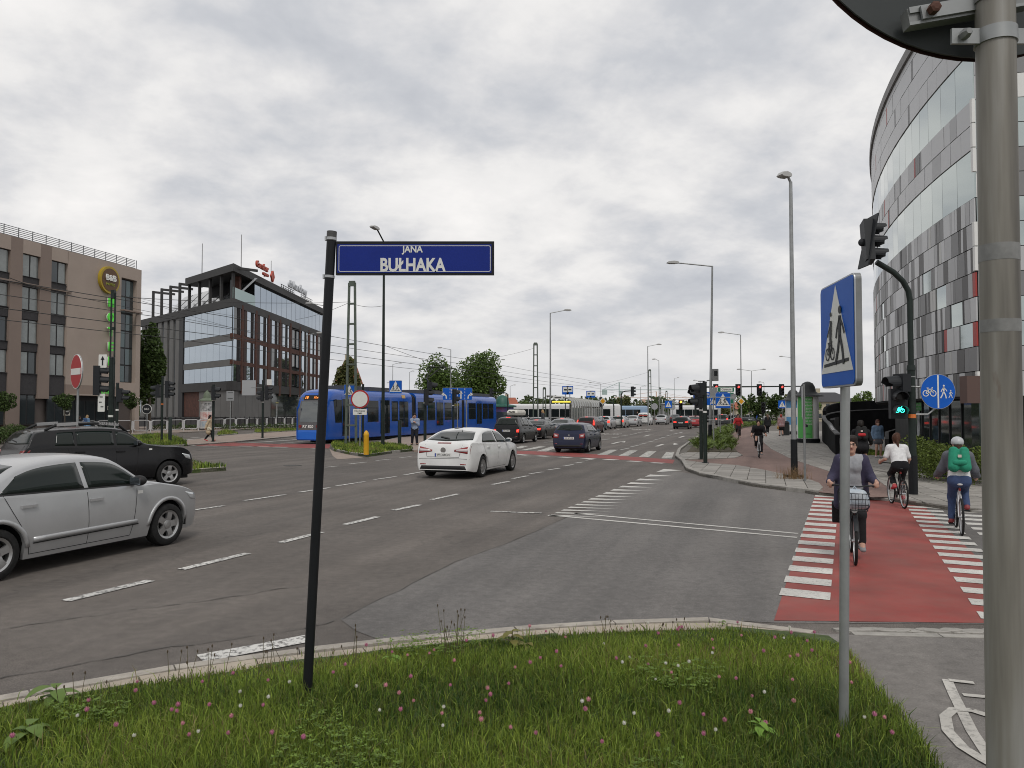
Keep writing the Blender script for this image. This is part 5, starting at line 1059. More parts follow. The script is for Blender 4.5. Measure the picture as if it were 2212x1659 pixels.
def gy(u, Y, z=0.0): p = AT(u, 888, Y); return Vector((p.x, Y, z))
lamp('tall grey lamp post with black lower sleeve beside the kerb at the crossing', G(1716, 1030, .1), 8.75, 250, .10, .36, .08, .05, sleeve=1.1, rise=.16)
lamp('grey lamp post with long arm to the left over the juniper bed', G(1533.5, 956, .1), 10.9, 268, 2.15, .75, .10, .055, sleeve=1.1, rise=.18, lean=-.25)
lamp('dark lamp post rising behind the street name sign from the grass island', G(827, 963, .12), 11.3, 195, .9, .75, .10, .055, mat=m_dkg, rise=.5)
for lb, u, v, Y, az, arm, kw in (('grey lamp post left of the tram shelters with its arm to the right', 1189, 676, 72, 90, 1.35, {}), ('lamp post behind the queue with its arm to the right', 1400, 748, 107, 90, 1.3, {}), ('lamp post with a short arm to the left behind the queue', 1424, 779, 136, 270, .6, {}), ('lamp post carrying the yellow diamond sign, arm to the left', 1601.5, 723, 90, 270, 2.0, {}),
      ('double armed lamp post behind the walking people', 1624, 801, 134, 90, 1.9, dict(arms=2)), ('lamp post in front of the big tree with its arm to the left', 973.5, 755, 111, 270, 1.3, {}), ('lamp post at the right edge of the big tree', 1069, 780, 138, 90, 1.2, {}), ('lamp post over the tram roof left of the big tree', 848, 787, 146, 90, 1.1, {}), ('small lamp post over the tram between pole and tree', 884, 804, 176, 90, .6, {}),
      ('lamp post near the far right end of the queue', 1457, 818, 213, 90, .8, {}), ('double armed lamp post in front of the big tree', 1046, 826, 170, 90, 1.6, dict(arms=2)), ('distant lamp post between the shelters and the tree', 1102, 834, 180, 90, .8, {}), ('lamp post over the far end of the shelters', 1298, 829, 165, 270, 2.0, {}),
      ('lamp post in front of the dark office facade', 661, 724, 88, 90, 1.2, {}), ('lamp post behind the upper black post of the name sign', 703, 661, 74, 270, 1.4, {}), ('lamp post left of the gantry beyond the blue lane sign', 1513, 824, 165, 270, 1.0, {}), ('distant lamp post near the crane', 1384, 836, 190, 90, .9, {}), ('lamp post behind the poster columns with arm to the left', 1716, 773, 140, 270, 2.0, {}), ('curved lamp post behind the right signal of the gantry', 1651, 828, 150, 270, .6, dict(curve=True))):
    h = Hof(u, v, Y); lamp(lb, gy(u, Y), h, az, arm, .7 if Y < 150 else .6, .09, .05, **kw)
# lattice tram poles
def lattice(label, base, h, w0=.52, w1=.30, az=0, thin=1):
    m_lat = MATS['lattice_green'] if thin == 1 else m_dkg
    t = thing('lattice_pole', label, 'tram pole', base, az)
    for s in (-1, 1): MB().bar((s * w0 / 2, 0, 0), (s * w1 / 2, 0, h), .075 * thin, .13 * thin).build('chord', m_lat, t)
    n = max(4, int(h / 1.1))
    for k in range(1, n + 1): z = h * k / n - .05; w = w0 + (w1 - w0) * z / h; MB().box((0, 0, z), (w, .14, .10 if k < n else .3)).build('batten', m_lat, t)
    return t
lattice('green lattice tram pole on the grass island', G(758, 961, .11), Hof(760, 622, 45), .62, .34, R(-10)); lattice('green lattice tram pole behind the queue left of the shelters', gy(1157, 79), Hof(1156, 742, 79), .5, .34)
lattice('distant lattice pole beside the lamp post behind the queue', gy(1404, 130), Hof(1404, 799, 130), .5, .34); lattice('far lattice pole right of the distant lamp post', gy(1426, 160), Hof(1426, 838, 160)); lattice('farthest lattice pole near the crane', gy(1440, 175), Hof(1440, 845, 175)); lattice('lattice pole in front of the shelters, blue plate on it', gy(1176, 100), Hof(1176, 838, 100), .4, .3)
lattice('dark lattice mast behind the left traffic light by the hotel', Vector((*gy(240.5, 27.3).xy, .12)), Hof(245, 640, 27.3), .17, .13, thin=.4)
# overhead wires
def wire(label, pts, r=.012, sag=.0):
    P = []
    for a, b in zip(pts[:-1], pts[1:]):
        a = Vector(a); b = Vector(b)
        for i in range(8): t_ = i / 8; q = a.lerp(b, t_); q.z -= sag * 4 * t_ * (1 - t_); P.append(q)
    P.append(Vector(pts[-1])); MB().tube(P, r, 5).build('overhead_wire', M('wire_dark', (.05, .05, .05), .6), None, label=label, cat='wire', group='overhead tram wires')
GW = 'overhead tram wire strung above the tracks'
for k, (lat_, z) in enumerate(((-2.1, 5.95), (-2.1, 7.0), (-5.6, 5.95), (-5.6, 7.0))):
    b0 = Vector((-11.45, 47.3, z)) + RN * (lat_ + .9); wire(GW, [b0 - RD * 45, b0 - RD * 8, b0 + RD * 32, b0 + RD * 76, b0 + RD * 120], .016, .12)
for a, b in (((758, 652, 45), (240, 640, 27.5)), ((1154, 752, 79), (1040, 776, 85)), ((758, 652, 45), (640, 690, 62)), ((240, 650, 27.3), (20, 600, 24)), ((0, 606, 40), (700, 742, 62)), ((306, 650, 60), (700, 760, 70)), ((828, 745, 43.7), (1000, 800, 60)), ((1404, 803, 130), (1260, 838, 110)), ((280, 640, 70), (560, 690, 80)), ((758, 655, 45), (830, 660, 46))):
    wire('thin cross wire between tram poles', [AT(*a), AT(*b)], .012, .15)
# traffic signals
def sig_head(parent, loc, face, n=3, lit=None, r=.10, litm=None, board=False, tilt=0):
    """face: direction the lenses look, clockwise from +Y"""
    g = r * 2.55; H_ = g * n + .06
    o = MB().box((0, .1, 0), (r * 2.9, .2, H_)).build('signal_head', m_sblack, parent, loc=loc, rot=(0, tilt, R(180 - face)))
    if board: MB().box((0, .205, 0), (r * 4.6, .012, H_ + .3)).build('backing_board', m_sblack, o)
    for k in range(n):
        z = H_ / 2 - .03 - g * (k + .5); m_ = (litm if lit == k else m_lens)
        MB().lathe([(r * .95, 0), (r * .95, -.012), (r * .5, -.03)], (0, 0, z), 18, axis='Y').build('lens', m_, o)
        V = []; nn = 14
        for i in range(nn + 1):
            a = R(-25 + 230 * i / nn); x, zz = r * 1.12 * math.cos(a), r * 1.12 * math.sin(a); V += [(x, 0, z + zz), (x * .97, -.28 + .10 * (zz < 0) - .03, z + zz * .93 - .02), (x * 1.06, -.28 + .10 * (zz < 0) - .03, z + zz * 1.02 - .02), (x * 1.1, 0, z + zz * 1.1)]
        MB().add(V, [(4 * i + j, 4 * i + 4 + j, 4 * i + 4 + (j + 1) % 4, 4 * i + (j + 1) % 4) for i in range(nn) for j in range(4)]).build('visor', m_sblack, o)
    return o
def signal_pole(label, base, h, r=.06, mat=None, heads=(), bands=()):
    t = thing('traffic_light', label, 'traffic light', base); MB().tube([(0, 0, 0), (0, 0, h)], r, 14).build('pole', mat or m_dkg, t, 40); MB().lathe([(r + .012, 0), (r * .9, .05)], (0, 0, h), 14).build('pole_cap', m_blk, t)
    MB().lathe([(r + .06, 0), (r + .055, .02)], (0, 0, 0), 14).build('base_flange', m_blk, t)
    for (dx, dy, z, face, n, lit, lm, rr) in heads:
        sig_head(t, (dx, dy, z), face, n, lit, rr, lm)
        MB().bar((0, 0, z + .3), (dx, dy, z + .3), .03, .03).build('bracket', m_blk, t); MB().bar((0, 0, z - .3), (dx, dy, z - .3), .03, .03).build('bracket', m_blk, t)
    for z, m_ in bands: MB().lathe([(r + .004, 0), (r + .004, .07)], (0, 0, z), 14).build('reflective_band', m_, t)
    return t
m_or = M('sticker_orange', (.6, .16, .03), .5)
b = Vector((*gy(239, 26.7).xy, .12)); hz = AT(217, 822, 26.7)
t1 = signal_pole('three lamp traffic light with arrow plate beside the no entry sign', b, 3.75, .075, m_dkg, [(hz.x - b.x, 0, hz.z - .12, 72, 3, None, None, .125)], ((1.7, m_swhite),))
pa = AT(222, 780, 26.6); ap = MB(); ap.plate(rrect(.28, .46, .03), -.01, .01); pl = ap.build('arrow_plate', m_swhite, t1, loc=pa - b)
q = MB(); [q.plate(P, -.016, -.011) for P in arrow_glyph('up', .30)]; q.build('arrow_symbol', m_sblack, pl)
pa = AT(219, 870, 26.6); pl = MB().plate(rrect(.24, .62, .02), -.01, .01).build('text_plate', m_swhite, t1, loc=pa - b)
for k, (x_, z_) in enumerate(((.0, .2), (-.03, .02), (.03, -.14))): MB().plate(rrect(.10, .035, .01, (x_, z_)), -.014, -.011).build('plate_mark', m_sblack, pl)
b = Vector((*gy(253, 34).xy, .12)); signal_pole('narrow signal seen edge-on right of the mast by the hotel', b, Hof(253, 835, 34), .06, m_dkg, [(.22, 0, Hof(261, 860, 34), 80, 2, None, None, .10)], ((Hof(253, 893, 34), m_swhite),))
b = G(349, 957, .1); signal_pole('signal post with two heads on the left grass island', b, Hof(349, 820, 48), .07, m_dkg, [(-.36, 0, Hof(338, 850, 48), 262, 2, None, None, .14), (.42, 0, Hof(358, 846, 48), 85, 3, None, None, .125)], ((Hof(349, 878, 48), m_or),))
b = G(367, 958, .1); t_ = thing('post', 'plain dark post beside the two-headed signal on the left island', 'post', b); MB().tube([(0, 0, 0), (0, 0, Hof(367, 905, 48)), (0, 0, Hof(367, 904, 48))], [.10, .10, .08], 12).build('shaft', m_dkg, t_, 40); MB().lathe([(.14, 0), (.13, .03)], n=12).build('base_flange', m_blk, t_)
b = G(460, 954, .08); signal_pole('pedestrian signal on a dark pole in front of the woman in the beige coat', b, Hof(461, 835, 50), .08, m_dkg, [(.15, -.1, Hof(463, 853, 50), 80, 2, None, None, .16)], ((Hof(461, 869, 50), m_swhite),))
b = G(567, 946, .08); t4 = signal_pole('signal with backs of plates right of the far poster column', b, Hof(568, 825, 56), .08, m_dkg, [(.4, 0, Hof(577, 852, 56), 85, 3, None, None, .125), (-.15, 0, Hof(563, 858, 56), 262, 2, None, None, .14)], ((Hof(568, 872, 56), m_swhite),))
MB().box((-1.05, .05, Hof(552, 840, 56)), (1.0, .02, 1.1)).build('sign_back', m_alu, t4); MB().bar((-1.05, .07, Hof(552, 840, 56)), (0, 0, Hof(552, 840, 56)), .04, .04).build('bracket', m_galvd, t4); MB().box((.45, 0, Hof(585, 828, 56)), (.36, .02, .42)).build('direction_plate', m_swhite, t4)
b = G(497, 931, .1); t_ = thing('road_sign', 'back of a square sign on a grey post left of the far signals', 'sign', b); MB().tube([(0, 0, 0), (0, 0, Hof(497, 847, 74))], .05, 10).build('post', m_galv, t_); MB().box((0, -.07, Hof(497, 857, 74)), (.75, .02, .95)).build('sign_back', m_alu, t_)
for z in (.3, -.25): MB().box((0, -.085, Hof(497, 857, 74) + z), (.5, .02, .05)).build('rail', m_sback, t_)
# no entry sign
def round_sign(label, post_b, zc, d, face, post_h, cat='sign', back=False, postm=None, pr=.035):
    t = thing('road_sign', label, cat, post_b, R(180 - face)); MB().tube([(0, .06, 0), (0, .06, post_h)], pr, 12).build('post', postm or m_galv, t, 40); return t
b = Vector((*gy(163, 24).xy, .12)); zc = Hof(169, 811, 24); ns = round_sign('red no entry sign with white bar on the left median', b, zc, 1.0, 224, zc + .1)
for rr_, y, m_ in ((.545, .02, m_alu), (.535, -.004, m_swhite), (.515, -.008, m_sred)): MB().lathe([(rr_, y), (rr_, y - .02)], (.05, 0, zc), 40, axis='Y').build('disc' if rr_ < .54 else 'disc_back', m_, ns)
MB().plate(rrect(.92, .20, .01), -.034, -.029).build('white_bar', m_swhite, ns, loc=(.05, 0, zc))
# island signs
b = G(777, 967, .12); zc = Hof(777.4, 868, 42); nv = round_sign('round white sign with red ring reading Nie dotyczy KMK below', b, zc, .96, 180, zc + .4)
for rr_, y, m_ in ((.485, .02, m_alu), (.48, -.004, m_sred), (.40, -.025, m_swhite)): MB().lathe([(rr_, y), (rr_, y - .02)], (0, 0, zc), 40, axis='Y').build('disc', m_, nv)
pl = MB().plate(rrect(.72, .31, .03), -.03, -.01).build('text_plate', m_swhite, nv, loc=(0, 0, zc - .67)); text_obj('Nie dotyczy', .115, m_sblack, pl, (0, -.033, .055), ext=.001, bold=.002); text_obj('KMK', .115, m_sblack, pl, (0, -.033, -.075), ext=.001, bold=.002)
def crossing_face(parent, loc, wd, ht, full=True):
    o = MB().plate(rrect(wd, ht, wd * .06), -.012, .012).build('sign_plate', m_alu, parent, loc=loc)
    MB().plate(rrect(wd * .965, ht * .97, wd * .05), -.016, -.0125).build('sign_face', m_sblue, o)
    zb = -.36 * ht; MB().plate([(-.46 * wd, zb), (.46 * wd, zb), (.0, .46 * ht)], -.019, -.0165).build('white_triangle', m_swhite, o)
    sc = ht * .30
    ln = MB().plate([(-.36 * wd, zb + .06 * ht), (.36 * wd, zb + .085 * ht), (.36 * wd, zb + .115 * ht), (-.36 * wd, zb + .09 * ht)], -.0215, -.0195).build('ground_line', m_sblack, o)
    P = man_glyph(sc * .98); q = MB(); [q.plate(p, -.0235, -.022, c=(.13 * wd, zb + .06 * ht)) for p in P]; q.build('walker_symbol', m_sblack, o)
    q = MB()
    for p in bike_glyph(ht * .135, .10): q.plate(p, -.0235, -.022, c=(-.17 * wd, zb + .18 * ht))
    for p in [circ(ht * .022, 10, (-.13 * wd, zb + .56 * ht))] + stroke([(-.15 * wd, zb + .31 * ht), (-.13 * wd, zb + .50 * ht)], .05 * ht) + stroke([(-.13 * wd, zb + .47 * ht), (-.24 * wd, zb + .35 * ht)], .022 * ht) + stroke([(-.15 * wd, zb + .31 * ht), (-.19 * wd, zb + .24 * ht), (-.15 * wd, zb + .15 * ht)], .03 * ht): q.plate(p, -.0245, -.0236)
    q.build('cyclist_symbol', m_sblack, o); return o
p = AT(854.5, 836, 43.2); t_ = thing('road_sign', 'blue cycle and pedestrian crossing sign bracketed to the dark lamp post', 'sign', Vector((p.x, p.y, .12))); crossing_face(t_, (0, 0, p.z - .12), .72, .74)
for z in (.25, -.2): MB().bar((0, .03, p.z - .12 + z), (-.55, .4, p.z - .12 + z), .03, .03).build('bracket', m_galv, t_)
MB().tube([(0, .05, 0), (0, .05, .02)], .04, 8).build('foot', m_galv, t_)
p = AT(755, 844, 47); t_ = thing('road_sign', 'blue crossing sign half hidden behind the lattice tram pole', 'sign', Vector((p.x, p.y, .12))); crossing_face(t_, (0, 0, p.z - .12), .68, .74); MB().tube([(0, .06, 0), (0, .06, p.z)], .04, 10).build('post', m_galv, t_)
b = G(783.5, 960, .11); signal_pole('signal seen from behind beyond the round white sign', b, Hof(783, 835, 44), .065, m_dkg, [(.0, .15, Hof(783, 872, 44) - .3, 20, 3, None, None, .11)])
b = G(791, 984, .11); yb = thing('bollard', 'yellow bollard on the grass island', 'bollard', b); MB().lathe([(.115, 0), (.115, .85), (.118, .86), (.118, .92), (.09, 1.0), (.05, 1.06), (.02, 1.08)], n=16).build('shaft', M('bollard_yellow', (.62, .33, .01), .5, vary=.1), yb, 40); MB().lathe([(.13, 0), (.13, .04)], n=16).build('collar', m_sback, yb)
b = G(863, 961, .10); t_ = thing('post', 'short dark post beside the man on the phone', 'post', b); MB().tube([(0, 0, 0), (0, 0, 1.38), (0, 0, 1.42)], [.105, .105, .09], 12).build('shaft', m_dkg, t_, 40); MB().lathe([(.14, 0), (.13, .03)], n=12).build('base_flange', m_blk, t_)
b = G(918, 967, .10); signal_pole('signal pole with two heads right of the man on the phone', b, Hof(918, 850, 42), .08, m_dkg, [(.15, 0, Hof(922, 863, 42), 75, 2, None, None, .16), (.32, .1, Hof(924, 839, 42), 75, 1, None, None, .15)], ((Hof(918, 876, 42), m_swhite),))
b = gy(979, 59); signal_pole('signal pole in front of the blue lane sign', b, Hof(979, 842, 59), .085, m_dkg, [(.2, 0, Hof(983, 856, 59), 75, 2, None, None, .2)], ((Hof(979, 877, 59), m_swhite),))
def lane_sign(label, b, zc, wd, ht, posts, arrows):
    t = thing('lane_sign', label, 'sign', b); o = MB().plate(rrect(wd, ht, .05), -.02, .02).build('sign_plate', m_alu, t, loc=(0, 0, zc)); MB().plate(rrect(wd * .985, ht * .96, .04), -.026, -.021).build('sign_face', m_sblue, o)
    for x in posts: MB().tube([(x, .08, 0), (x, .08, zc + ht * .3)], .045, 10).build('post', m_galv, t, 40)
    for x, k in arrows:
        q = MB(); [q.plate(P, -.033, -.028, c=(x * wd, -.08 * ht)) for P in arrow_glyph(k, ht * .62)]; q.build('arrow_symbol', m_swhite, o)
    for x in (-.25, 0, .25):
        for z in (.38, .13, -.12, -.37): MB().plate(rrect(.04, .13, .005, (x * wd, z * ht)), -.033, -.028).build('lane_mark', m_swhite, o)
    return t, o
zc = Hof(988, 851, 61); t_, o = lane_sign('blue lane sign with white arrows behind the white car', gy(988, 61), zc, 2.35, .98, (.0, .72), ((-.37, 'left'), (.12, 'up'), (.36, 'right'))); text_obj('BUS', .26, m_swhite, o, (-.13 * 2.35, -.03, .30), ext=.002, bold=.003); text_obj('TAXI', .2, m_swhite, o, (-.13 * 2.35, -.03, .08), ext=.002)
zc = Hof(1535, 861, 46); t_, o = lane_sign('blue lane sign behind the signals at the juniper bed', gy(1535, 46), zc, 2.08, .80, (-.55, .18), ((-.34, 'left'), (.04, 'right'), (.12, 'up'))); text_obj('BUS', .2, m_swhite, o, (-.06, -.03, .26), ext=.002, bold=.003); text_obj('TAXI', .18, m_swhite, o, (-.04, -.03, .07), ext=.002)
# right corner signals
b = G(*Z4(430, 1345), .1); signal_pole('left of two dark signal poles at the juniper bed', b, Hof(1515, 845, 33), .07, m_dkg, [(-.18, 0, Hof(1508, 866, 33), 262, 2, None, None, .15)], ((Hof(1515, 893, 33), m_swhite),))
b = G(*Z4(475, 1388), .1); t_ = signal_pole('right of two dark signal poles at the juniper bed, sign on brackets', b, Hof(1524, 836, 30.5), .075, m_dkg, [(-.25, 0, Hof(1516, 849, 30.5), 262, 1, None, None, .16)], ((Hof(1524, 897, 30.5), m_swhite),))
p = AT(*Z4(668, 698), 30.4); crossing_face(t_, p - b, .60, .60)
for z in (.1, -.75): MB().tube([(0, 0, p.z - b.z + z), (p.x - b.x - .2, .1, p.z - b.z + z), (p.x - b.x, .05, p.z - b.z + z + (.1 if z < 0 else 0))], .018, 6).build('bracket', m_galv, t_)
for lb, u0, v0, zz in (('thin grey post in the juniper bed', 1542, 963, 3.3), ('thin grey post further back in the juniper bed', 1556, 946, 3.2), ('thin grey sign post at the far side of the juniper bed', 1585, 934, 3.6)):
    q = G(u0, v0, .1); t_ = thing('sign_post', lb, 'post', q); MB().tube([(0, 0, 0), (0, 0, zz)], .035, 8).build('shaft', m_galv, t_, 40); MB().box((0, -.05, zz - .35), (.4, .015, .5)).build('small_plate', m_alu, t_)
# gantry with red signals and direction sign
gY = 100; gz = Hof(1600, 836, gY); x0 = AT(1502, 836, gY).x; x1 = AT(1736, 836, gY).x
ga = thing('signal_gantry', 'signal gantry across the road with four red lights', 'gantry', (x0, gY, 0))
MB().tube([(0, 0, 0), (0, 0, gz - 1.2), (.35, 0, gz - .35), (1.2, 0, gz), (x1 - x0, 0, gz + .1)], [.15, .13, .12, .11, .07], 12).build('mast', m_dkg, ga, 40); MB().lathe([(.3, 0), (.28, .04)], n=12).build('base_flange', m_blk, ga)
for u in (1546, 1594, 1640, 1688):
    p = AT(u, 838, gY); sig_head(ga, (p.x - x0, -.25, p.z - .25), 180, 3, 0, .15, m_lred, board=True)
dsn = thing('direction_sign', 'green direction sign reading Centrum below the gantry', 'sign', (AT(1565, 854, 97).x, 97, 0)); zc = Hof(1565, 854, 97)
for (cz, hh, ww) in ((.73, .62, 2.5), (-.35, 1.45, 2.5)):
    o = MB().plate(rrect(ww, hh, .04), -.03, .03).build('sign_plate', m_swhite, dsn, loc=(0, 0, zc + cz)); MB().plate(rrect(ww - .08, hh - .08, .03), -.036, -.031).build('sign_face', m_sgreen, o)
    if hh < 1:
        MB().plate(rrect(1.5, .42, .03, (.25, 0)), -.042, -.037).build('white_field', m_swhite, o); text_obj('Centrum', .34, m_sblack, o, (.25, -.046, 0), ext=.002, bold=.004); q = MB(); [q.plate(P, -.042, -.037, c=(-.9, -.02)) for P in arrow_glyph('up', .4)]; q.build('arrow_symbol', m_swhite, o)
    else: q = MB(); [q.plate([(y, -x) for x, y in P], -.042, -.037, c=(.85, -.1)) for P in arrow_glyph('up', .4)]; q.build('arrow_symbol', m_swhite, o); MB().plate(rrect(1.2, .36, .03, (-.3, .38)), -.042, -.037).build('white_field', m_swhite, o)
for x in (-.8, .8): MB().tube([(x, .1, 0), (x, .1, zc + 1)], .06, 8).build('post', m_galv, dsn)
def diamond(label, u, v, Y, s, post=True):
    p = AT(u, v, Y); t = thing('road_sign', label, 'sign', (p.x, p.y, 0))
    for q, y, m_ in ((s, 0, m_alu), (s * .97, -.02, m_swhite), (s * .68, -.04, m_syel)): MB().plate([(-q / 2, 0), (0, -q / 2), (q / 2, 0), (0, q / 2)], y - .01, y + .008).build('diamond_plate', m_, t, loc=(0, 0, p.z))
    MB().tube([(0, .06, 0), (0, .06, p.z + .2)], .04, 8).build('post', m_galv, t)
diamond('yellow diamond priority sign on the lamp post near the gantry', 1601, 867, 89.5, .92); diamond('yellow diamond priority sign in front of the tram shelters', 1302, 866.5, 74, .72)
def small_sq(label, u, v, Y, s, post=True):
    p = AT(u, v, Y); t = thing('road_sign', label, 'sign', (p.x, p.y, 0)); o = MB().plate(rrect(s, s, .04), -.01, .01).build('sign_plate', m_sblue, t, loc=(0, 0, p.z)); MB().plate([(-.4 * s, -.36 * s), (.4 * s, -.36 * s), (0, .42 * s)], -.016, -.011).build('white_triangle', m_swhite, o); q = MB(); [q.plate(P, -.02, -.017, c=(0, -.3 * s)) for P in man_glyph(.27 * s)]; q.build('walker_symbol', m_sblack, o); MB().tube([(0, .05, 0), (0, .05, p.z)], .035, 8).build('post', m_galv, t)
small_sq('blue crossing sign left of the amber signal', 1444, 873.5, 120, 1.1); small_sq('blue crossing sign below the rightmost gantry light', 1689.5, 873.5, 105, 1.05)
for lb, u, Y, v0, v1, hs in (('signal lit amber at the far right end of the queue', 1470, 105, 866, 884, [(0, -.2, 0, 180, 3, 0, m_lamb, .17)]), ('dark signal below the gantry by the walking people', 1648, 90, 872, 890, [(.0, -.2, 0, 200, 3, None, None, .16)])):
    zc = Hof(u, (v0 + v1) / 2, Y); signal_pole(lb, gy(u, Y), zc + .6, .07, m_dkg, [(h[0], h[1], zc, *h[3:]) for h in hs])
# arm mounted signal over the queue
def arm_signal(label, u0, v0, u1, v1, Y, hz_=.0):
    b = gy(u0, Y); z0 = Hof(u0, v0, Y); x1 = AT(u1, v1, Y).x - b.x; t = thing('traffic_light', label, 'traffic light', b); MB().tube([(0, 0, 0), (0, 0, z0 - .5), (.12 * (1 if x1 > 0 else -1), 0, z0 - .12), (.5 * (1 if x1 > 0 else -1), 0, z0), (x1, 0, z0 + .05)], [.09, .08, .075, .07, .06], 10).build('pole', m_dkg, t, 40); sig_head(t, (x1, -.2, z0 - .05), 70, 3, None, .15); return t
arm_signal('dark signal hung on a bent arm over the queue', 1342, 845, 1367, 845, 92); arm_signal('dark signal on an arm above the shelters', 1326, 868, 1299, 868, 100); arm_signal('dark arm signal behind the tram rear', 1097, 848, 1062, 846, 100)
# the near corner on the right: arm pole with cycle signal and round sign
b = G(1973, 1068, .1); t_ = thing('traffic_light', 'dark green signal pole with overhanging arm and lit green cycle light', 'traffic light', b); Y0 = b.y
z1 = AT(1967, 800, Y0).z; pts = [(0, 0, 0), (0, 0, z1), (0, 0, AT(1966, 660, Y0).z)]
for u, v in ((1966, 650), (1962, 628), (1950, 607), (1930, 588), (1893, 566)): p = AT(u, v, Y0); pts.append((p.x - b.x, 0, p.z - b.z))
MB().tube([(0, 0, 0), (0, 0, z1)], .085, 16).build('pole', m_dkg, t_, 40); MB().tube([(0, 0, z1 - .05)] + pts[2:], [.065] * 7, 14).build('arm', m_dkg, t_, 40); MB().lathe([(.10, 0), (.088, .12)], (0, 0, z1 - .1), 16).build('collar', m_dkg, t_); MB().lathe([(.1, .0), (.1, .9)], n=16).build('pole_sleeve', m_blk, t_)
p = AT(1884, 522, Y0); sig_head(t_, (p.x - b.x, 0, p.z - b.z), 100, 3, None, .125, tilt=R(12), board=False)
bo = MB().box((0, 0, 0), (.03, .52, 1.25)).build('backing_board', m_sblack, t_, loc=(p.x - b.x - .10, -.02, p.z - b.z), rot=(0, R(12), 0))
MB().ball((0, 0, 0), (.09, .07, .09), 10, 8).build('detector', m_sblack, t_, loc=(p.x - b.x - .24, 0, p.z - b.z - .02))
p = AT(1940, 872, Y0); hd = sig_head(t_, (p.x - b.x, -.05, p.z - b.z), 192, 2, None, .125); q = MB(); [q.plate(P, -.05, -.04, c=(0, 0)) for P in bike_glyph(.10, .12)]; q.build('lit_cycle_symbol', m_lgrn, hd, loc=(0, 0, -.16))
p = AT(1944, 827, Y0); sig_head(t_, (p.x - b.x - .05, 0, p.z - b.z), 265, 1, None, .14)
for z in (AT(0, 815, Y0).z, AT(0, 836, Y0).z): MB().lathe([(.09, 0), (.09, .025)], (0, 0, z - b.z), 14).build('strap', m_galv, t_)
MB().lathe([(.088, 0), (.088, .09)], (0, 0, AT(0, 903, Y0).z - b.z), 14).build('orange_sticker', m_or, t_)
p = AT(2025, 846, Y0 - .1); rs = thing('road_sign', 'round blue sign split between bicycle and pedestrians, on the signal pole', 'sign', (p.x, p.y, .1)); rz_ = p.z - .1
d_ = MB().lathe([(.405, .0), (.405, -.02)], (0, 0, rz_), 44, axis='Y').build('disc_edge', m_alu, rs); MB().lathe([(.395, -.021), (.395, -.026)], (0, 0, rz_), 44, axis='Y').build('disc_face', m_sblue, rs)
MB().plate(rrect(.035, .76, .004, (0, 0)), -.032, -.027).build('divider', m_swhite, rs, loc=(0, 0, rz_))
q = MB(); [q.plate(P, -.032, -.027, c=(-.20, -.04)) for P in bike_glyph(.155, .12)]; q.build('bicycle_symbol', m_swhite, rs, loc=(0, 0, rz_))
q = MB(); [q.plate(P, -.032, -.027, c=(.13, -.16)) for P in man_glyph(.17)]; [q.plate(P, -.032, -.027, c=(.29, -.15)) for P in man_glyph(.10)]; q.build('pedestrian_symbol', m_swhite, rs, loc=(0, 0, rz_))
for v in (836, 895): q = AT(1975, v, Y0); MB().tube([(q.x - p.x, q.y - p.y, q.z - .1), (-.2, .06, q.z - .1), (0, .03, max(q.z - .1, rz_ - .36))], .02, 8).build('bracket', m_galv, rs)
q = G(1739, 1039, .1); t_ = thing('sign_post', 'thin grey post with an edge-on plate next to the tall lamp post', 'post', q); MB().tube([(0, 0, 0), (0, 0, Hof(1734, 838, q.y))], .032, 10).build('shaft', m_galvd, t_, 40); MB().box((-.05, 0, Hof(1733, 868, q.y) - .1), (.02, .5, .85), rz=R(-19)).build('edge_on_plate', m_alu, t_)
# nearest signs
p0 = Vector((2.022, 4.99, 0)); p1 = Vector((1.957, 4.34, 0)); mid = (p0 + p1) / 2; th = math.atan2((p1 - p0).y, (p1 - p0).x)
pb = G(1822, 1582, .045); zt, zbm = AT(1779, 625, 4.99).z, AT(1780, 840, 4.99).z
cs = thing('road_sign', 'large blue cycle and pedestrian crossing sign seen edge-on on a galvanised post', 'sign', (pb.x, pb.y, .045), 0)
ctr = Vector((mid.x - pb.x, mid.y - pb.y, (zt + zbm) / 2 - .045)); f_ = crossing_face(cs, ctr, .64, .645); f_.rotation_euler = (0, 0, th)
fl = MB(); P = rrect(.642, .647, .039)
n = len(P); fl.add([(x, -.004, z) for x, z in P] + [(x, .028, z) for x, z in P] + [(x * .93, .028, z * .93) for x, z in P], [(i, n + i, n + (i + 1) % n, (i + 1) % n) for i in range(n)] + [(n + i, 2 * n + i, 2 * n + (i + 1) % n, n + (i + 1) % n) for i in range(n)]); fl.build('folded_edge', m_galvd, f_)
MB().tube([(0, 0, -.1), (.055, .0, zt - .08)], .029, 18).build('post', m_galv, cs, 40)
for z in (.18, -.18): MB().bar((0, 0, ctr.z + z), (ctr.x * .55, ctr.y * .8, ctr.z + z), .03, .03).build('clamp', m_galvd, cs)
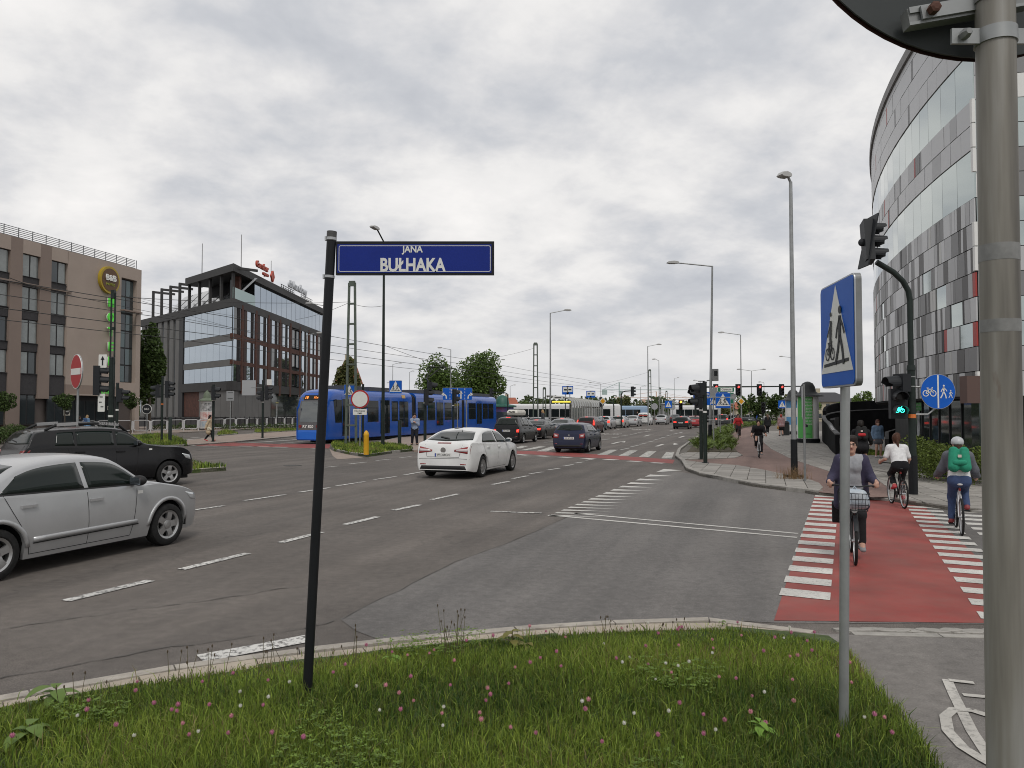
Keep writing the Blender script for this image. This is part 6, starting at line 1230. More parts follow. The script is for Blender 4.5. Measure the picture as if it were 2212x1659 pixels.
# street name post, leaning
nb = G(663, 1506, .045); tp_ = AT(717, 500, nb.y); lean = (tp_.x - nb.x) / (tp_.z - nb.z)
nm = thing('street_name_sign', 'blue street name sign reading JANA BUŁHAKA on a leaning black post', 'sign', nb)
pz = lambda z: Vector((lean * z, 0, z))
Ht = tp_.z - nb.z; MB().tube([pz(-.1), pz(Ht - .07)], .033, 20).build('post', m_blk, nm, 40); MB().tube([pz(Ht - .068), pz(Ht)], [.035, .035], 20).build('post_cap', M('cap_grey', (.06, .06, .06), .6), nm, 40)
for v in (516, 598): z = AT(710, v, nb.y).z - nb.z; MB().tube([pz(z - .009), pz(z + .009)], .0365, 20).build('steel_band', m_alu, nm, 40); q = pz(z); MB().box((q.x - .038, -.01, z), (.012, .02, .03)).build('band_screw', m_alu, nm)
a = AT(727, 557, nb.y - .02) - nb; c = AT(1065.5, 557, nb.y - .02) - nb; wd = c.x - a.x + .012; ht = .238; cz = a.z
fr_ = MB().box(((a.x + c.x) / 2, .0, cz), (wd, .03, ht)).build('frame', m_blk, nm, rot=None)
MB().box(((a.x + c.x) / 2 - .004, -.0165, cz - .004), (wd - .03, .004, ht - .036)).build('sign_face', m_sblue2, nm)
ow, oh = wd - .046, ht - .052; q = MB(); A_o = rrect(ow, oh, .012, n=4); B_o = rrect(ow - .008, oh - .008, .009, n=4); n = len(A_o)
q.add([(x, 0, z) for x, z in A_o] + [(x, 0, z) for x, z in B_o], [(i, (i + 1) % n, n + (i + 1) % n, n + i) for i in range(n)]); q.build('border_line', m_swhite, nm, loc=((a.x + c.x) / 2 - .002, -.0195, cz - .005))
cxm = AT(891, 557, nb.y - .02).x - nb.x
text_obj('JANA', .066, m_swhite, nm, (cxm, -.0195, AT(891, 540, nb.y).z - nb.z), ext=.0006, bold=.0018, sx=.90); text_obj('BUŁHAKA', .132, m_swhite, nm, (cxm, -.0195, AT(891, 574, nb.y).z - nb.z - .003), ext=.0006, bold=.0042, sx=.78)
# the grey pole beside the camera with the back of a round sign
gp_ = thing('road_sign', 'back of a round sign on the thick weathered grey pole nearest the camera', 'sign', (0, 0, 0))
def rusty():
    m = M('weathered_pole', (.20, .185, .165), .6, metal=.25); t = m.node_tree; b = t.nodes['Principled BSDF']; L = t.links.new; tcn = t.nodes.new('ShaderNodeTexCoord'); mpn = t.nodes.new('ShaderNodeMapping'); mpn.inputs['Scale'].default_value = (26, 26, 1.6); L(tcn.outputs['Object'], mpn.inputs[0])
    n = t.nodes.new('ShaderNodeTexNoise'); n.inputs['Scale'].default_value = 1.0; n.inputs['Detail'].default_value = 7; L(mpn.outputs[0], n.inputs['Vector'])
    r = t.nodes.new('ShaderNodeValToRGB'); e = r.color_ramp.elements; e[0].position = .30; e[0].color = (.105, .097, .085, 1); e[1].position = .72; e[1].color = (.32, .315, .30, 1); q = e.new(.5); q.color = (.21, .197, .172, 1); L(n.outputs['Fac'], r.inputs[0])
    n2 = t.nodes.new('ShaderNodeTexNoise'); n2.inputs['Scale'].default_value = 9; n2.inputs['Detail'].default_value = 5; mp3 = t.nodes.new('ShaderNodeMapping'); mp3.inputs['Scale'].default_value = (1, 1, .35); L(tcn.outputs['Object'], mp3.inputs[0]); L(mp3.outputs[0], n2.inputs['Vector'])
    r2 = t.nodes.new('ShaderNodeValToRGB'); f = r2.color_ramp.elements; f[0].position = .68; f[0].color = (0, 0, 0, 1); f[1].position = .74; f[1].color = (1, 1, 1, 1); L(n2.outputs['Fac'], r2.inputs[0])
    x = t.nodes.new('ShaderNodeMix'); x.data_type = 'RGBA'; L(r2.outputs[0], x.inputs[0]); L(r.outputs[0], x.inputs[6]); x.inputs[7].default_value = (.10, .035, .012, 1); L(x.outputs[2], b.inputs['Base Color']); return m
m_rp = rusty(); Yp = 1.47
q0 = AT(2176, 1659, Yp); q1 = AT(2150, 60, Yp); dd = (q1 - q0) / (q1.z - q0.z)
MB().tube([q0 + dd * (-q0.z), q0, q1, q0 + dd * (3.45 - q0.z)], .0345, 28).build('pole', m_rp, gp_, 40)
for v, hh in ((548, .016), (705, .012)): q = AT(2160, v, Yp); q = q0 + dd * (q.z - q0.z); MB().tube([q - dd * hh, q + dd * hh], .0349, 28).build('pale_band', M('pole_band', (.215, .215, .21), .6, metal=.3, vary=.2, vscale=30), gp_, 40)
cc = AT(2112, -292, 1.53); back = MB().lathe([(.40, 0), (.40, .004), (.385, .022), (.37, .004)], (cc.x, cc.y, cc.z), 64, axis='Y').build('sign_back', m_sback, gp_, 40)
MB().lathe([(.401, .002), (.401, .005)], (cc.x, cc.y + .012, cc.z), 64, axis='Y').build('sign_rim', M('rim_red_brown', (.05, .02, .018), .8), gp_, 40)
k0 = AT(1955, 45, 1.50); k1 = AT(2215, 0, 1.50)
for dz_ in (0,):
    MB().bar(k0, k1, .028, .034).build('mounting_rail', m_galvd, gp_); MB().bar(k0 + Vector((0, -.015, .012)), k1 + Vector((0, -.015, .012)), .006, .012).build('rail_lip', m_galv, gp_); MB().bar(k0 + Vector((0, -.015, -.015)), k1 + Vector((0, -.015, -.015)), .006, .006).build('rail_lip', m_galv, gp_)
q = AT(1990, 28, 1.478); MB().bar(q, q + (k1 - k0).normalized() * .11, .006, .026).build('clamp_plate', m_galv, gp_); MB().lathe([(.011, .0), (.011, -.016), (.006, -.018)], AT(2013, 22, 1.475), 6, axis='Y').build('bolt', M('rust_bolt', (.08, .03, .018), .8), gp_)
for v in (82,):
    q = AT(2155, v, Yp); q = q0 + dd * (q.z - q0.z); MB().tube([q + Vector((0, 0, -.014)), q + Vector((0, 0, .014))], .0375, 28).build('clamp', m_galv, gp_, 40)
    MB().box((q.x - .062, q.y - .006, q.z), (.055, .006, .03)).build('clamp_ear', m_galv, gp_); MB().box((q.x + .062, q.y - .006, q.z), (.055, .006, .03)).build('clamp_ear', m_galv, gp_); MB().lathe([(.010, 0), (.010, -.014), (.006, -.022)], (q.x - .068, q.y - .008, q.z), 6, axis='Y').build('bolt', m_galvd, gp_)
    MB().tube([q + Vector((0, 0, .07)), q + Vector((0, 0, .10))], .0375, 28).build('clamp', MATS['pole_band'], gp_, 40)
# poster columns
def wrap_text(txt, size, r, z, mat, parent, a0, bold=0):
    o = text_obj(txt, size, mat, parent, (0, 0, 0), rot=(0, 0, 0), ext=0, bold=bold)
    for v in o.data.vertices: a = v.co.x / r + a0; v.co = Vector((r * math.sin(a), -r * math.cos(a), v.co.y + z))
    return o
def curved(parent, name, r, a0, a1, z0, z1, mat, n=10):
    mb = MB(); V = []
    for i in range(n + 1): a = R(a0 + (a1 - a0) * i / n); V += [(r * math.sin(a), -r * math.cos(a), z0), (r * math.sin(a), -r * math.cos(a), z1)]
    mb.add(V, [(2 * i, 2 * i + 2, 2 * i + 3, 2 * i + 1) for i in range(n)]); return mb.build(name, mat, parent, 1)
def column(label, base, r, h, capm, bodym, capstyle='dome'):
    t = thing('poster_column', label, 'poster column', base); MB().lathe([(r + .07, 0), (r + .07, .22), (r + .02, .26)], n=36).build('base', m_blk if capstyle != 'dome' else M('column_base', (.06, .055, .05), .8), t, 40); b_ = MB().lathe([(r, .26), (r, h)], n=36).build('drum', bodym, t, 40)
    if capstyle == 'dome': P = [(r + .20, h), (r + .20, h + .06), (r + .02, h + .14), (r * .62, h + .30), (r * .58, h + .55), (r * .45, h + .80), (r * .25, h + .95), (.05, h + 1.0), (.07, h + 1.07), (.02, h + 1.13)]
    else: P = [(r + .32, h), (r + .30, h + .05), (r + .05, h + .14), (r * .78, h + .30), (r * .68, h + .60), (r * .5, h + .80), (r * .2, h + .90), (.01, h + .92)]
    MB().lathe(P, n=30).build('cap', capm, t, 45); return t, b_
m_copper = M('cap_green', (.13, .16, .11), .7, vary=.2, vscale=2); m_copy = M('cap_olive', (.22, .20, .07), .7, vary=.2, vscale=2); m_paper = M('poster_paper', (.70, .70, .68), .7, vary=.1, vscale=3)
p = G(1746, 956, .1); t_, b_ = column('green and white poster column with black cap beside the ramp', p, .62, 2.83, M('cap_black', (.035, .037, .038), .5, vary=.2), M('column_white', (.8, .8, .79), .6), 'hat')
curved(b_, 'green_poster', .626, -88, 2, .28, 2.8, M('poster_green', (.10, .42, .10), .5), 18); curved(b_, 'dark_edge', .629, 3, 7, .28, 2.8, MATS['poster_green'] if False else M('poster_edge', (.16, .22, .05), .6), 2)
for k, tx in enumerate(('przez', 'jakmich', 'wśród', 'czasie', 'szkolnej', 'się chodzi', 'pracować', 'ale czy', 'i wiek')): wrap_text(tx, .19, .632, 2.66 - k * .19, m_swhite, b_, R(-18))
curved(b_, 'black_box', .632, -42, -22, .95, 1.15, m_sblack, 4); wrap_text('Kraków', .12, .632, .55, m_sblack, b_, R(-25))
p = G(1714, 938, .1); t_, b_ = column('blue and white poster column standing behind the green one', p, .62, 2.83, M('cap_black'), m_paper, 'hat')
for k, (z0, z1, m_) in enumerate(((2.2, 2.8, M('poster_sky', (.10, .28, .50), .5)), (1.5, 2.15, m_paper), (.8, 1.45, MATS['poster_sky']), (.3, .75, m_paper))): curved(b_, 'poster', .626, -80, 70, z0, z1, m_, 14)
for lb, u, v, cm, posters in (('poster column with a pale green dome in front of the office block', *Z7(715, 760), m_copper, ((1.9, 2.75, M('poster_portrait_grey', (.62, .62, .62), .6, col2=(.06, .06, .06), vscale=2.6)), (.95, 1.85, M('poster_red_white', (.72, .70, .68), .6, col2=(.45, .15, .12), vscale=2.2)), (.35, .9, M('poster_pale_blue', (.30, .40, .48), .6, col2=(.5, .5, .5), vscale=4)))), ('poster column with an olive dome near the tram front', *Z7(1543, 708), m_copy, ((2.0, 2.75, M('poster_photo', (.5, .5, .48), .6, col2=(.10, .10, .10), vscale=3)), (1.15, 1.95, M('poster_black_board', (.06, .07, .08), .6, col2=(.35, .42, .45), vscale=3)), (.35, 1.1, M('poster_red_text', (.72, .70, .68), .6, col2=(.45, .18, .15), vscale=4))))):
    p = G(u, v, .1); k_ = .62; t_, b_ = column(lb, p, .62, 2.95, cm, m_paper)
    for z0, z1, m_ in posters:
        for a0 in (-75, -22, 31): curved(b_, 'poster', .627, a0, a0 + 50, z0, z1, m_, 8)
# red and white pedestrian barriers
def barrier_mesh(L):
    mb = MB(); h = 1.1; P = []
    P = [(.06, .32), (.06, h - .12), (.10, h - .03), (.18, h)] + [(.18 + (L - .36) * i / 8, h) for i in range(1, 9)] + [(L - .10, h - .03), (L - .06, h - .12), (L - .06, .32), (L - .1, .25), (L - .18, .22)] + [(L - .18 - (L - .36) * i / 8, .22) for i in range(1, 9)] + [(.1, .25), (.06, .32)]
    for i, (a, b) in enumerate(zip(P[:-1], P[1:])): mb.tube([(a[0], 0, a[1]), (b[0], 0, b[1])], .036, 6, mi=1 if (4 <= i <= 11 and i % 3 == 1) or (i > 16 and i % 3 == 0) else 0)
    return mb.mesh('frame', [M('barrier_white', (.62, .62, .60), .5), M('barrier_red', (.28, .02, .02), .5)])
pst = MB().tube([(0, 0, 0), (0, 0, .16)], .045, 8, 0).tube([(0, 0, .16), (0, 0, .42)], .045, 8, 1).tube([(0, 0, .42), (0, 0, 1.06)], .045, 8, 0).mesh('post', [M('barrier_white'), M('barrier_red')])
BP = [Z1(520, 1472), Z1(640, 1470), Z1(760, 1466), Z1(880, 1462)] + [Z7(*q) for q in ((5, 795), (222, 785), (422, 775), (610, 768), (790, 758), (940, 750), (1085, 745), (1225, 740), (1355, 732), (1475, 724), (1590, 716), (1700, 710), (1800, 704), (1895, 698), (1985, 692), (2070, 687))]
BP = [G(u, v, .1) for u, v in BP]
bm_ = barrier_mesh(1.0)
for a, b in zip(BP[:-1], BP[1:]):
    d = b - a; t_ = thing('pedestrian_barrier', 'red and white tubular barrier panel along the far pavement', 'barrier', a, math.atan2(d.y, d.x), 'red and white pedestrian barriers'); o = obj('frame', bm_, t_); o.scale = (d.length, 1, 1); obj('post', pst, t_)
# dark fence behind the barriers in front of the office
fa, fb = AT(300, 925, 80), AT(660, 925, 88)
fe = thing('metal_fence', 'low black metal fence in front of the office block', 'fence', (fa.x, fa.y, 0), math.atan2(fb.y - fa.y, fb.x - fa.x)); FL = (fb - fa).length
for z in (.25, 1.25): MB().box((FL / 2, 0, z), (FL, .05, .06)).build('rail', m_blk, fe)
for k in range(int(FL / .5)): MB().box((k * .5, 0, .72), (.06, .05, 1.4)).build('picket', m_blk, fe)
# tram shelters
def shelter(label, a, b, h, ribs):
    d = b - a; t = thing('tram_shelter', label, 'shelter', (a.x, a.y, .1), math.atan2(d.y, d.x)); L = d.length; m_s = M('shelter_steel', (.27, .27, .255), .5, metal=.3)
    prof = [(-.0, .0), (.0, h - .9), (.12, h - .4), (.45, h - .12), (.9, h), (2.6, h + .12)]
    for k in range(ribs):
        x = L * k / (ribs - 1); MB().tube([(x, y - 2.6 + 2.6, z) for y, z in [(p[0] * -1 + 0, p[1]) for p in prof]][:6], .09, 8).build('rib', m_s, t, 40)
        if k < ribs - 1:
            x2 = L * (k + 1) / (ribs - 1); q = MB(); V = []
            for y, z in prof[1:]: V += [(x + .06, -y, z), (x2 - .06, -y, z)]
            q.add(V, [(2 * i, 2 * i + 1, 2 * i + 3, 2 * i + 2) for i in range(4)]); q.build('roof_panel', M('shelter_roof', (.30, .31, .30), .35, metal=.2), t)
            MB().box(((x + x2) / 2, -.02, 1.35), (x2 - x - .2, .03, 1.9)).build('back_pane', M('shelter_glass', (.10, .12, .12), .08, metal=.3), t)
    MB().tube([(0, -2.6, 0), (0, -2.6, h + .12)], .07, 8).build('front_post', m_s, t)
    return t
s0, s1, s2 = Vector((6.2, 80, 0)), Vector((10.2, 98.5, 0)), Vector((14.6, 118, 0))
for lb, a, b in (('near curved steel tram shelter behind the queue', s0, s1 - (s1 - s0) * .06), ('far curved steel tram shelter behind the queue', s1, s2)):
    tt = shelter(lb, b, a, 3.4, 9)
brd = thing('display_board', 'yellow lit line display hanging in the near shelter', 'display', AT(*Z3(848, 632), 79)); MB().box((0, 0, 0), (2.1, .2, .22)).build('board_case', m_sblack, brd); MB().box((0, -.11, 0), (1.9, .02, .16)).build('board_face', M('led_yellow', (.6, .5, .05), .5, emit=(1, .8, .1), es=.8), brd)
bp2 = thing('line_sign', 'white stop name board above the near shelter display', 'sign', AT(*Z3(815, 590), 79)); MB().box((0, 0, 0), (1.0, .08, .35)).build('board', m_swhite, bp2); MB().box((0, -.045, -.02), (.7, .01, .1)).build('name_strip', m_sblack, bp2)
for lb, zx, zy, Y in (('left of the two blue tram stop plates above the near shelter', 889, 520, 84), ('right of the two blue tram stop plates above the near shelter', 933, 518, 84), ('left of the two blue stop plates above the far shelter', 1119, 558, 108), ('right of the two blue stop plates above the far shelter', 1158, 558, 108)):
    p = AT(*Z3(zx, zy), Y); t_ = thing('stop_sign', lb, 'sign', (p.x, p.y, 0)); o = MB().plate(rrect(.72, .92, .05), -.02, .02).build('plate', m_sblue, t_, loc=(0, 0, p.z)); MB().plate(rrect(.56, .56, .03, (0, .08)), -.027, -.021).build('white_field', m_swhite, o); MB().plate(rrect(.34, .16, .04, (0, .06)), -.032, -.028).build('tram_symbol', m_sblack, o); MB().tube([(0, .06, 0), (0, .06, p.z)], .05, 8).build('post', m_galv, t_)
for lb, zx, zy, Y, nm_ in (('orange bin in front of the near shelter', 803, 775, 70, 'litter_bin'), ('grey round bin beside the woman at the stop', 703, 800, 68, 'litter_bin')):
    p = gy(Z3(zx, zy)[0], Y, .1); t_ = thing(nm_, lb, 'bin', p); mm = m_or if 'orange' in lb else m_galvd; MB().lathe([(.26, .1), (.28, 1.0), (.25, 1.04)], n=16).build('drum', mm, t_, 40); MB().lathe([(.3, 1.06), (.28, 1.12), (.1, 1.16)], n=16).build('lid', m_sback, t_, 40); MB().lathe([(.15, 0), (.12, .1)], n=12).build('foot', m_blk, t_)
p = gy(1681 + 30, 58, .1); t_ = thing('litter_bin', 'dark bin left of the blue and white poster column', 'bin', gy(Z4(1358, 1010)[0], 60, .1)); MB().lathe([(.3, .05), (.3, 1.0)], n=16).build('drum', m_sback, t_, 40); MB().lathe([(.33, 1.0), (.2, 1.15)], n=16).build('lid', m_blk, t_, 40)
ki = thing('kiosk', 'blue kiosk with a green domed roof behind the tram rear', 'kiosk', gy(1085, 108)); MB().lathe([(1.6, 0), (1.6, 2.6)], n=8).build('wall', M('kiosk_blue', (.02, .12, .42), .5, col2=(.3, .05, .04), vscale=.7), ki); MB().lathe([(2.0, 2.6), (2.0, 2.8), (1.0, 3.0), (.9, 3.6), (.6, 4.1), (.1, 4.3)], n=16).build('dome', M('dome_green', (.02, .10, .075), .5), ki, 40); MB().box((0, -1.62, 1.4), (1.6, .05, 1.1)).build('counter_window', m_glass, ki)
for lb, u, v, Y, s in (('first round white sign behind the white van', 1414, 878, 118, .5), ('second round white sign right of the white van', 1483 - 30, 880, 125, .45)):
    p = AT(u, v, Y); t_ = thing('road_sign', lb, 'sign', (p.x, p.y, 0)); MB().lathe([(s, 0), (s, -.03)], (0, 0, p.z), 24, axis='Y').build('disc', m_alu, t_); MB().tube([(0, .04, 0), (0, .04, p.z)], .04, 8).build('post', m_galv, t_)
bs = thing('logo_sign', 'small round black hotel sign on a post by the barriers', 'sign', gy(Z1(975, 1305)[0], 66, .1)); zc = Hof(0 + 317, Z1(975, 1305)[1], 66) - .1; MB().lathe([(.42, 0), (.42, -.04)], (0, 0, zc), 28, axis='Y').build('disc', m_swhite, bs); MB().lathe([(.38, -.042), (.38, -.05)], (0, 0, zc), 28, axis='Y').build('disc_face', m_sblack, bs); text_obj('B&B', .26, m_swhite, bs, (0, -.056, zc), ext=.002); MB().tube([(0, .05, 0), (0, .05, zc)], .04, 8).build('post', m_galv, bs)
# cameras on the lamp post near the gantry
p = AT(*Z4(583, 415), 48.2); t_ = thing('traffic_camera', 'grey camera box on the side of the lamp post above the blue lane sign', 'camera', p); MB().box((0, 0, 0), (.34, .3, .75)).build('housing', m_galvd, t_); MB().box((0, -.16, .1), (.2, .03, .3)).build('lens_hood', m_sblack, t_); MB().bar((-.5, .15, -.35), (0, .05, -.3), .06, .06).build('bracket', m_galvd, t_)
# tower cranes far away
def crane(label, u, vtop, Y, jl, jr, col):
    b = gy(u, Y); h = Hof(u, vtop, Y); t = thing('tower_crane', label, 'crane', b); m_ = col
    MB().box((0, 0, h / 2), (.9, .9, h)).build('mast', m_, t); MB().box(((jr - jl) / 2, 0, h - 6), (jl + jr, .5, .5)).build('jib', m_, t); MB().bar((0, 0, h), (jr * .8, 0, h - 5.5), .2, .2).build('tie_bar', m_, t); MB().bar((0, 0, h), (-jl * .9, 0, h - 5.5), .4, .4).build('tie_bar', m_, t); MB().box((-jl * .85, 0, h - 8), (4, 2, 4)).build('counterweight', m_, t); MB().box((1.5, -1, h - 8), (2, 2, 2.5)).build('cab', m_, t)
crane('pale green tower crane on the horizon', 1488 - 150, 826, 620, 14, 55, M('crane_green_hazed', (.36, .45, .44), .7)); crane('orange tower crane on the horizon', 1418, 846, 800, 45, 40, M('crane_orange_hazed', (.55, .38, .30), .7)); crane('second orange tower crane further right', 1438, 852, 900, 30, 35, MATS['crane_orange_hazed'])  # crane colours paled, distance haze mixed into the paint
# ------------------------------------------------------------------ people and bicycles
def sdf_mesh(prims, vox, k=.03, cuts=()):
    """prims: ('c', p0, r0, p1, r1) tapered capsule or ('e', centre, radii); smooth union -> one closed surface"""
    lo = np.full(3, 1e9); hi = np.full(3, -1e9)
    for q in prims:
        for p, r in ([(q[1], q[2]), (q[3], q[4])] if q[0] == 'c' else [(q[1], max(q[2]))]): lo = np.minimum(lo, np.array(p) - r); hi = np.maximum(hi, np.array(p) + r)
    lo -= 3 * vox; hi += 3 * vox; n = np.ceil((hi - lo) / vox).astype(int) + 1
    Fd = np.full(n, 1.0, np.float32); ax = [lo[i] + vox * np.arange(n[i]) for i in range(3)]
    for q in prims:
        m = k + 3 * vox
        if q[0] == 'c': a, b = np.array(q[1], float), np.array(q[3], float); r0, r1 = q[2], q[4]; l_, h_ = np.minimum(a - r0, b - r1) - m, np.maximum(a + r0, b + r1) + m
        else: c, rd = np.array(q[1], float), np.array(q[2], float); l_, h_ = c - rd - m, c + rd + m
        i0 = np.clip(((l_ - lo) / vox).astype(int), 0, n); i1 = np.clip(((h_ - lo) / vox).astype(int) + 2, 0, n); sl = tuple(slice(x, y) for x, y in zip(i0, i1))
        X, Y, Z = np.meshgrid(*[ax[i][sl[i]] for i in range(3)], indexing='ij')
        if q[0] == 'c':
            d = b - a; L2 = max(1e-9, d @ d); t = np.clip(((X - a[0]) * d[0] + (Y - a[1]) * d[1] + (Z - a[2]) * d[2]) / L2, 0, 1)
            D = np.sqrt((X - a[0] - t * d[0]) ** 2 + (Y - a[1] - t * d[1]) ** 2 + (Z - a[2] - t * d[2]) ** 2) - (r0 + (r1 - r0) * t)
        else:
            k0 = np.sqrt(((X - c[0]) / rd[0]) ** 2 + ((Y - c[1]) / rd[1]) ** 2 + ((Z - c[2]) / rd[2]) ** 2); D = (k0 - 1) * min(rd)
        A = Fd[sl]; hh = np.clip(.5 + .5 * (A - D) / k, 0, 1); Fd[sl] = A * (1 - hh) + D * hh - k * hh * (1 - hh)
    for nrm, dd in cuts:
        X, Y, Z = np.meshgrid(*ax, indexing='ij'); Fd = np.maximum(Fd, X * nrm[0] + Y * nrm[1] + Z * nrm[2] - dd)
    S = Fd < 0; c = [(i, j, l) for i in (0, 1) for j in (0, 1) for l in (0, 1)]; nn = n - 1
    g = lambda arr, o: arr[o[0]:o[0] + nn[0], o[1]:o[1] + nn[1], o[2]:o[2] + nn[2]]
    cnt = sum(g(S, o).astype(np.int8) for o in c); act = (cnt > 0) & (cnt < 8); I = np.argwhere(act)
    acc = np.zeros((len(I), 3)); num = np.zeros(len(I))
    for a_ in c:
        for axi in range(3):
            if a_[axi]: continue
            b_ = list(a_); b_[axi] = 1
            f0 = Fd[I[:, 0] + a_[0], I[:, 1] + a_[1], I[:, 2] + a_[2]]; f1 = Fd[I[:, 0] + b_[0], I[:, 1] + b_[1], I[:, 2] + b_[2]]; w_ = (f0 < 0) != (f1 < 0); t = np.where(w_, f0 / np.where(w_, f0 - f1, 1), 0)
            p = np.tile(np.array(a_, float), (len(I), 1)); p[:, axi] += t; acc += p * w_[:, None]; num += w_
    V = lo + (I + acc / num[:, None]) * vox; idx = np.full(nn, -1, int); idx[tuple(I.T)] = np.arange(len(I)); Q = []
    for axi in range(3):
        o1, o2 = [(1, 2), (2, 0), (0, 1)][axi]; s0 = [slice(1, -1)] * 3; s0[axi] = slice(0, nn[axi]); s1 = list(s0); s1[axi] = slice(1, nn[axi] + 1)
        ch = np.argwhere(S[tuple(s0)] != S[tuple(s1)]) + np.array([0 if i == axi else 1 for i in range(3)])
        if not len(ch): continue
        def cell(d1, d2): q = ch.copy(); q[:, o1] -= d1; q[:, o2] -= d2; return idx[q[:, 0], q[:, 1], q[:, 2]]
        quad = np.stack([cell(1, 1), cell(0, 1), cell(0, 0), cell(1, 0)], 1); fl = ~S[ch[:, 0], ch[:, 1], ch[:, 2]]; quad[fl] = quad[fl][:, ::-1]; Q.append(quad)
    Q = np.concatenate(Q); me = bpy.data.meshes.new('sdf'); me.from_pydata(V.tolist(), [], Q.tolist()); me.polygons.foreach_set('use_smooth', [True] * len(Q)); me.update(); return me
def ik(a, b, l1, l2, hint):
    a, b, hint = Vector(a), Vector(b), Vector(hint); d = b - a; L = min(d.length, (l1 + l2) * .995); d.normalize(); x = (l1 * l1 - l2 * l2 + L * L) / (2 * L); y = math.sqrt(max(0, l1 * l1 - x * x)); n = hint - d * hint.dot(d); n.normalize(); return a + d * x + n * y, a + d * L
m_skin = M('skin', (.46, .27, .20), .55, vary=.08, vscale=12)
def cloth(name, c=(.1, .1, .1), v=.14): return M('cloth_' + name, c, .85, vary=v, vscale=14, bump=.25, bscale=25)
def person(label, loc, heading, h=1.70, hip=(0, 0, .93), lean=2, feet=None, hands=None, knee=(1, 0, 0), elbow=(-.5, 0, -1), top=None, bottom=None, shoes=(.1, .1, .1), hair=((.03, .02, .015), 'short'), vox=.014, head_turn=0, extras=(), female=False, footdir=None, grip=False, face=True, sw=None):
    """pose given for a 1.75 m figure in metres; +x forward"""
    s = h / 1.75; t = thing('person', label, 'person', loc, heading, scale=s); V3 = lambda *a: Vector(a)
    hip = Vector(hip); ln = R(lean); up = V3(math.sin(ln), 0, math.cos(ln)); fw = V3(math.cos(ln), 0, -math.sin(ln)); sw = sw or (.165 if female else .19)
    waist = hip + up * .20; chest = hip + up * .38; neck = hip + up * .53; ang = R(head_turn)
    hc = neck + V3(.035, 0, .155) + up * .01; hf = V3(math.cos(ang), math.sin(ang), 0); hs = V3(-math.sin(ang), math.cos(ang), 0)
    sh = {q: neck + up * -.055 + V3(0, q * sw, 0) for q in (-1, 1)}; hj = {q: hip + V3(0, q * .09, -.01) for q in (-1, 1)}
    feet = feet or {-1: (0, -.1, .08), 1: (0, .1, .08)}; hands = hands or {-1: (.06, -.26, .80), 1: (.06, .26, .80)}
    kn, an, el, wr = {}, {}, {}, {}
    for q in (-1, 1):
        kq = knee[q] if isinstance(knee, dict) else knee; eq = elbow[q] if isinstance(elbow, dict) else elbow
        kn[q], an[q] = ik(hj[q], feet[q], .44, .43, kq); el[q], wr[q] = ik(sh[q], hands[q], .29, .26, (eq[0], eq[1] + q * .35, eq[2]))
    fd = footdir or {-1: (1, -.15, -.05), 1: (1, .15, -.05)}
    B = [('e', hc, (.093, .074, .118)), ('c', hc + hf * .03 - V3(0, 0, .07), .055, hc + hf * .045 - V3(0, 0, .095), .038), ('c', hc + hf * .092 + V3(0, 0, .0), .012, hc + hf * .108 - V3(0, 0, .028), .015), ('c', neck - up * .05, .062, hc - V3(0, 0, .06), .052)]
    for q in (-1, 1): B += [('c', hc + hs * q * .076 + V3(0, 0, .02), .014, hc + hs * q * .076 - V3(0, 0, .025), .01)]
    tr = []
    cr, wr_, hr = (.105, .098, .115) if female else (.118, .112, .112)
    for q in (-1, 1): tr += [('c', chest + V3(0, q * .068, 0) + up * .06, cr, waist + V3(0, q * .05, 0), wr_), ('c', waist + V3(0, q * .05, 0), wr_, hip + V3(0, q * .065, 0), hr), ('c', neck - up * .05, .06, sh[q] - up * .005, .062)]
    if female: tr += [('e', chest + fw * .075 + V3(0, q * .065, 0), (.05, .055, .06)) for q in (-1, 1)]
    B += tr
    arm = {q: [('c', sh[q], .056, el[q], .043), ('c', el[q], .042, wr[q], .030)] for q in (-1, 1)}; leg = {q: [('c', hj[q], .092, kn[q], .062), ('c', kn[q], .060, kn[q].lerp(an[q], .35), .062), ('c', kn[q].lerp(an[q], .35), .060, an[q], .040)] for q in (-1, 1)}
    for q in (-1, 1):
        B += arm[q] + leg[q] + [('c', an[q], .042, an[q] + Vector(fd[q]).normalized() * .13 + V3(0, 0, -.04), .036)]
        d = (wr[q] - el[q]).normalized(); side = d.cross(V3(0, q, 0)); side = side.normalized() if side.length > .1 else V3(1, 0, 0)
        if grip: d = (d + V3(.25, 0, -.1)).normalized()
        pl_ = wr[q] + d * .075; B += [('c', wr[q] + d * .02 + side * .018, .027, pl_ + side * .022, .022), ('c', wr[q] + d * .02 - side * .018, .027, pl_ - side * .022, .022)]
        nrm = d.cross(side).normalized() * (1 if d.cross(side).dot(V3(0, -q, 0)) > 0 else -1)
        for i, (o, l) in enumerate(((-.030, .062), (-.010, .072), (.010, .068), (.028, .052))):
            a = pl_ + side * o; m_ = a + d * l * .5 + nrm * l * (.30 if not grip else .42); B += [('c', a, .0105, m_, .010), ('c', m_, .010, m_ + d * l * (.28 if not grip else -.15) + nrm * l * .38, .009)]
        th = wr[q] + d * .03 + side * .036; B += [('c', th, .014, th + d * .035 + side * .026 + nrm * .018, .012), ('c', th + d * .035 + side * .026 + nrm * .018, .012, th + d * .068 + side * .02 + nrm * .035, .0105)]
    obj('body', sdf_mesh(B, vox, .022), t).data.materials.append(m_skin)
    def part(nm, pr, mat, k=.045, cuts=()):
        o = obj(nm, sdf_mesh(pr, max(vox, .013), k, cuts), t); o.data.materials.append(mat); return o
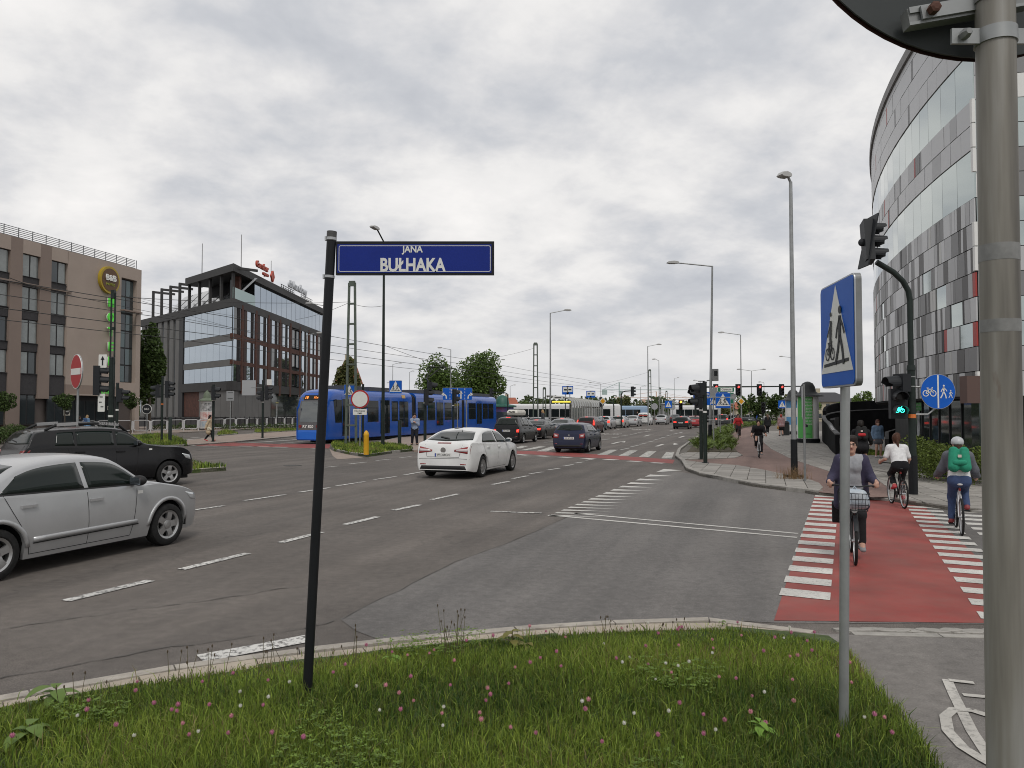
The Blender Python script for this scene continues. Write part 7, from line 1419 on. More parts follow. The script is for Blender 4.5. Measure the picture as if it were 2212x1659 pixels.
    gr = lambda L, e: [(q[0], q[1], q[2] + e, q[3], q[4] + e) if q[0] == 'c' else (q[0], q[1], tuple(x + e for x in q[2])) for q in L]
    for nm, mat, slv, e, hem in (top or []):
        pr = gr(tr, e)
        for q in (-1, 1):
            a = arm[q]; f1 = min(1, slv * 2); f2 = max(0, slv * 2 - 1)
            pr += [('c', sh[q], .06 + e, sh[q].lerp(el[q], f1), .050 + e)] + ([('c', el[q], .047 + e, el[q].lerp(wr[q], f2), .038 + e)] if f2 > 0 else [])
        if hem > 0:
            for q in (-1, 1): pr.append(('c', hip + V3(0, q * .06, 0), .118 + e, hip + V3(-.02, q * .075, 0) - V3(0, 0, hem), .125 + e + hem * .12))
        cuts = []
        if hem <= 0: cuts = [((-up.x, 0, -up.z), -(hip.dot(up) + (.0 - hem)))]
        part(nm, pr, mat, cuts=cuts)
    if bottom:
        nm, mat, cov, e = bottom; pr = [('c', hip + V3(0, q * .065, .05), .115 + e, hip + V3(0, q * .07, -.02), .118 + e) for q in (-1, 1)]
        if nm == 'skirt':
            for q in (-1, 1): pr += [('c', hip + V3(0, q * .06, 0), .118, hj[q].lerp(kn[q], cov), .135)]
            pr += [('c', hip, .11, hj[1].lerp(kn[1], cov).lerp(hj[-1].lerp(kn[-1], cov), .5), .13)]
        else:
            for q in (-1, 1):
                f1 = min(1, cov * 2); f2 = max(0, cov * 2 - 1); pr += [('c', hj[q], .098 + e, hj[q].lerp(kn[q], f1), .068 + e + (0 if cov > .6 else .03))]
                if f2: pr += [('c', kn[q], .066 + e, kn[q].lerp(an[q], f2), .052 + e)]
        part(nm, pr, mat, cuts=[((up.x, 0, up.z), hip.dot(up) + .06)])
    sm = M('shoe_%.2f_%.2f_%.2f' % shoes, shoes, .6)
    for q in (-1, 1):
        f = Vector(fd[q]).normalized(); a = an[q] - V3(0, 0, .038) - f * .03; y = V3(-f.y, f.x, 0); pr = []
        for o in (-.014, .014): pr += [('c', a + y * o, .036, a + f * .20 + y * o - V3(0, 0, .006), .030)]
        o_ = part('shoe', pr + [('c', an[q] + V3(0, 0, .0), .048, an[q] - V3(0, 0, .02), .045)], sm, .02)
    hm, st = M('hair_%.2f_%.2f_%.2f' % hair[0], hair[0], .55, vary=.3, vscale=30), hair[1]
    pr = [('e', hc - hf * .02 + V3(0, 0, .026), (.110, .096, .122)), ('c', hc - hf * .06 - V3(0, 0, .02), .06, hc - hf * .055 - V3(0, 0, .07), .04)] + [('e', hc + hs * random.uniform(-.05, .05) + hf * random.uniform(-.05, .05) + V3(0, 0, .11), (.035, .035, .03)) for _ in range(4)]; cut = [((hf.x * .8, hf.y * .8, -.6), (hf * .8).dot(hc) - .6 * hc.z + .030)]
    if st == 'helmet':
        o_ = part('helmet', [('e', hc - hf * .01 + V3(0, 0, .045), (.135, .112, .115))], M('helmet_silver', (.42, .43, .44), .3, coat=.4), cuts=[((0, 0, -1), -(hc.z + .005))]); part('hair', [('c', hc - hf * .07, .07, neck - fw * .07 - up * .06, .05)], hm)
    else:
        part('hair', pr, hm, cuts=cut)
        if st in ('long', 'pony'): part('hair_tail' if st == 'pony' else 'long_hair', [('c', hc - hf * .09 + V3(0, 0, .03 if st == 'pony' else -.02), .045 if st == 'pony' else .07, neck - fw * .10 - up * (.10 if st == 'pony' else .16), .022 if st == 'pony' else .06)] + ([('c', hc + hs * q * .075 - hf * .02, .035, neck + hs * q * .085 - up * .08 - fw * .02, .03) for q in (-1, 1)] if st == 'long' else []), hm)
        if st == 'bun': part('hair_bun', [('e', hc - hf * .11 + V3(0, 0, .05), (.05, .05, .05))], hm)
    if face:
        for q in (-1, 1): MB().ball(tuple(hc + hf * .082 + hs * q * .032 + V3(0, 0, .012)), .011, 8, 6).build('eye', M('eye_dark', (.02, .015, .012), .3), t, 1); MB().box(tuple(hc + hf * .088 + hs * q * .033 + V3(0, 0, .034)), (.012, .034, .007), rz=ang).build('eyebrow', hm, t)
        MB().box(tuple(hc + hf * .090 - V3(0, 0, .052)), (.014, .042, .009), rz=ang).build('mouth', M('lip', (.32, .10, .09), .5), t)
    for ex in extras:
        if ex[0] == 'glasses':
            g_ = MB()
            for q in (-1, 1):
                if len(ex) < 2: g_.box(tuple(hc + hf * .104 + hs * q * .034 + V3(0, 0, .012)), (.006, .05, .03), rz=ang)
                else: [g_.box(tuple(hc + hf * .104 + hs * q * .034 + V3(0, 0, .012 + z_)), (.004, .05, .0035), rz=ang) for z_ in (-.015, .015)]
                g_.bar(hc + hf * .1 + hs * q * .06 + V3(0, 0, .018), hc - hf * .01 + hs * q * .082 + V3(0, 0, .018), .005, .006)
            g_.bar(hc + hf * .104 - hs * .03 + V3(0, 0, .018), hc + hf * .104 + hs * .03 + V3(0, 0, .018), .004, .005); g_.build('glasses', m_sblack, t)
        if ex[0] == 'backpack':
            bk = thing('backpack', ex[2], 'backpack', t.location, heading, scale=s); c0 = chest - fw * .21 - up * .02; pr = [('c', c0 + V3(0, q * .085, 0) + up * (.15 * ex[3]), .085, c0 + V3(0, q * .095, 0) - up * (.16 * ex[3]), .10) for q in (-1, 1)]
            bb = obj('pack_body', sdf_mesh(pr, .014, .035), bk); bb.data.materials.append(ex[1]); pk = obj('front_pocket', sdf_mesh([('c', c0 - fw * .08 - up * .10 + V3(0, .07, 0), .055, c0 - fw * .08 - up * .10 - V3(0, .07, 0), .055)], .014, .03), bk); pk.data.materials.append(ex[4] if len(ex) > 4 else ex[1])
            for q in (-1, 1): obj('strap', sdf_mesh([('c', c0 + V3(0, q * .11, 0) + up * .14, .018, sh[q] + up * .065 - V3(0, q * .07, 0), .018), ('c', sh[q] + up * .065 - V3(0, q * .07, 0), .018, sh[q] + fw * .15 - up * .1 - V3(0, q * .06, 0), .016)], .012, .02), bk).data.materials.append(ex[1])
            MB().box(tuple(c0 - fw * .105 + up * .02), (.012, .06, .05)).build('label_patch', M('patch_white', (.6, .5, .45), .6), bk)
        if ex[0] == 'bag':
            p = wr[ex[2]] if len(ex) < 5 else Vector(ex[4]); bg_ = thing('shoulder_bag', ex[3], 'bag', t.location, heading, scale=s); obj('bag_body', sdf_mesh([('c', p + V3(0, 0, -.12), .07, p + V3(.10, 0, -.22), .08), ('c', p + V3(-.08, 0, -.14), .07, p + V3(-.06, 0, -.24), .08)], .014, .03), bg_).data.materials.append(ex[1]); MB().tube([p + V3(.08, 0, -.12), p + V3(.0, 0, .02), p + V3(-.08, 0, -.12)], .012, 6).build('strap', ex[1], bg_)
    return t
def bike(label, loc, heading, frame, steer=0, city=True, extra=(), spokes=20, r=.345, wb=1.08, sadz=.93, barz=1.06, sc=1):
    t = thing('bicycle', label, 'bicycle', loc, heading, scale=sc); fa, ra_ = (wb / 2, 0, r), (-wb / 2, 0, r); bb = (-.12, 0, .29); sd = (-.26, 0, sadz - .06); hd = (.34, 0, .80); ht_ = (.31, 0, .93)
    ty = MB(); n = 40; V = []
    for i in range(n):
        a = 2 * math.pi * i / n
        for j in range(8): b = 2 * math.pi * j / 8; q = r - .022 + .022 * math.cos(b); V.append((q * math.cos(a), .021 * math.sin(b), q * math.sin(a)))
    ty.add(V, [(i * 8 + j, ((i + 1) % n) * 8 + j, ((i + 1) % n) * 8 + (j + 1) % 8, i * 8 + (j + 1) % 8) for i in range(n) for j in range(8)]); tym = ty.mesh('wheel', m_tyre, 1)
    rm = MB().lathe([(r - .046, -.012), (r - .036, -.013), (r - .036, .013), (r - .046, .012), (r - .046, -.012)], n=40, axis='Y', cap=False).mesh('rim', m_alu, 1); sp = MB()
    for i in range(spokes): a = 2 * math.pi * i / spokes; sp.tube([(0, .02 * (-1) ** i, 0), ((r - .045) * math.cos(a), 0, (r - .045) * math.sin(a))], .0016, 4)
    sp.lathe([(.022, -.045), (.022, .045)], n=12, axis='Y'); spm = sp.mesh('spokes', m_alu)
    for p, st in ((fa, steer), (ra_, 0)): wo = obj('wheel', tym, t, loc=p, rot=(0, 0, st)); obj('rim', rm, wo); obj('spokes', spm, wo)
    f = MB()
    for a, b, q in ((bb, sd, .017), (bb, hd, .019), ((-.22, 0, .78) if city else (-.23, 0, .80), ht_, .016), (bb, (ra_[0], .05, r), .010), (bb, (ra_[0], -.05, r), .010), ((-.215, .02, .74), (ra_[0], .05, r), .009), ((-.215, -.02, .74), (ra_[0], -.05, r), .009), (hd, (.29, 0, 1.0), .020)): f.tube([a, b], q, 10)
    f.build('frame', frame, t, 40); k = MB(); k.tube([hd, (.365, .0, .72)], .018, 8); [k.tube([(.36, s * .03, .74), (.42, s * .05, .55), (fa[0], s * .05, r)], .013, 8) for s in (-1, 1)]; k.build('fork', frame, t, 40)
    MB().tube([(.30, 0, .95), (.285, 0, barz - .03)], .013, 8).build('stem', m_sblack, t); MB().tube([(.16 if city else .27, .31, barz), (.26, .24, barz + .015), (.30, .08, barz), (.30, -.08, barz), (.26, -.24, barz + .015), (.16 if city else .27, -.31, barz)], .012, 8).build('handlebar', m_sblack, t, 40)
    for s in (-1, 1): MB().tube([(.10 if city else .26, s * .34, barz - .003), (.19 if city else .27, s * .27, barz + .002)], .018, 8).build('grip', m_sblack, t)
    q = MB(); q.ball((-.28, 0, sadz), (.13, .075, .03), 12, 7); q.ball((-.16, 0, sadz + .005), (.11, .03, .022), 10, 6); q.build('saddle', m_sblack if frame is not MATS.get('bike_white') else M('saddle_white', (.5, .5, .5), .5), t, 1); MB().tube([sd, (-.275, 0, sadz - .02)], .013, 8).build('seat_post', m_alu, t)
    MB().lathe([(.09, .045), (.09, .05), (.02, .05)], bb, 24, axis='Y').build('chainring', m_sblack, t)
    for s in (-1, 1):
        e_ = (bb[0] + s * .10, s * .07, bb[2] - s * .14); ck = MB().tube([(bb[0], s * .06, bb[2]), e_], .011, 6).build('crank', m_alu, t); MB().box((e_[0], s * .12, e_[2]), (.09, .09, .02)).build('pedal', m_sblack, ck)
    for e in extra:
        if e == 'mudguards':
            for cxx, a0, a1 in ((fa[0], 30, 150), (ra_[0], 20, 190)):
                V = []
                for i in range(17): a = R(a0 + (a1 - a0) * i / 16); V += [(cxx + (r + .02) * math.cos(a), -.028, r + (r + .02) * math.sin(a)), (cxx + (r + .026) * math.cos(a), 0, r + (r + .026) * math.sin(a)), (cxx + (r + .02) * math.cos(a), .028, r + (r + .02) * math.sin(a))]
                MB().add(V, [(3 * i + j, 3 * i + j + 1, 3 * i + 4 + j, 3 * i + 3 + j) for i in range(16) for j in (0, 1)]).build('mudguard', m_sblack, t, 1)
        if e == 'basket':
            b_ = MB()
            for z, k_ in ((.80, .85), (.88, .9), (.96, .95), (1.04, 1.0)): P = [(.60 + x * .15 * k_, y * .19 * k_, z) for x, y in ((-1, -1), (1, -1), (1, 1), (-1, 1), (-1, -1))]; [b_.tube([a, c], .006, 5) for a, c in zip(P[:-1], P[1:])]
            for i in range(9):
                for s in (-1, 1): y = -.19 + .38 * i / 8; b_.tube([(.60 + s * .15 * .85, y * .85, .80), (.60 + s * .15, y, 1.04)], .0035, 4)
            b_.build('basket', m_sblack, t)
        if e == 'pannier': MB().prism(rrect(.34, .32, .06), -.07, .07, mat=Matrix(((1, 0, 0), (0, 0, 1), (0, 1, 0)))).build('pannier', cloth('pannier', (.02, .02, .022)), t, loc=(-.58, -.20, .62)); MB().box((-.58, 0, .76), (.42, .13, .02)).build('carrier', m_sblack, t)
        if e == 'lamp': MB().lathe([(.03, 0), (.042, .06)], (.45, 0, .78), 14, axis='X').build('headlight', m_head, t, 40)
        if e == 'rear_red': MB().box((-.30, 0, sadz - .10), (.03, .035, .05)).build('rear_light', m_tail, t)
    return t
def cyc_feet(ph=1): return {-1: (-.12 + ph * -.10, -.12, .29 + ph * .14 + .09), 1: (-.12 + ph * .10, .12, .29 - ph * .14 + .09)}
def cyc_hands(barz, city=True): x = .12 if city else .245; return {-1: (x - .03, -.32, barz + .045), 1: (x - .03, .32, barz + .045)}
def rider_at(contact, ang, which, wb=1.08):
    """ang: travel direction clockwise from +Y; returns origin and rotation from the contact point of one wheel"""
    d = Vector((math.sin(R(ang)), math.cos(R(ang)), 0)); o = contact - d * (wb / 2 if which == 'front' else -wb / 2); return o, math.pi / 2 - R(ang)
m_bk = M('bike_black', (.015, .015, .016), .35, coat=.3); m_bw_ = M('bike_white', (.55, .55, .56), .3, coat=.3)
CYK = dict(hip=(-.26, 0, 1.00), grip=True, knee=(1, 0, .3), elbow=(-.3, 0, -1), footdir={-1: (1, -.05, -.1), 1: (1, .05, -.25)})
# nearest cyclist
o, rz = rider_at(G(1848, 1221), 201, 'front', 1.0); bike('black city bicycle with front basket ridden towards the camera', o, rz, m_bk, extra=('mudguards', 'basket', 'pannier', 'lamp'), barz=1.10, spokes=28, sc=.92)
person('cyclist in navy cardigan and glasses riding a bicycle with a basket', o, rz, 1.61, lean=10, feet=cyc_feet(1), hands=cyc_hands(1.10), female=True, vox=.010, hair=((.02, .014, .012), 'short'), shoes=(.22, .22, .23), **CYK,
       top=[('shirt', cloth('grey_shirt', (.30, .31, .33)), .3, .012, .05)], bottom=('trousers', cloth('black_trousers', (.018, .018, .02)), .97, .012), extras=[('glasses', 1)])
s_ = 1.72 / 1.75; hip_ = Vector((-.26, 0, 1.0)); up_v = Vector((math.sin(R(10)), 0, math.cos(R(10)))); card = []
nk = hip_ + up_v * .53
per = [q for q in COL.objects if q.name.startswith('person')][-1]
for q in (-1, 1):
    shq = nk + up_v * -.055 + Vector((0, q * .165, 0)); e_, w_ = ik(shq, cyc_hands(1.10)[q], .29, .26, (-.3, q * .35, -1)); card += [('c', shq, .078, e_, .066), ('c', e_, .064, w_, .048), ('c', nk - up_v * .04 - Vector((.05, 0, 0)), .07, shq, .075), ('c', shq + Vector((0, -q * .02, -.05)), .09, hip_ + Vector((-.02, q * .14, .0)), .10), ('c', hip_ + Vector((-.02, q * .14, 0)), .10, hip_ + Vector((-.0, q * .17, -.22)), .09)]
card += [('c', nk - up_v * .12 - Vector((.07, 0, 0)), .09, hip_ + Vector((-.08, 0, -.15)), .13)]
oc_ = obj('cardigan', sdf_mesh(card, .012, .035), per); oc_.data.materials.append(cloth('navy_cardigan', (.032, .028, .06)))
bgb = thing('shopping_bag', 'white and blue plastic bag in the bicycle basket', 'bag', o, rz, scale=.92); obj('bag_body', sdf_mesh([('c', (.58, -.10, .90), .10, (.60, .10, .91), .10), ('c', (.60, -.09, 1.02), .08, (.60, .08, 1.0), .09)], .014, .04), bgb).data.materials.append(M('plastic_bag', (.30, .36, .42), .4, col2=(.48, .51, .54), vscale=7, bump=.5, bscale=18)); MB().tube([(.6, -.06, 1.05), (.6, 0, 1.13), (.6, .06, 1.05)], .012, 6).build('handle', MATS['plastic_bag'], bgb)
# white T-shirt
o, rz = rider_at(G(1953, 1099), 12, 'rear', .95); bike('black mountain bicycle with red details ridden away over the kerb', o, rz, m_bk, city=False, barz=1.02, extra=('rear_red',), sc=.88)
person('cyclist in white T-shirt and black leggings riding away', o, rz, 1.54, lean=30, feet=cyc_feet(-1), hands=cyc_hands(1.02, False), female=True, vox=.011, hair=((.055, .022, .012), 'pony'), shoes=(.40, .04, .05), **CYK, top=[('tshirt', cloth('white_shirt', (.60, .60, .60)), .38, .02, -.03)], bottom=('leggings', cloth('black_leggings', (.012, .012, .014)), .92, .006), face=False)
# helmet and green backpack
o, rz = rider_at(G(2078, 1157), 25, 'rear', .95); bike('white bicycle ridden away along the zebra crossing', o, rz, m_bw_, city=False, barz=1.02, extra=('rear_red',), sc=.88)
person('cyclist in silver helmet, grey jacket and jeans riding along the zebra', o, rz, 1.54, lean=20, feet=cyc_feet(1), hands={-1: (.20, -.33, 1.06), 1: (.20, .33, 1.06)}, vox=.011, hair=((.05, .025, .015), 'helmet'), shoes=(.22, .03, .035), female=True, **CYK, face=False,
       top=[('white_shirt', cloth('white_shirt'), .2, .024, -.02), ('jacket', cloth('grey_jacket', (.10, .105, .125)), 1.0, .034, -.17)], bottom=('jeans', cloth('jeans', (.035, .06, .14)), .97, .008), extras=[('backpack', cloth('green_pack', (.012, .22, .13)), 'green backpack worn by the cyclist in the silver helmet', 1.0)])
# red backpack cyclist partly behind the sign post
o, rz = rider_at(gy(1862, 22.5, .09), 20, 'rear'); bike('dark bicycle mostly hidden behind the galvanised sign post', o, rz, m_bk, city=False, barz=1.02, spokes=14, sc=.92)
person('cyclist in black shorts riding away behind the sign post', o, rz, 1.61, lean=22, feet=cyc_feet(1), hands=cyc_hands(1.02, False), vox=.014, shoes=(.1, .1, .1), hair=((.015, .012, .01), 'short'), **CYK, face=False, top=[('jacket', cloth('black_top', (.016, .016, .018)), 1.0, .02, .05)], bottom=('shorts', cloth('black_shorts', (.016, .016, .018)), .45, .02), extras=[('backpack', cloth('black_pack', (.02, .02, .02)), 'black and red backpack worn by the cyclist behind the sign post', .95, cloth('red_pack', (.40, .02, .025)))])
# oncoming cyclists on the cycle path
o, rz = rider_at(G(1640, 990, .09), 196, 'front', .97); bike('white and black bicycle ridden towards the camera on the cycle path', o, rz, m_bw_, city=False, barz=1.02, spokes=16, sc=.9)
person('cyclist dressed in black riding towards the camera on the cycle path', o, rz, 1.575, lean=32, feet=cyc_feet(1), hands={-1: (.24, -.33, 1.06), 1: (.24, .33, 1.06)}, vox=.014, shoes=(.16, .16, .17), hair=((.02, .015, .012), 'short'), **CYK, top=[('tshirt', cloth('black_top'), .45, .02, .05)], bottom=('trousers', cloth('black_trousers'), .95, .012))
o, rz = rider_at(G(1595, 949, .09), 196, 'front'); bike('city bicycle with basket ridden by the cyclist in red', o, rz, M('bike_maroon', (.06, .01, .012), .4), barz=1.08, extra=('basket',), spokes=12, sc=.94)
person('cyclist in red jacket and sunglasses on the far cycle path', o, rz, 1.645, lean=6, feet=cyc_feet(1), hands=cyc_hands(1.08), vox=.018, female=True, shoes=(.2, .15, .12), hair=((.03, .02, .016), 'short'), **CYK, top=[('jacket', cloth('red_jacket', (.36, .018, .02)), 1.0, .026, .12)], bottom=('trousers', cloth('dark_trousers', (.022, .02, .024)), .95, .012), extras=[('glasses',)])
# standing and walking people
WALK = dict(feet={-1: (.26, -.09, .09), 1: (-.30, .09, .14)}, footdir={-1: (1, 0, .15), 1: (1, 0, -.45)}, knee=(1, 0, 0), hands={-1: (-.18, -.26, .86), 1: (.20, .25, .88)}, elbow=(-1, 0, -.2))
person('man in pale blue shirt talking on a phone at the tram platform', G(896, 961, .1), R(-88), 1.78, feet={-1: (0, -.15, .08), 1: (.06, .13, .08)}, hands={-1: (.16, -.10, 1.50), 1: (.22, .04, 1.26)}, elbow=(-.1, 0, -1), vox=.014, hair=((.015, .012, .011), 'short'), shoes=(.02, .018, .016), top=[('shirt', cloth('blue_shirt', (.24, .29, .40)), .85, .02, .05)], bottom=('trousers', cloth('dark_blue_trousers', (.016, .017, .024)), .97, .018))
ph = thing('mobile_phone', 'dark phone held to the ear by the man in the blue shirt', 'phone', G(896, 961, .1), R(-88)); MB().box((.10, -.10, 1.62), (.012, .07, .14), rz=.3).build('case', m_sblack, ph); MB().box((.107, -.10, 1.62), (.003, .06, .12), rz=.3).build('screen', m_glass, ph)
person('woman in beige coat and red shoes walking towards the tram', G(452, 953, .08), R(4), 1.68, vox=.014, female=True, hair=((.012, .01, .01), 'pony'), shoes=(.45, .03, .03), **WALK, top=[('coat', cloth('beige_coat', (.46, .37, .25)), 1.0, .026, .30)], bottom=('leggings', cloth('black_leggings'), .98, .006), extras=[('bag', cloth('cream_bag', (.5, .46, .36)), -1, 'cream shoulder bag of the woman in the beige coat', (.05, -.2, 1.02))])
person('woman in denim jacket and sunglasses standing by the black plinth', G(1896.5, 988, .1), R(-95), 1.55, feet={-1: (.03, -.10, .08), 1: (0, .12, .08)}, hands={-1: (.06, -.20, .88), 1: (.06, .20, .88)}, elbow=(-.8, 0, -.6), vox=.013, female=True, hair=((.09, .03, .018), 'long'), shoes=(.32, .32, .33), top=[('denim_jacket', cloth('denim', (.13, .20, .30)), 1.0, .03, .04)], bottom=('skirt', cloth('grey_dress', (.09, .09, .10)), .45, .01), extras=[('glasses',)])
person('woman in black jacket walking away along the pavement', G(1658.5, 937, .1), R(88), 1.66, vox=.02, female=True, hair=((.10, .055, .03), 'long'), shoes=(.5, .5, .5), face=False, feet={-1: (.1, -.09, .08), 1: (-.12, .09, .10)}, top=[('jacket', cloth('black_top'), 1.0, .04, .16)], bottom=('leggings', cloth('black_leggings'), .95, .008))
person('red-haired woman in plaid shirt and black skirt walking away', G(1688, 942, .1), R(84), 1.66, vox=.02, female=True, hair=((.30, .035, .02), 'short'), shoes=(.03, .03, .03), face=False, feet={-1: (-.15, -.09, .12), 1: (.15, .09, .08)}, top=[('plaid_shirt', M('cloth_plaid', (.34, .10, .10), .85, col2=(.35, .33, .34), vscale=16), .85, .028, .06)], bottom=('skirt', cloth('black_skirt', (.016, .016, .018)), .75, .01), extras=[('bag', cloth('tan_bag', (.35, .19, .07)), 1, 'tan handbag of the red-haired woman')])
person('person in bright blue top walking in front of the far cars', G(*Z4(1045, 956), 0), R(5), 1.72, vox=.024, shoes=(.1, .1, .1), hair=((.02, .015, .012), 'short'), **WALK, top=[('jacket', cloth('bright_blue', (.02, .07, .34)), 1.0, .025, .08)], bottom=('trousers', cloth('grey_trousers', (.14, .14, .15)), .97, .016))
person('person in light blue jacket standing by the hotel entrance', gy(188, 62, 0), R(70), 1.70, vox=.02, female=True, hair=((.30, .20, .10), 'long'), face=False, top=[('jacket', cloth('light_blue', (.12, .22, .36)), 1.0, .03, .1)], bottom=('trousers', cloth('dark_trousers'), .97, .014), extras=[('backpack', cloth('blue_pack', (.04, .09, .2)), 'blue backpack worn by the person at the hotel entrance', 1.0)])
person('person in dark jacket beside the hotel entrance, left of the backpack', gy(171, 62, 0), R(60), 1.62, vox=.022, face=False, top=[('jacket', cloth('black_top'), 1.0, .03, .1)], bottom=('trousers', cloth('dark_trousers'), .97, .014))
person('blond woman in dark jacket waiting beside the tram shelters', gy(1173, 64, .42), R(-170), 1.70, vox=.02, female=True, hair=((.42, .27, .12), 'long'), face=True, top=[('jacket', cloth('dark_slate', (.05, .055, .06)), 1.0, .03, .1)], bottom=('trousers', cloth('jeans'), .97, .014))
person('person in dark clothes standing at the far end of the shelters', gy(1415 - 38, 120, .2), R(-100), 1.75, vox=.026, top=[('jacket', cloth('black_top'), 1.0, .03, .1)], bottom=('trousers', cloth('dark_trousers'), .97, .014))
# motorcycle with rider
o = gy(1580, 98, 0); rz = HEAD
mt = thing('motorcycle', 'dark motorcycle beside the charcoal minivan', 'motorcycle', o, rz)
for x in (-.7, .7): MB().lathe([(.18, -.06), (.31, -.07), (.31, .07), (.18, .06)], (x, 0, .31), 24, axis='Y').build('wheel', m_tyre, mt, 40)
obj('fairing', sdf_mesh([('c', (-.5, 0, .72), .12, (.3, 0, .75), .17), ('c', (.3, 0, .8), .16, (.55, 0, .95), .14), ('c', (-.2, 0, .4), .18, (.25, 0, .45), .2), ('c', (-.7, 0, .8), .08, (-.4, 0, .75), .1)], .03, .06), mt).data.materials.append(p_dark)
MB().tube([(.2, .38, 1.0), (.4, .2, 1.05), (.4, -.2, 1.05), (.2, -.38, 1.0)], .02, 6).build('handlebar', m_sblack, mt); MB().box((-.85, 0, .72), (.06, .16, .09)).build('tail_light', m_tail, mt); [MB().bar((.55, s * .08, .9), (.7, s * .08, .31), .04, .04).build('fork_leg', m_alu, mt) for s in (-1, 1)]
person('motorcyclist in black with a white helmet', o, rz, 1.75, hip=(-.25, 0, .92), lean=10, feet={-1: (0, -.2, .35), 1: (0, .2, .35)}, hands={-1: (.2, -.36, 1.05), 1: (.2, .36, 1.05)}, vox=.024, face=False, hair=((.5, .5, .5), 'helmet'), top=[('jacket', cloth('black_top'), 1.0, .04, .05)], bottom=('trousers', cloth('dark_trousers'), .97, .02), knee=(1, 0, .3))
# ------------------------------------------------------------------ vegetation
def quick(name, V, Q, mats, mi=None):
    V = np.asarray(V, np.float32); Q = np.asarray(Q, np.int32); me = bpy.data.meshes.new(name); k = Q.shape[1]
    me.vertices.add(len(V)); me.vertices.foreach_set('co', V.ravel()); me.loops.add(Q.size); me.loops.foreach_set('vertex_index', Q.ravel()); me.polygons.add(len(Q)); me.polygons.foreach_set('loop_start', np.arange(0, Q.size, k, dtype=np.int32)); me.polygons.foreach_set('loop_total', np.full(len(Q), k, np.int32))
    for m in mats: me.materials.append(m)
    if mi is not None: me.polygons.foreach_set('material_index', np.asarray(mi, np.int32))
    me.update(calc_edges=True); return me
def leafm(name, c=None, isl=.45, tr=.25):
    if name in MATS: return MATS[name]
    m = M(name, c, .6, spec=.25, island=isl); t = m.node_tree; b = t.nodes['Principled BSDF']; o = t.nodes['Material Output']; L = t.links.new
    tn = t.nodes.new('ShaderNodeBsdfTranslucent'); mx = t.nodes.new('ShaderNodeMixShader'); mx.inputs[0].default_value = tr
    src = b.inputs['Base Color'].links[0].from_socket; L(src, tn.inputs[0]); L(b.outputs[0], mx.inputs[1]); L(tn.outputs[0], mx.inputs[2]); L(mx.outputs[0], o.inputs[0]); return m
def unit(n): v = RNG.normal(size=(n, 3)); return v / np.linalg.norm(v, axis=1)[:, None]
def leaf_quads(C, size, asp=.55, upb=.3):
    n = len(C); d = unit(n); d[:, 2] = d[:, 2] * .7; d /= np.linalg.norm(d, axis=1)[:, None]; s = np.cross(d, unit(n)); s /= np.linalg.norm(s, axis=1)[:, None] + 1e-9; sz = size * RNG.uniform(.6, 1.3, n)[:, None]
    V = np.stack([C - d * sz * .5, C + s * sz * asp * .5, C + d * sz * .5, C - s * sz * asp * .5], 1).reshape(-1, 3); return V, np.arange(4 * n).reshape(n, 4)
def inpoly(x, y, P):
    r = np.zeros(len(x), bool); n = len(P)
    for i in range(n):
        (x1, y1), (x2, y2) = P[i - 1][:2], P[i][:2]; c = ((y1 > y) != (y2 > y)) & (x < (x2 - x1) * (y - y1) / (y2 - y1 + 1e-12) + x1); r ^= c
    return r
def scatter(P, n):
    xs = [p[0] for p in P]; ys = [p[1] for p in P]; x = RNG.uniform(min(xs), max(xs), n * 3); y = RNG.uniform(min(ys), max(ys), n * 3); k = inpoly(x, y, P); return x[k][:n], y[k][:n]
def blades(x, y, z0, h, wd, bend=.5):
    n = len(x); a = RNG.uniform(0, 2 * np.pi, n); l = RNG.uniform(0, 2 * np.pi, n); b = np.abs(RNG.normal(0, bend, n)) * h; p = np.stack([x, y, np.full(n, z0)], 1); w_ = np.stack([np.cos(a), np.sin(a), np.zeros(n)], 1) * (wd / 2)[:, None]; ld = np.stack([np.cos(l), np.sin(l), np.zeros(n)], 1); up = np.array([0, 0, 1.])
    m = p + up * (h * .55)[:, None] + ld * (b * .3)[:, None]; t = p + up * (h * (1 - .25 * np.clip(b / h, 0, 1.6)))[:, None] + ld * b[:, None]
    V = np.stack([p - w_, p + w_, m + w_ * .75, m - w_ * .75, t + w_ * .12, t - w_ * .12], 1).reshape(-1, 3); i = np.arange(n)[:, None] * 6; Q = np.concatenate([i + np.array([[0, 1, 2, 3]]), i + np.array([[3, 2, 4, 5]])], 1).reshape(-1, 4); return V, Q
GM = [leafm('grass_green', (.15, .22, .034), .4, .3), leafm('grass_bright', (.25, .32, .052), .3, .3), leafm('grass_dark', (.045, .088, .016), .35, .25), leafm('grass_dry', (.21, .17, .075), .35, .2), leafm('grass_olive', (.105, .125, .03), .35, .25)]
def patchy(x, y, sc, seed):
    r = np.random.default_rng(seed); s = np.zeros(len(x))
    for k in range(7): a = r.uniform(0, 6.28); f = sc * r.uniform(.5, 2.2); s += np.sin((x * np.cos(a) + y * np.sin(a)) * f + r.uniform(0, 6.28))
    return s / 3.0
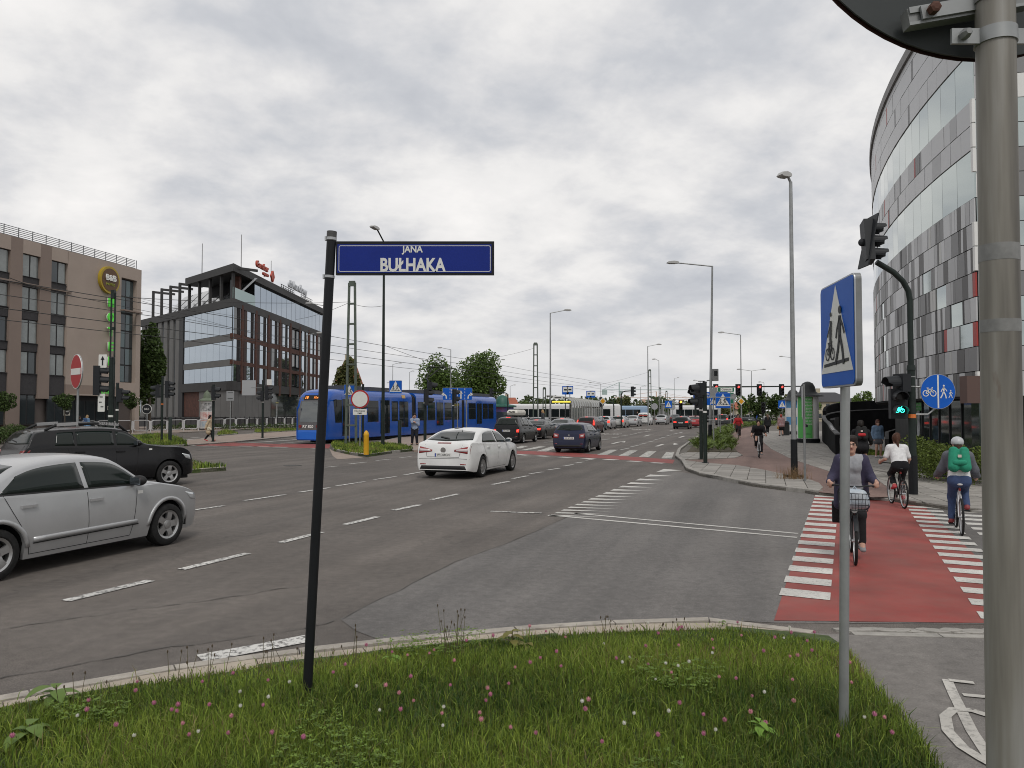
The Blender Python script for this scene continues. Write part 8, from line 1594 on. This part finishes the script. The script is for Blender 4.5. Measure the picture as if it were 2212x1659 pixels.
def lawn(name, P, n, hm, wd, z0, label, seed=1, bend=.5, taper=None):
    x, y = scatter(P, n)
    if taper is not None: td = np.interp(x, taper[0], taper[1]) - y; kp = td > .40; x, y, td = x[kp], y[kp], td[kp]
    q = patchy(x, y, 3.0, seed); h = hm * np.clip(1 + .38 * q + RNG.normal(0, .28, len(x)), .35, 2.2); h = h if taper is None else h * np.clip((td - .30) / .7, .30, 1.0)
    V, Q = blades(x, y, z0, h, wd * RNG.uniform(.7, 1.4, len(x)), bend)
    g = patchy(x, y, 2.0, seed + 9) + RNG.normal(0, .55, len(x)); mi = np.select([g > 1.05, g > .25, g > -.5, g > -.95], [3, 1, 0, 4], 2); return obj(name, quick(name, V, Q, GM, np.repeat(mi, 2)), None, label=label, cat='grass', kind='stuff')
TV = [(p[0], p[1]) for p in turf_pts]; near = [(max(-5.2, min(2.9, a)), max(2.6, b)) for a, b in TV]
lawn('grass', near, 130000, .095, .0065, .045, 'long green grass of the near verge', 3, .6, ([p.x for p in KO[:-1]], [p.y for p in KO[:-1]]))
edge = []; ev = [p for p in KO[1:-3]]
for a, b in zip(ev[:-1], ev[1:]):                       # grass leaning over the edge slabs
    L = (b - a).length
    for k in range(int(L * 220)): q = a.lerp(b, random.random()); edge.append((q.x + random.uniform(-.02, .06), q.y - .40 - abs(random.gauss(0, .10)) + (.16 if random.random() < .10 else 0)))
ex, ey = np.array([e[0] for e in edge]), np.array([e[1] for e in edge]); V, Q = blades(ex, ey, .045, np.clip(RNG.normal(.05, .03, len(ex)), .02, .17), np.full(len(ex), .006), .7); obj('edge_grass', quick('edge_grass', V, Q, GM, np.repeat(RNG.choice(5, len(ex), p=[.35, .2, .15, .2, .1]), 2)), None, label='ragged grass along the edge slabs of the near verge', cat='grass', kind='stuff')
# clover leaves as ground cover
x, y = scatter(near, 16000); k = patchy(x, y, 3.4, 21) > .85; x, y = x[k], y[k]; n = len(x); hgt = RNG.uniform(.05, .14, n); Vs = []; 
for j in range(3):
    a = RNG.uniform(0, 6.28, n) if j == 0 else a + 2.094; r_ = .012; c = np.stack([x + np.cos(a) * r_, y + np.sin(a) * r_, .045 + hgt], 1); u = np.stack([np.cos(a), np.sin(a), RNG.uniform(.0, .5, n)], 1) * .011; s = np.stack([-np.sin(a), np.cos(a), np.zeros(n)], 1) * .009; Vs.append(np.stack([c - u, c + s, c + u, c - s], 1))
V = np.concatenate(Vs).reshape(-1, 3); obj('clover_leaves', quick('clover_leaves', V, np.arange(len(V)).reshape(-1, 4), [leafm('clover_green', (.125, .195, .032), .4, .25)]), None, label='three-part clover leaves covering the near verge', cat='clover', kind='stuff')
# clover blossoms
def blossom(col):
    mb = MB()
    for i in range(5):
        z = -.8 + .4 * i
        for j in range(8 if 0 < i < 4 else 5):
            a = 2 * math.pi * (j + .5 * (i % 2)) / (8 if 0 < i < 4 else 5); rr_ = math.sqrt(max(.05, 1 - z * z)); d = Vector((math.cos(a) * rr_, math.sin(a) * rr_, z)); s = Vector((-math.sin(a), math.cos(a), 0)); b = d * .006 + Vector((0, 0, .0)); mb.add([b - s * .002, b + s * .0025, d * .0135 + s * .002 + Vector((0, 0, .003)), d * .0135 - s * .002 + Vector((0, 0, .003))], [(0, 1, 2, 3)])
    mb.ball((0, 0, 0), .0095, 8, 6); return mb.mesh('blossom_head', col)
m_pinks = [M('clover_pink', (.40, .13, .21), .7, vary=.25, vscale=60), M('clover_pale', (.48, .20, .23), .7, vary=.25, vscale=60)]; heads = [blossom(m) for m in m_pinks] + [blossom(M('clover_white', (.55, .54, .48), .7, vary=.15, vscale=60))]
stem = {k: MB().tube([(0, 0, -k), (.006, .004, -k * .5), (0, 0, 0)], .0018, 5).mesh('stem', GM[0]) for k in (.10, .14, .19)}
bx_, by_ = scatter([tuple(G(u, v, .05).xy) for u, v in ((0, 1560), (560, 1468), (900, 1425), (1250, 1385), (1520, 1375), (1760, 1395), (1850, 1470), (1960, 1640), (0, 1655))], 130)
for k, (x_, y_) in enumerate(zip(bx_, by_)):
    w_ = k % 4 == 3; kk = random.choice((.10, .14, .19)); q = thing('clover_flower', 'white clover blossom in the grass of the near verge' if w_ else 'pink clover blossom in the grass of the near verge', 'flower', (x_, y_, .05 + kk), random.uniform(0, 6), 'white clover blossoms in the verge' if w_ else 'pink clover blossoms in the verge', scale=random.uniform(.75, 1.0) if w_ else random.uniform(.85, 1.25)); obj('blossom_head', heads[2] if w_ else heads[random.random() < .4], q); obj('stem', stem[kk], q)
# dry stalks and leafy weeds at the kerb
m_stalk = M('stalk_brown', (.10, .085, .04), .8); m_bud = M('bud_brown', (.07, .05, .03), .8)
def stalks(label, u, v, n, spread, h):
    p = G(u, v, .05); t = thing('weed_plant', label, 'weed', p)
    for k in range(n):
        dx, dy = random.gauss(0, spread), random.gauss(0, spread * .5); hh = h * random.uniform(.6, 1.1); tx, ty_ = random.gauss(0, .04), random.gauss(0, .03)
        st = MB().tube([(dx, dy, -.02), (dx + tx * .4, dy + ty_ * .4, hh * .5), (dx + tx, dy + ty_, hh)], [.0028, .0022, .0016], 5).build('stalk', m_stalk, t); MB().ball((dx + tx, dy + ty_, hh + .008), (.006, .006, .012), 7, 5).build('seed_head', m_bud, st)
for a in (('tall cluster of dry stalks rising over the kerb in the middle', 985, 1420, 13, .07, .36), ('dry stalks left of the name sign post', 560, 1468, 8, .14, .30), ('thin dry stalks right of the name sign post', 760, 1445, 4, .06, .30), ('sparse dry stalks near the left kerb', 415, 1492, 8, .16, .26), ('dry stalks at the kerb right of the leafy weed', 1325, 1400, 6, .12, .30), ('dry stalks under the right part of the kerb', 1440, 1400, 5, .10, .26), ('dry stalk clump by the kerb near the left edge', 160, 1540, 5, .10, .24)): stalks(*a)
def leafy(label, u, v, n, L, col, h):
    p = G(u, v, .05); t = thing('weed_plant', label, 'weed', p); MB().tube([(0, 0, -.02), (.01, 0, h)], [.005, .003], 6).build('stem', m_stalk, t)
    for k in range(n):
        a = 2.4 * k + random.uniform(-.3, .3); z = h * (.25 + .75 * k / n); d = Vector((math.cos(a), math.sin(a), 0)); s = Vector((-d.y, d.x, 0)); l = L * random.uniform(.7, 1.2); V = []
        for i in range(6): f = i / 5; c = d * l * f + Vector((0, 0, z + l * (.55 * f - .75 * f * f))); wd_ = l * .26 * math.sin(math.pi * min(1, f * .92 + .06)); V += [c - s * wd_, c + s * wd_ + Vector((0, 0, .004))]
        MB().add(V, [(2 * i, 2 * i + 1, 2 * i + 3, 2 * i + 2) for i in range(5)]).build('leaf', col, t, 1)
m_wl = leafm('weed_leaf', (.13, .20, .05), .25); m_wo = leafm('weed_leaf_olive', (.17, .16, .045), .25)
leafy('olive leafy weed standing at the middle of the kerb', 1105, 1400, 9, .13, m_wo, .15); leafy('small leafy weed right of the olive one', 1140, 1408, 6, .09, m_wo, .08); leafy('broad green weed near the left kerb', 118, 1525, 8, .16, m_wl, .14); leafy('low bright green weed by the kerb right of the sign post', 845, 1435, 14, .08, leafm('weed_bright', (.17, .30, .05), .25), .06); leafy('broad leafed dock at the far left of the verge', 60, 1600, 7, .17, m_wl, .10); leafy('tiny weed growing in the kerb joint', 1560, 1352, 6, .05, m_wl, .05); leafy('feathery green weed behind the galvanised post', 1640, 1600, 12, .10, leafm('weed_bright'), .12)
# grass on the traffic islands
for nm, P, n, hm, lb in (('island_grass', ISL, 9000, .14, 'grass on the island with the yellow bollard'), ('median_grass', MED, 9000, .13, 'grass on the median behind the black off-road car'), ('left_island_grass', [q for q in GI1 if True], 9000, .22, 'grass on the island by the two-headed signal'), ('strip_grass', GI2, 2500, .2, 'grass tuft beside the woman in the beige coat'), ('strip_grass', GI3, 3500, .18, 'grass strip left of the tram front')): lawn(nm, [(p[0], p[1]) for p in P], n, hm, .035, .1, lb, 5)
# junipers in the bed
BP2 = [(p.x, p.y) for p in BED]; x, y = scatter(BP2, 2400); V = []; 
cx_, cy_ = x, y; C = []; D = []
for a, b in zip(cx_, cy_):
    for k in range(9):
        an = random.uniform(0, 6.28); l = random.uniform(.25, .55); C.append((a, b, .12 + random.uniform(0, .28))); D.append((math.cos(an) * l, math.sin(an) * l, random.uniform(.10, .34)))
C = np.array(C); D = np.array(D); n = len(C); Vs = []
sd_ = np.cross(D, np.array([0, 0, 1.])); sd_ /= np.linalg.norm(sd_, axis=1)[:, None] + 1e-9; w0 = .035
for f0, f1, sg in ((0, 1, 0), (.25, .8, 1), (.25, .8, -1), (.5, .95, 1), (.5, .95, -1)):
    p = C + D * f0; q = C + D * f1 + sd_ * sg * .10; Vs.append(np.stack([p - sd_ * w0 * .5, p + sd_ * w0 * .5, q + sd_ * .008, q - sd_ * .008], 1))
V = np.concatenate(Vs).reshape(-1, 3); obj('juniper_cover', quick('juniper_cover', V, np.arange(len(V)).reshape(-1, 4), [leafm('juniper_green', (.105, .15, .030), .5, .2)]), None, label='low spreading juniper covering the planting bed', cat='juniper', kind='stuff')
# dry tuft at the foot of the lamp post
q = G(1716, 1034, .1); t_ = thing('dry_grass_tuft', 'dry brown grass tuft at the foot of the tall lamp post', 'grass tuft', q)
x = RNG.normal(0, .22, 260); y = RNG.normal(0, .12, 260); V, Q = blades(x, y, 0, RNG.uniform(.15, .45, 260), np.full(260, .008), .6); tu = obj('dry_blades', quick('dry_blades', V, Q, [M('tuft_brown', (.22, .14, .07), .9)]), t_); tu['kind'] = 'stuff'
# trees
m_bark = M('bark', (.075, .06, .045), .9, vary=.3, vscale=6, bump=.5, bscale=12)
def tree(label, base, h, z0, rx, col, nl=3500, ls=.32, name='tree', clumps=16, trunk=.2, ry=None, cat='tree'):
    t = thing(name, label, cat, base); zc = (h + z0) / 2; rz_ = (h - z0) / 2; ry = ry or rx; seed = random.random() * 6
    MB().tube([(0, 0, -.1), (.05, 0, z0 * .6), (0, .05, z0 + rz_ * .6), (.1, 0, h - rz_ * .5)], [trunk, trunk * .8, trunk * .55, trunk * .15], 8).build('trunk', m_bark, t, 40)
    P = []; cl = []
    for k in range(clumps):
        d = unit(1)[0]; f = random.uniform(.35, .80); c = np.array([d[0] * rx * f, d[1] * ry * f, zc + d[2] * rz_ * f]); r_ = random.uniform(.26, .45); cl.append((c, r_))
        if k < 6: MB().tube([(0, 0, z0 + rz_ * .3), tuple((np.array([0, 0, z0 + rz_ * .6]) + c) / 2), tuple(c)], [trunk * .4, trunk * .25, .02], 6).build('limb', m_bark, t)
    cl += [(np.array([0, 0, zc]), .62)]; per = nl // len(cl)
    for c, r_ in cl: d = unit(per); rad = np.cbrt(RNG.uniform(.25, 1.0, per))[:, None]; P.append(c + d * rad * np.array([rx * r_, ry * r_, rz_ * r_ * 1.05]))
    P = np.concatenate(P); V, Q = leaf_quads(P, ls, .7); obj('crown', quick('crown', V, Q, [col]), t); return t
L1 = leafm('leaf_green', (.095, .15, .036), .5); L2 = leafm('leaf_dark', (.06, .095, .027), .5); L3 = leafm('leaf_olive', (.12, .13, .045), .5); L4 = leafm('leaf_fresh', (.11, .17, .036), .45)
def tr_at(label, u0, u1, vt, Y, z0, col, **kw):
    u = (u0 + u1) / 2; tree(label, gy(u, Y), Hof(u, vt, Y), z0, (u1 - u0) / 2 / F * Y, col, **kw)
tr_at('broad green tree behind the tram, left half of the clump', 905, 1018, 760, 128, .6, L1, nl=11000, ls=.42, clumps=24, trunk=.3); tr_at('broad green tree behind the tram, right half of the clump', 978, 1094, 752, 132, .6, L1, nl=11000, ls=.42, clumps=24, trunk=.3)
tr_at('olive tree between the office block and the lattice pole', 712, 782, 766, 118, 2.0, L3, nl=5000, ls=.4); tr_at('dark tall tree squeezed between hotel and office', 284, 360, 678, 76, 2.5, L2, nl=8000, ls=.36, clumps=22)
for lb, u, v, Y, r_ in (('round clipped tree right of the hotel sign post', 282, 864, 60, .78), ('round clipped tree in front of the hotel entrance', 139, 864, 58, .85), ('round clipped tree at the left edge by the hotel', 8, 868, 52, .9)): z = Hof(u, v, Y); tree(lb, gy(u, Y), z + r_, z - r_, r_, L2, nl=1800, ls=.13, clumps=10, trunk=.06)
for k, (u0, u1, vt, Y, c) in enumerate(((1108, 1160, 862, 190, L1), (1150, 1200, 858, 180, L2), (1190, 1262, 864, 200, L1), (1250, 1312, 856, 175, L2), (1306, 1332, 850, 150, L2), (1326, 1362, 851, 152, L3), (1372, 1400, 858, 165, L3), (1392, 1432, 862, 185, L2), (1425, 1470, 868, 210, L1), (1470, 1500, 866, 190, L3), (1585, 1625, 852, 128, L1), (1615, 1662, 842, 122, L2), (1655, 1700, 846, 126, L2), (1690, 1722, 840, 132, L3), (1545, 1590, 858, 140, L3), (1722, 1770, 862, 140, L1), (1800, 1850, 862, 120, L4), (1836, 1892, 829, 92, L4), (1740, 1800, 866, 160, L2))):
    tr_at(('dark', 'bushy', 'loose', 'rounded', 'low')[k % 5] + ' distant tree, number %s from the left along the horizon' % ('one two three four five six seven eight nine ten eleven twelve thirteen fourteen fifteen sixteen seventeen eighteen nineteen'.split()[k]), u0, u1, vt, Y, .8, c, nl=1500 if Y > 100 else 4500, ls=.38 if Y > 100 else .25, clumps=12, trunk=.15)
# hedge at the foot of the clad building, bush row by the hotel
def hedge(label, pts, wd, h, z0, n, ls, col, name='hedge'):
    t = thing(name, label, 'hedge', (pts[0][0], pts[0][1], z0)); C = []
    for k in range(n):
        f = random.random() * (len(pts) - 1); i = min(len(pts) - 2, int(f)); f -= i; a = Vector((*pts[i][:2], 0)); b = Vector((*pts[i + 1][:2], 0)); p = a.lerp(b, f); d = (b - a).normalized(); nn = Vector((-d.y, d.x, 0)); s = random.uniform(-1, 1); hh = h * (1 + .12 * math.sin(p.x * 3.1 + p.y * 2.3) + .08 * math.sin(p.x * 7 + 1)) * math.sqrt(max(.05, 1 - .55 * s * s)); C.append((*(p + nn * s * wd / 2 - Vector((pts[0][0], pts[0][1], 0))).xy, random.uniform(.0, 1) ** .55 * hh))
    C = np.array(C) + RNG.normal(0, .03, (n, 3)); V, Q = leaf_quads(C, ls, .55); obj('foliage', quick('foliage', V, Q, [col]), t)
    for k in range(14): f = (k + .5) / 14 * (len(pts) - 1); i = min(len(pts) - 2, int(f)); f -= i; p = Vector((*pts[i][:2], 0)).lerp(Vector((*pts[i + 1][:2], 0)), f) - Vector((pts[0][0], pts[0][1], 0)); MB().tube([(p.x, p.y, 0), (p.x + .1, p.y, h * .8)], [.02, .01], 5).build('stem', m_bark, t)
hedge('dense leafy hedge at the foot of the clad building', [(11.7, 22.6), (12.1, 20.8), (13.6, 20.0), (15.8, 19.4)], 1.5, 1.12, .1, 15000, .075, leafm('hedge_leaf', (.10, .135, .028), .5))
hedge('second part of the hedge along the shop windows', [(12.3, 21.6), (13.2, 23.6), (13.9, 26.5)], 1.1, .8, .1, 6000, .075, MATS['hedge_leaf'], 'hedge'); hedge('low hedge at the hotel front by the left edge', [tuple(gy(-40, 46).xy), tuple(gy(60, 50).xy)], 1.4, 1.1, 0, 4000, .12, L2); hedge('dark shrubs along the office fence', [tuple(gy(330, 78).xy), tuple(gy(480, 81).xy), tuple(gy(650, 85).xy)], 1.0, .7, 0, 3500, .14, L2)
lawn('plinth_grass', [(15.6, 33.8), (17.2, 33.2), (17.3, 38.5), (16.4, 38.8)], 5000, .09, .03, .1, 'short grass in front of the black plinth', 8)
# far mass of trees closing the horizon
C = []
for k in range(520): X_ = random.uniform(-260, 420); Y_ = random.uniform(300, 380); hh = random.uniform(4, 8.5); r_ = random.uniform(2.5, 5); d = unit(46); C.append(np.array([X_, Y_, hh * .55]) + d * np.array([r_, r_, hh * .5]))
V, Q = leaf_quads(np.concatenate(C), 1.5, .8); obj('distant_wood', quick('distant_wood', V, Q, [leafm('far_leaf', (.06, .085, .035), .35)]), None, label='distant belt of trees along the whole horizon', cat='wood', kind='stuff')
# far houses
def house(label, u0, u1, vt, Y, d, wall, roof, rh=.35, floors=2, bays=4, rz=0):
    p0, p1 = gy(u0, Y), gy(u1, Y); W_ = p1.x - p0.x; H_ = Hof((u0 + u1) / 2, vt, Y); e = H_ * (1 - rh); t = thing('house', label, 'house', p0, rz); MB().box((W_ / 2, d / 2, e / 2), (W_, d, e)).build('wall', wall, t)
    mb = MB(); mb.add([(-.4, -.4, e + .003), (W_ + .4, -.4, e + .003), (W_ + .4, d + .4, e + .003), (-.4, d + .4, e + .003), (W_ * .2, d / 2, H_), (W_ * .8, d / 2, H_)], [(0, 1, 5, 4), (1, 2, 5), (2, 3, 4, 5), (3, 0, 4), (3, 2, 1, 0)]); r_ = mb.build('roof', roof, t); MB().box((W_ * .35, d * .5, H_), (.8, .8, 1.6)).build('chimney', wall, r_)
    for f in range(floors):
        for b in range(bays):
            x = W_ * (b + .5) / bays; z = e * (f + .55) / floors; w_ = MB().box((x, -.03, z), (W_ / bays * .42, .08, e / floors * .5)).build('window', m_glass, t); MB().box((x, -.08, z - e / floors * .26), (W_ / bays * .5, .1, .12)).build('sill', wall, w_)
m_tile = M('roof_tile', (.30, .09, .05), .8, vary=.2); m_wc = M('house_cream', (.45, .40, .30), .9, vary=.06); m_wg = M('house_grey', (.24, .24, .24), .9, vary=.08); m_dr = M('roof_dark', (.05, .05, .055), .7)
house('house with red tiled roof behind the olive tree', 728, 762, 772, 150, 8, m_wc, m_tile, .4); house('small red roofed house right of the tram rear', 1080, 1122, 858, 170, 9, m_wc, m_tile, .5, 1, 3); house('cream apartment house with dark mansard roof right of the poster columns', 1762, 1850, 846, 150, 12, m_wc, m_dr, .34, 2, 5); house('long low grey building beyond the right-hand lane', 1432, 1515, 869, 260, 10, m_wg, m_wg, .12, 1, 6); house('pale house glimpsed between the trees below the gantry', 1590, 1648, 868, 170, 10, m_wc, m_tile, .4, 2, 3)
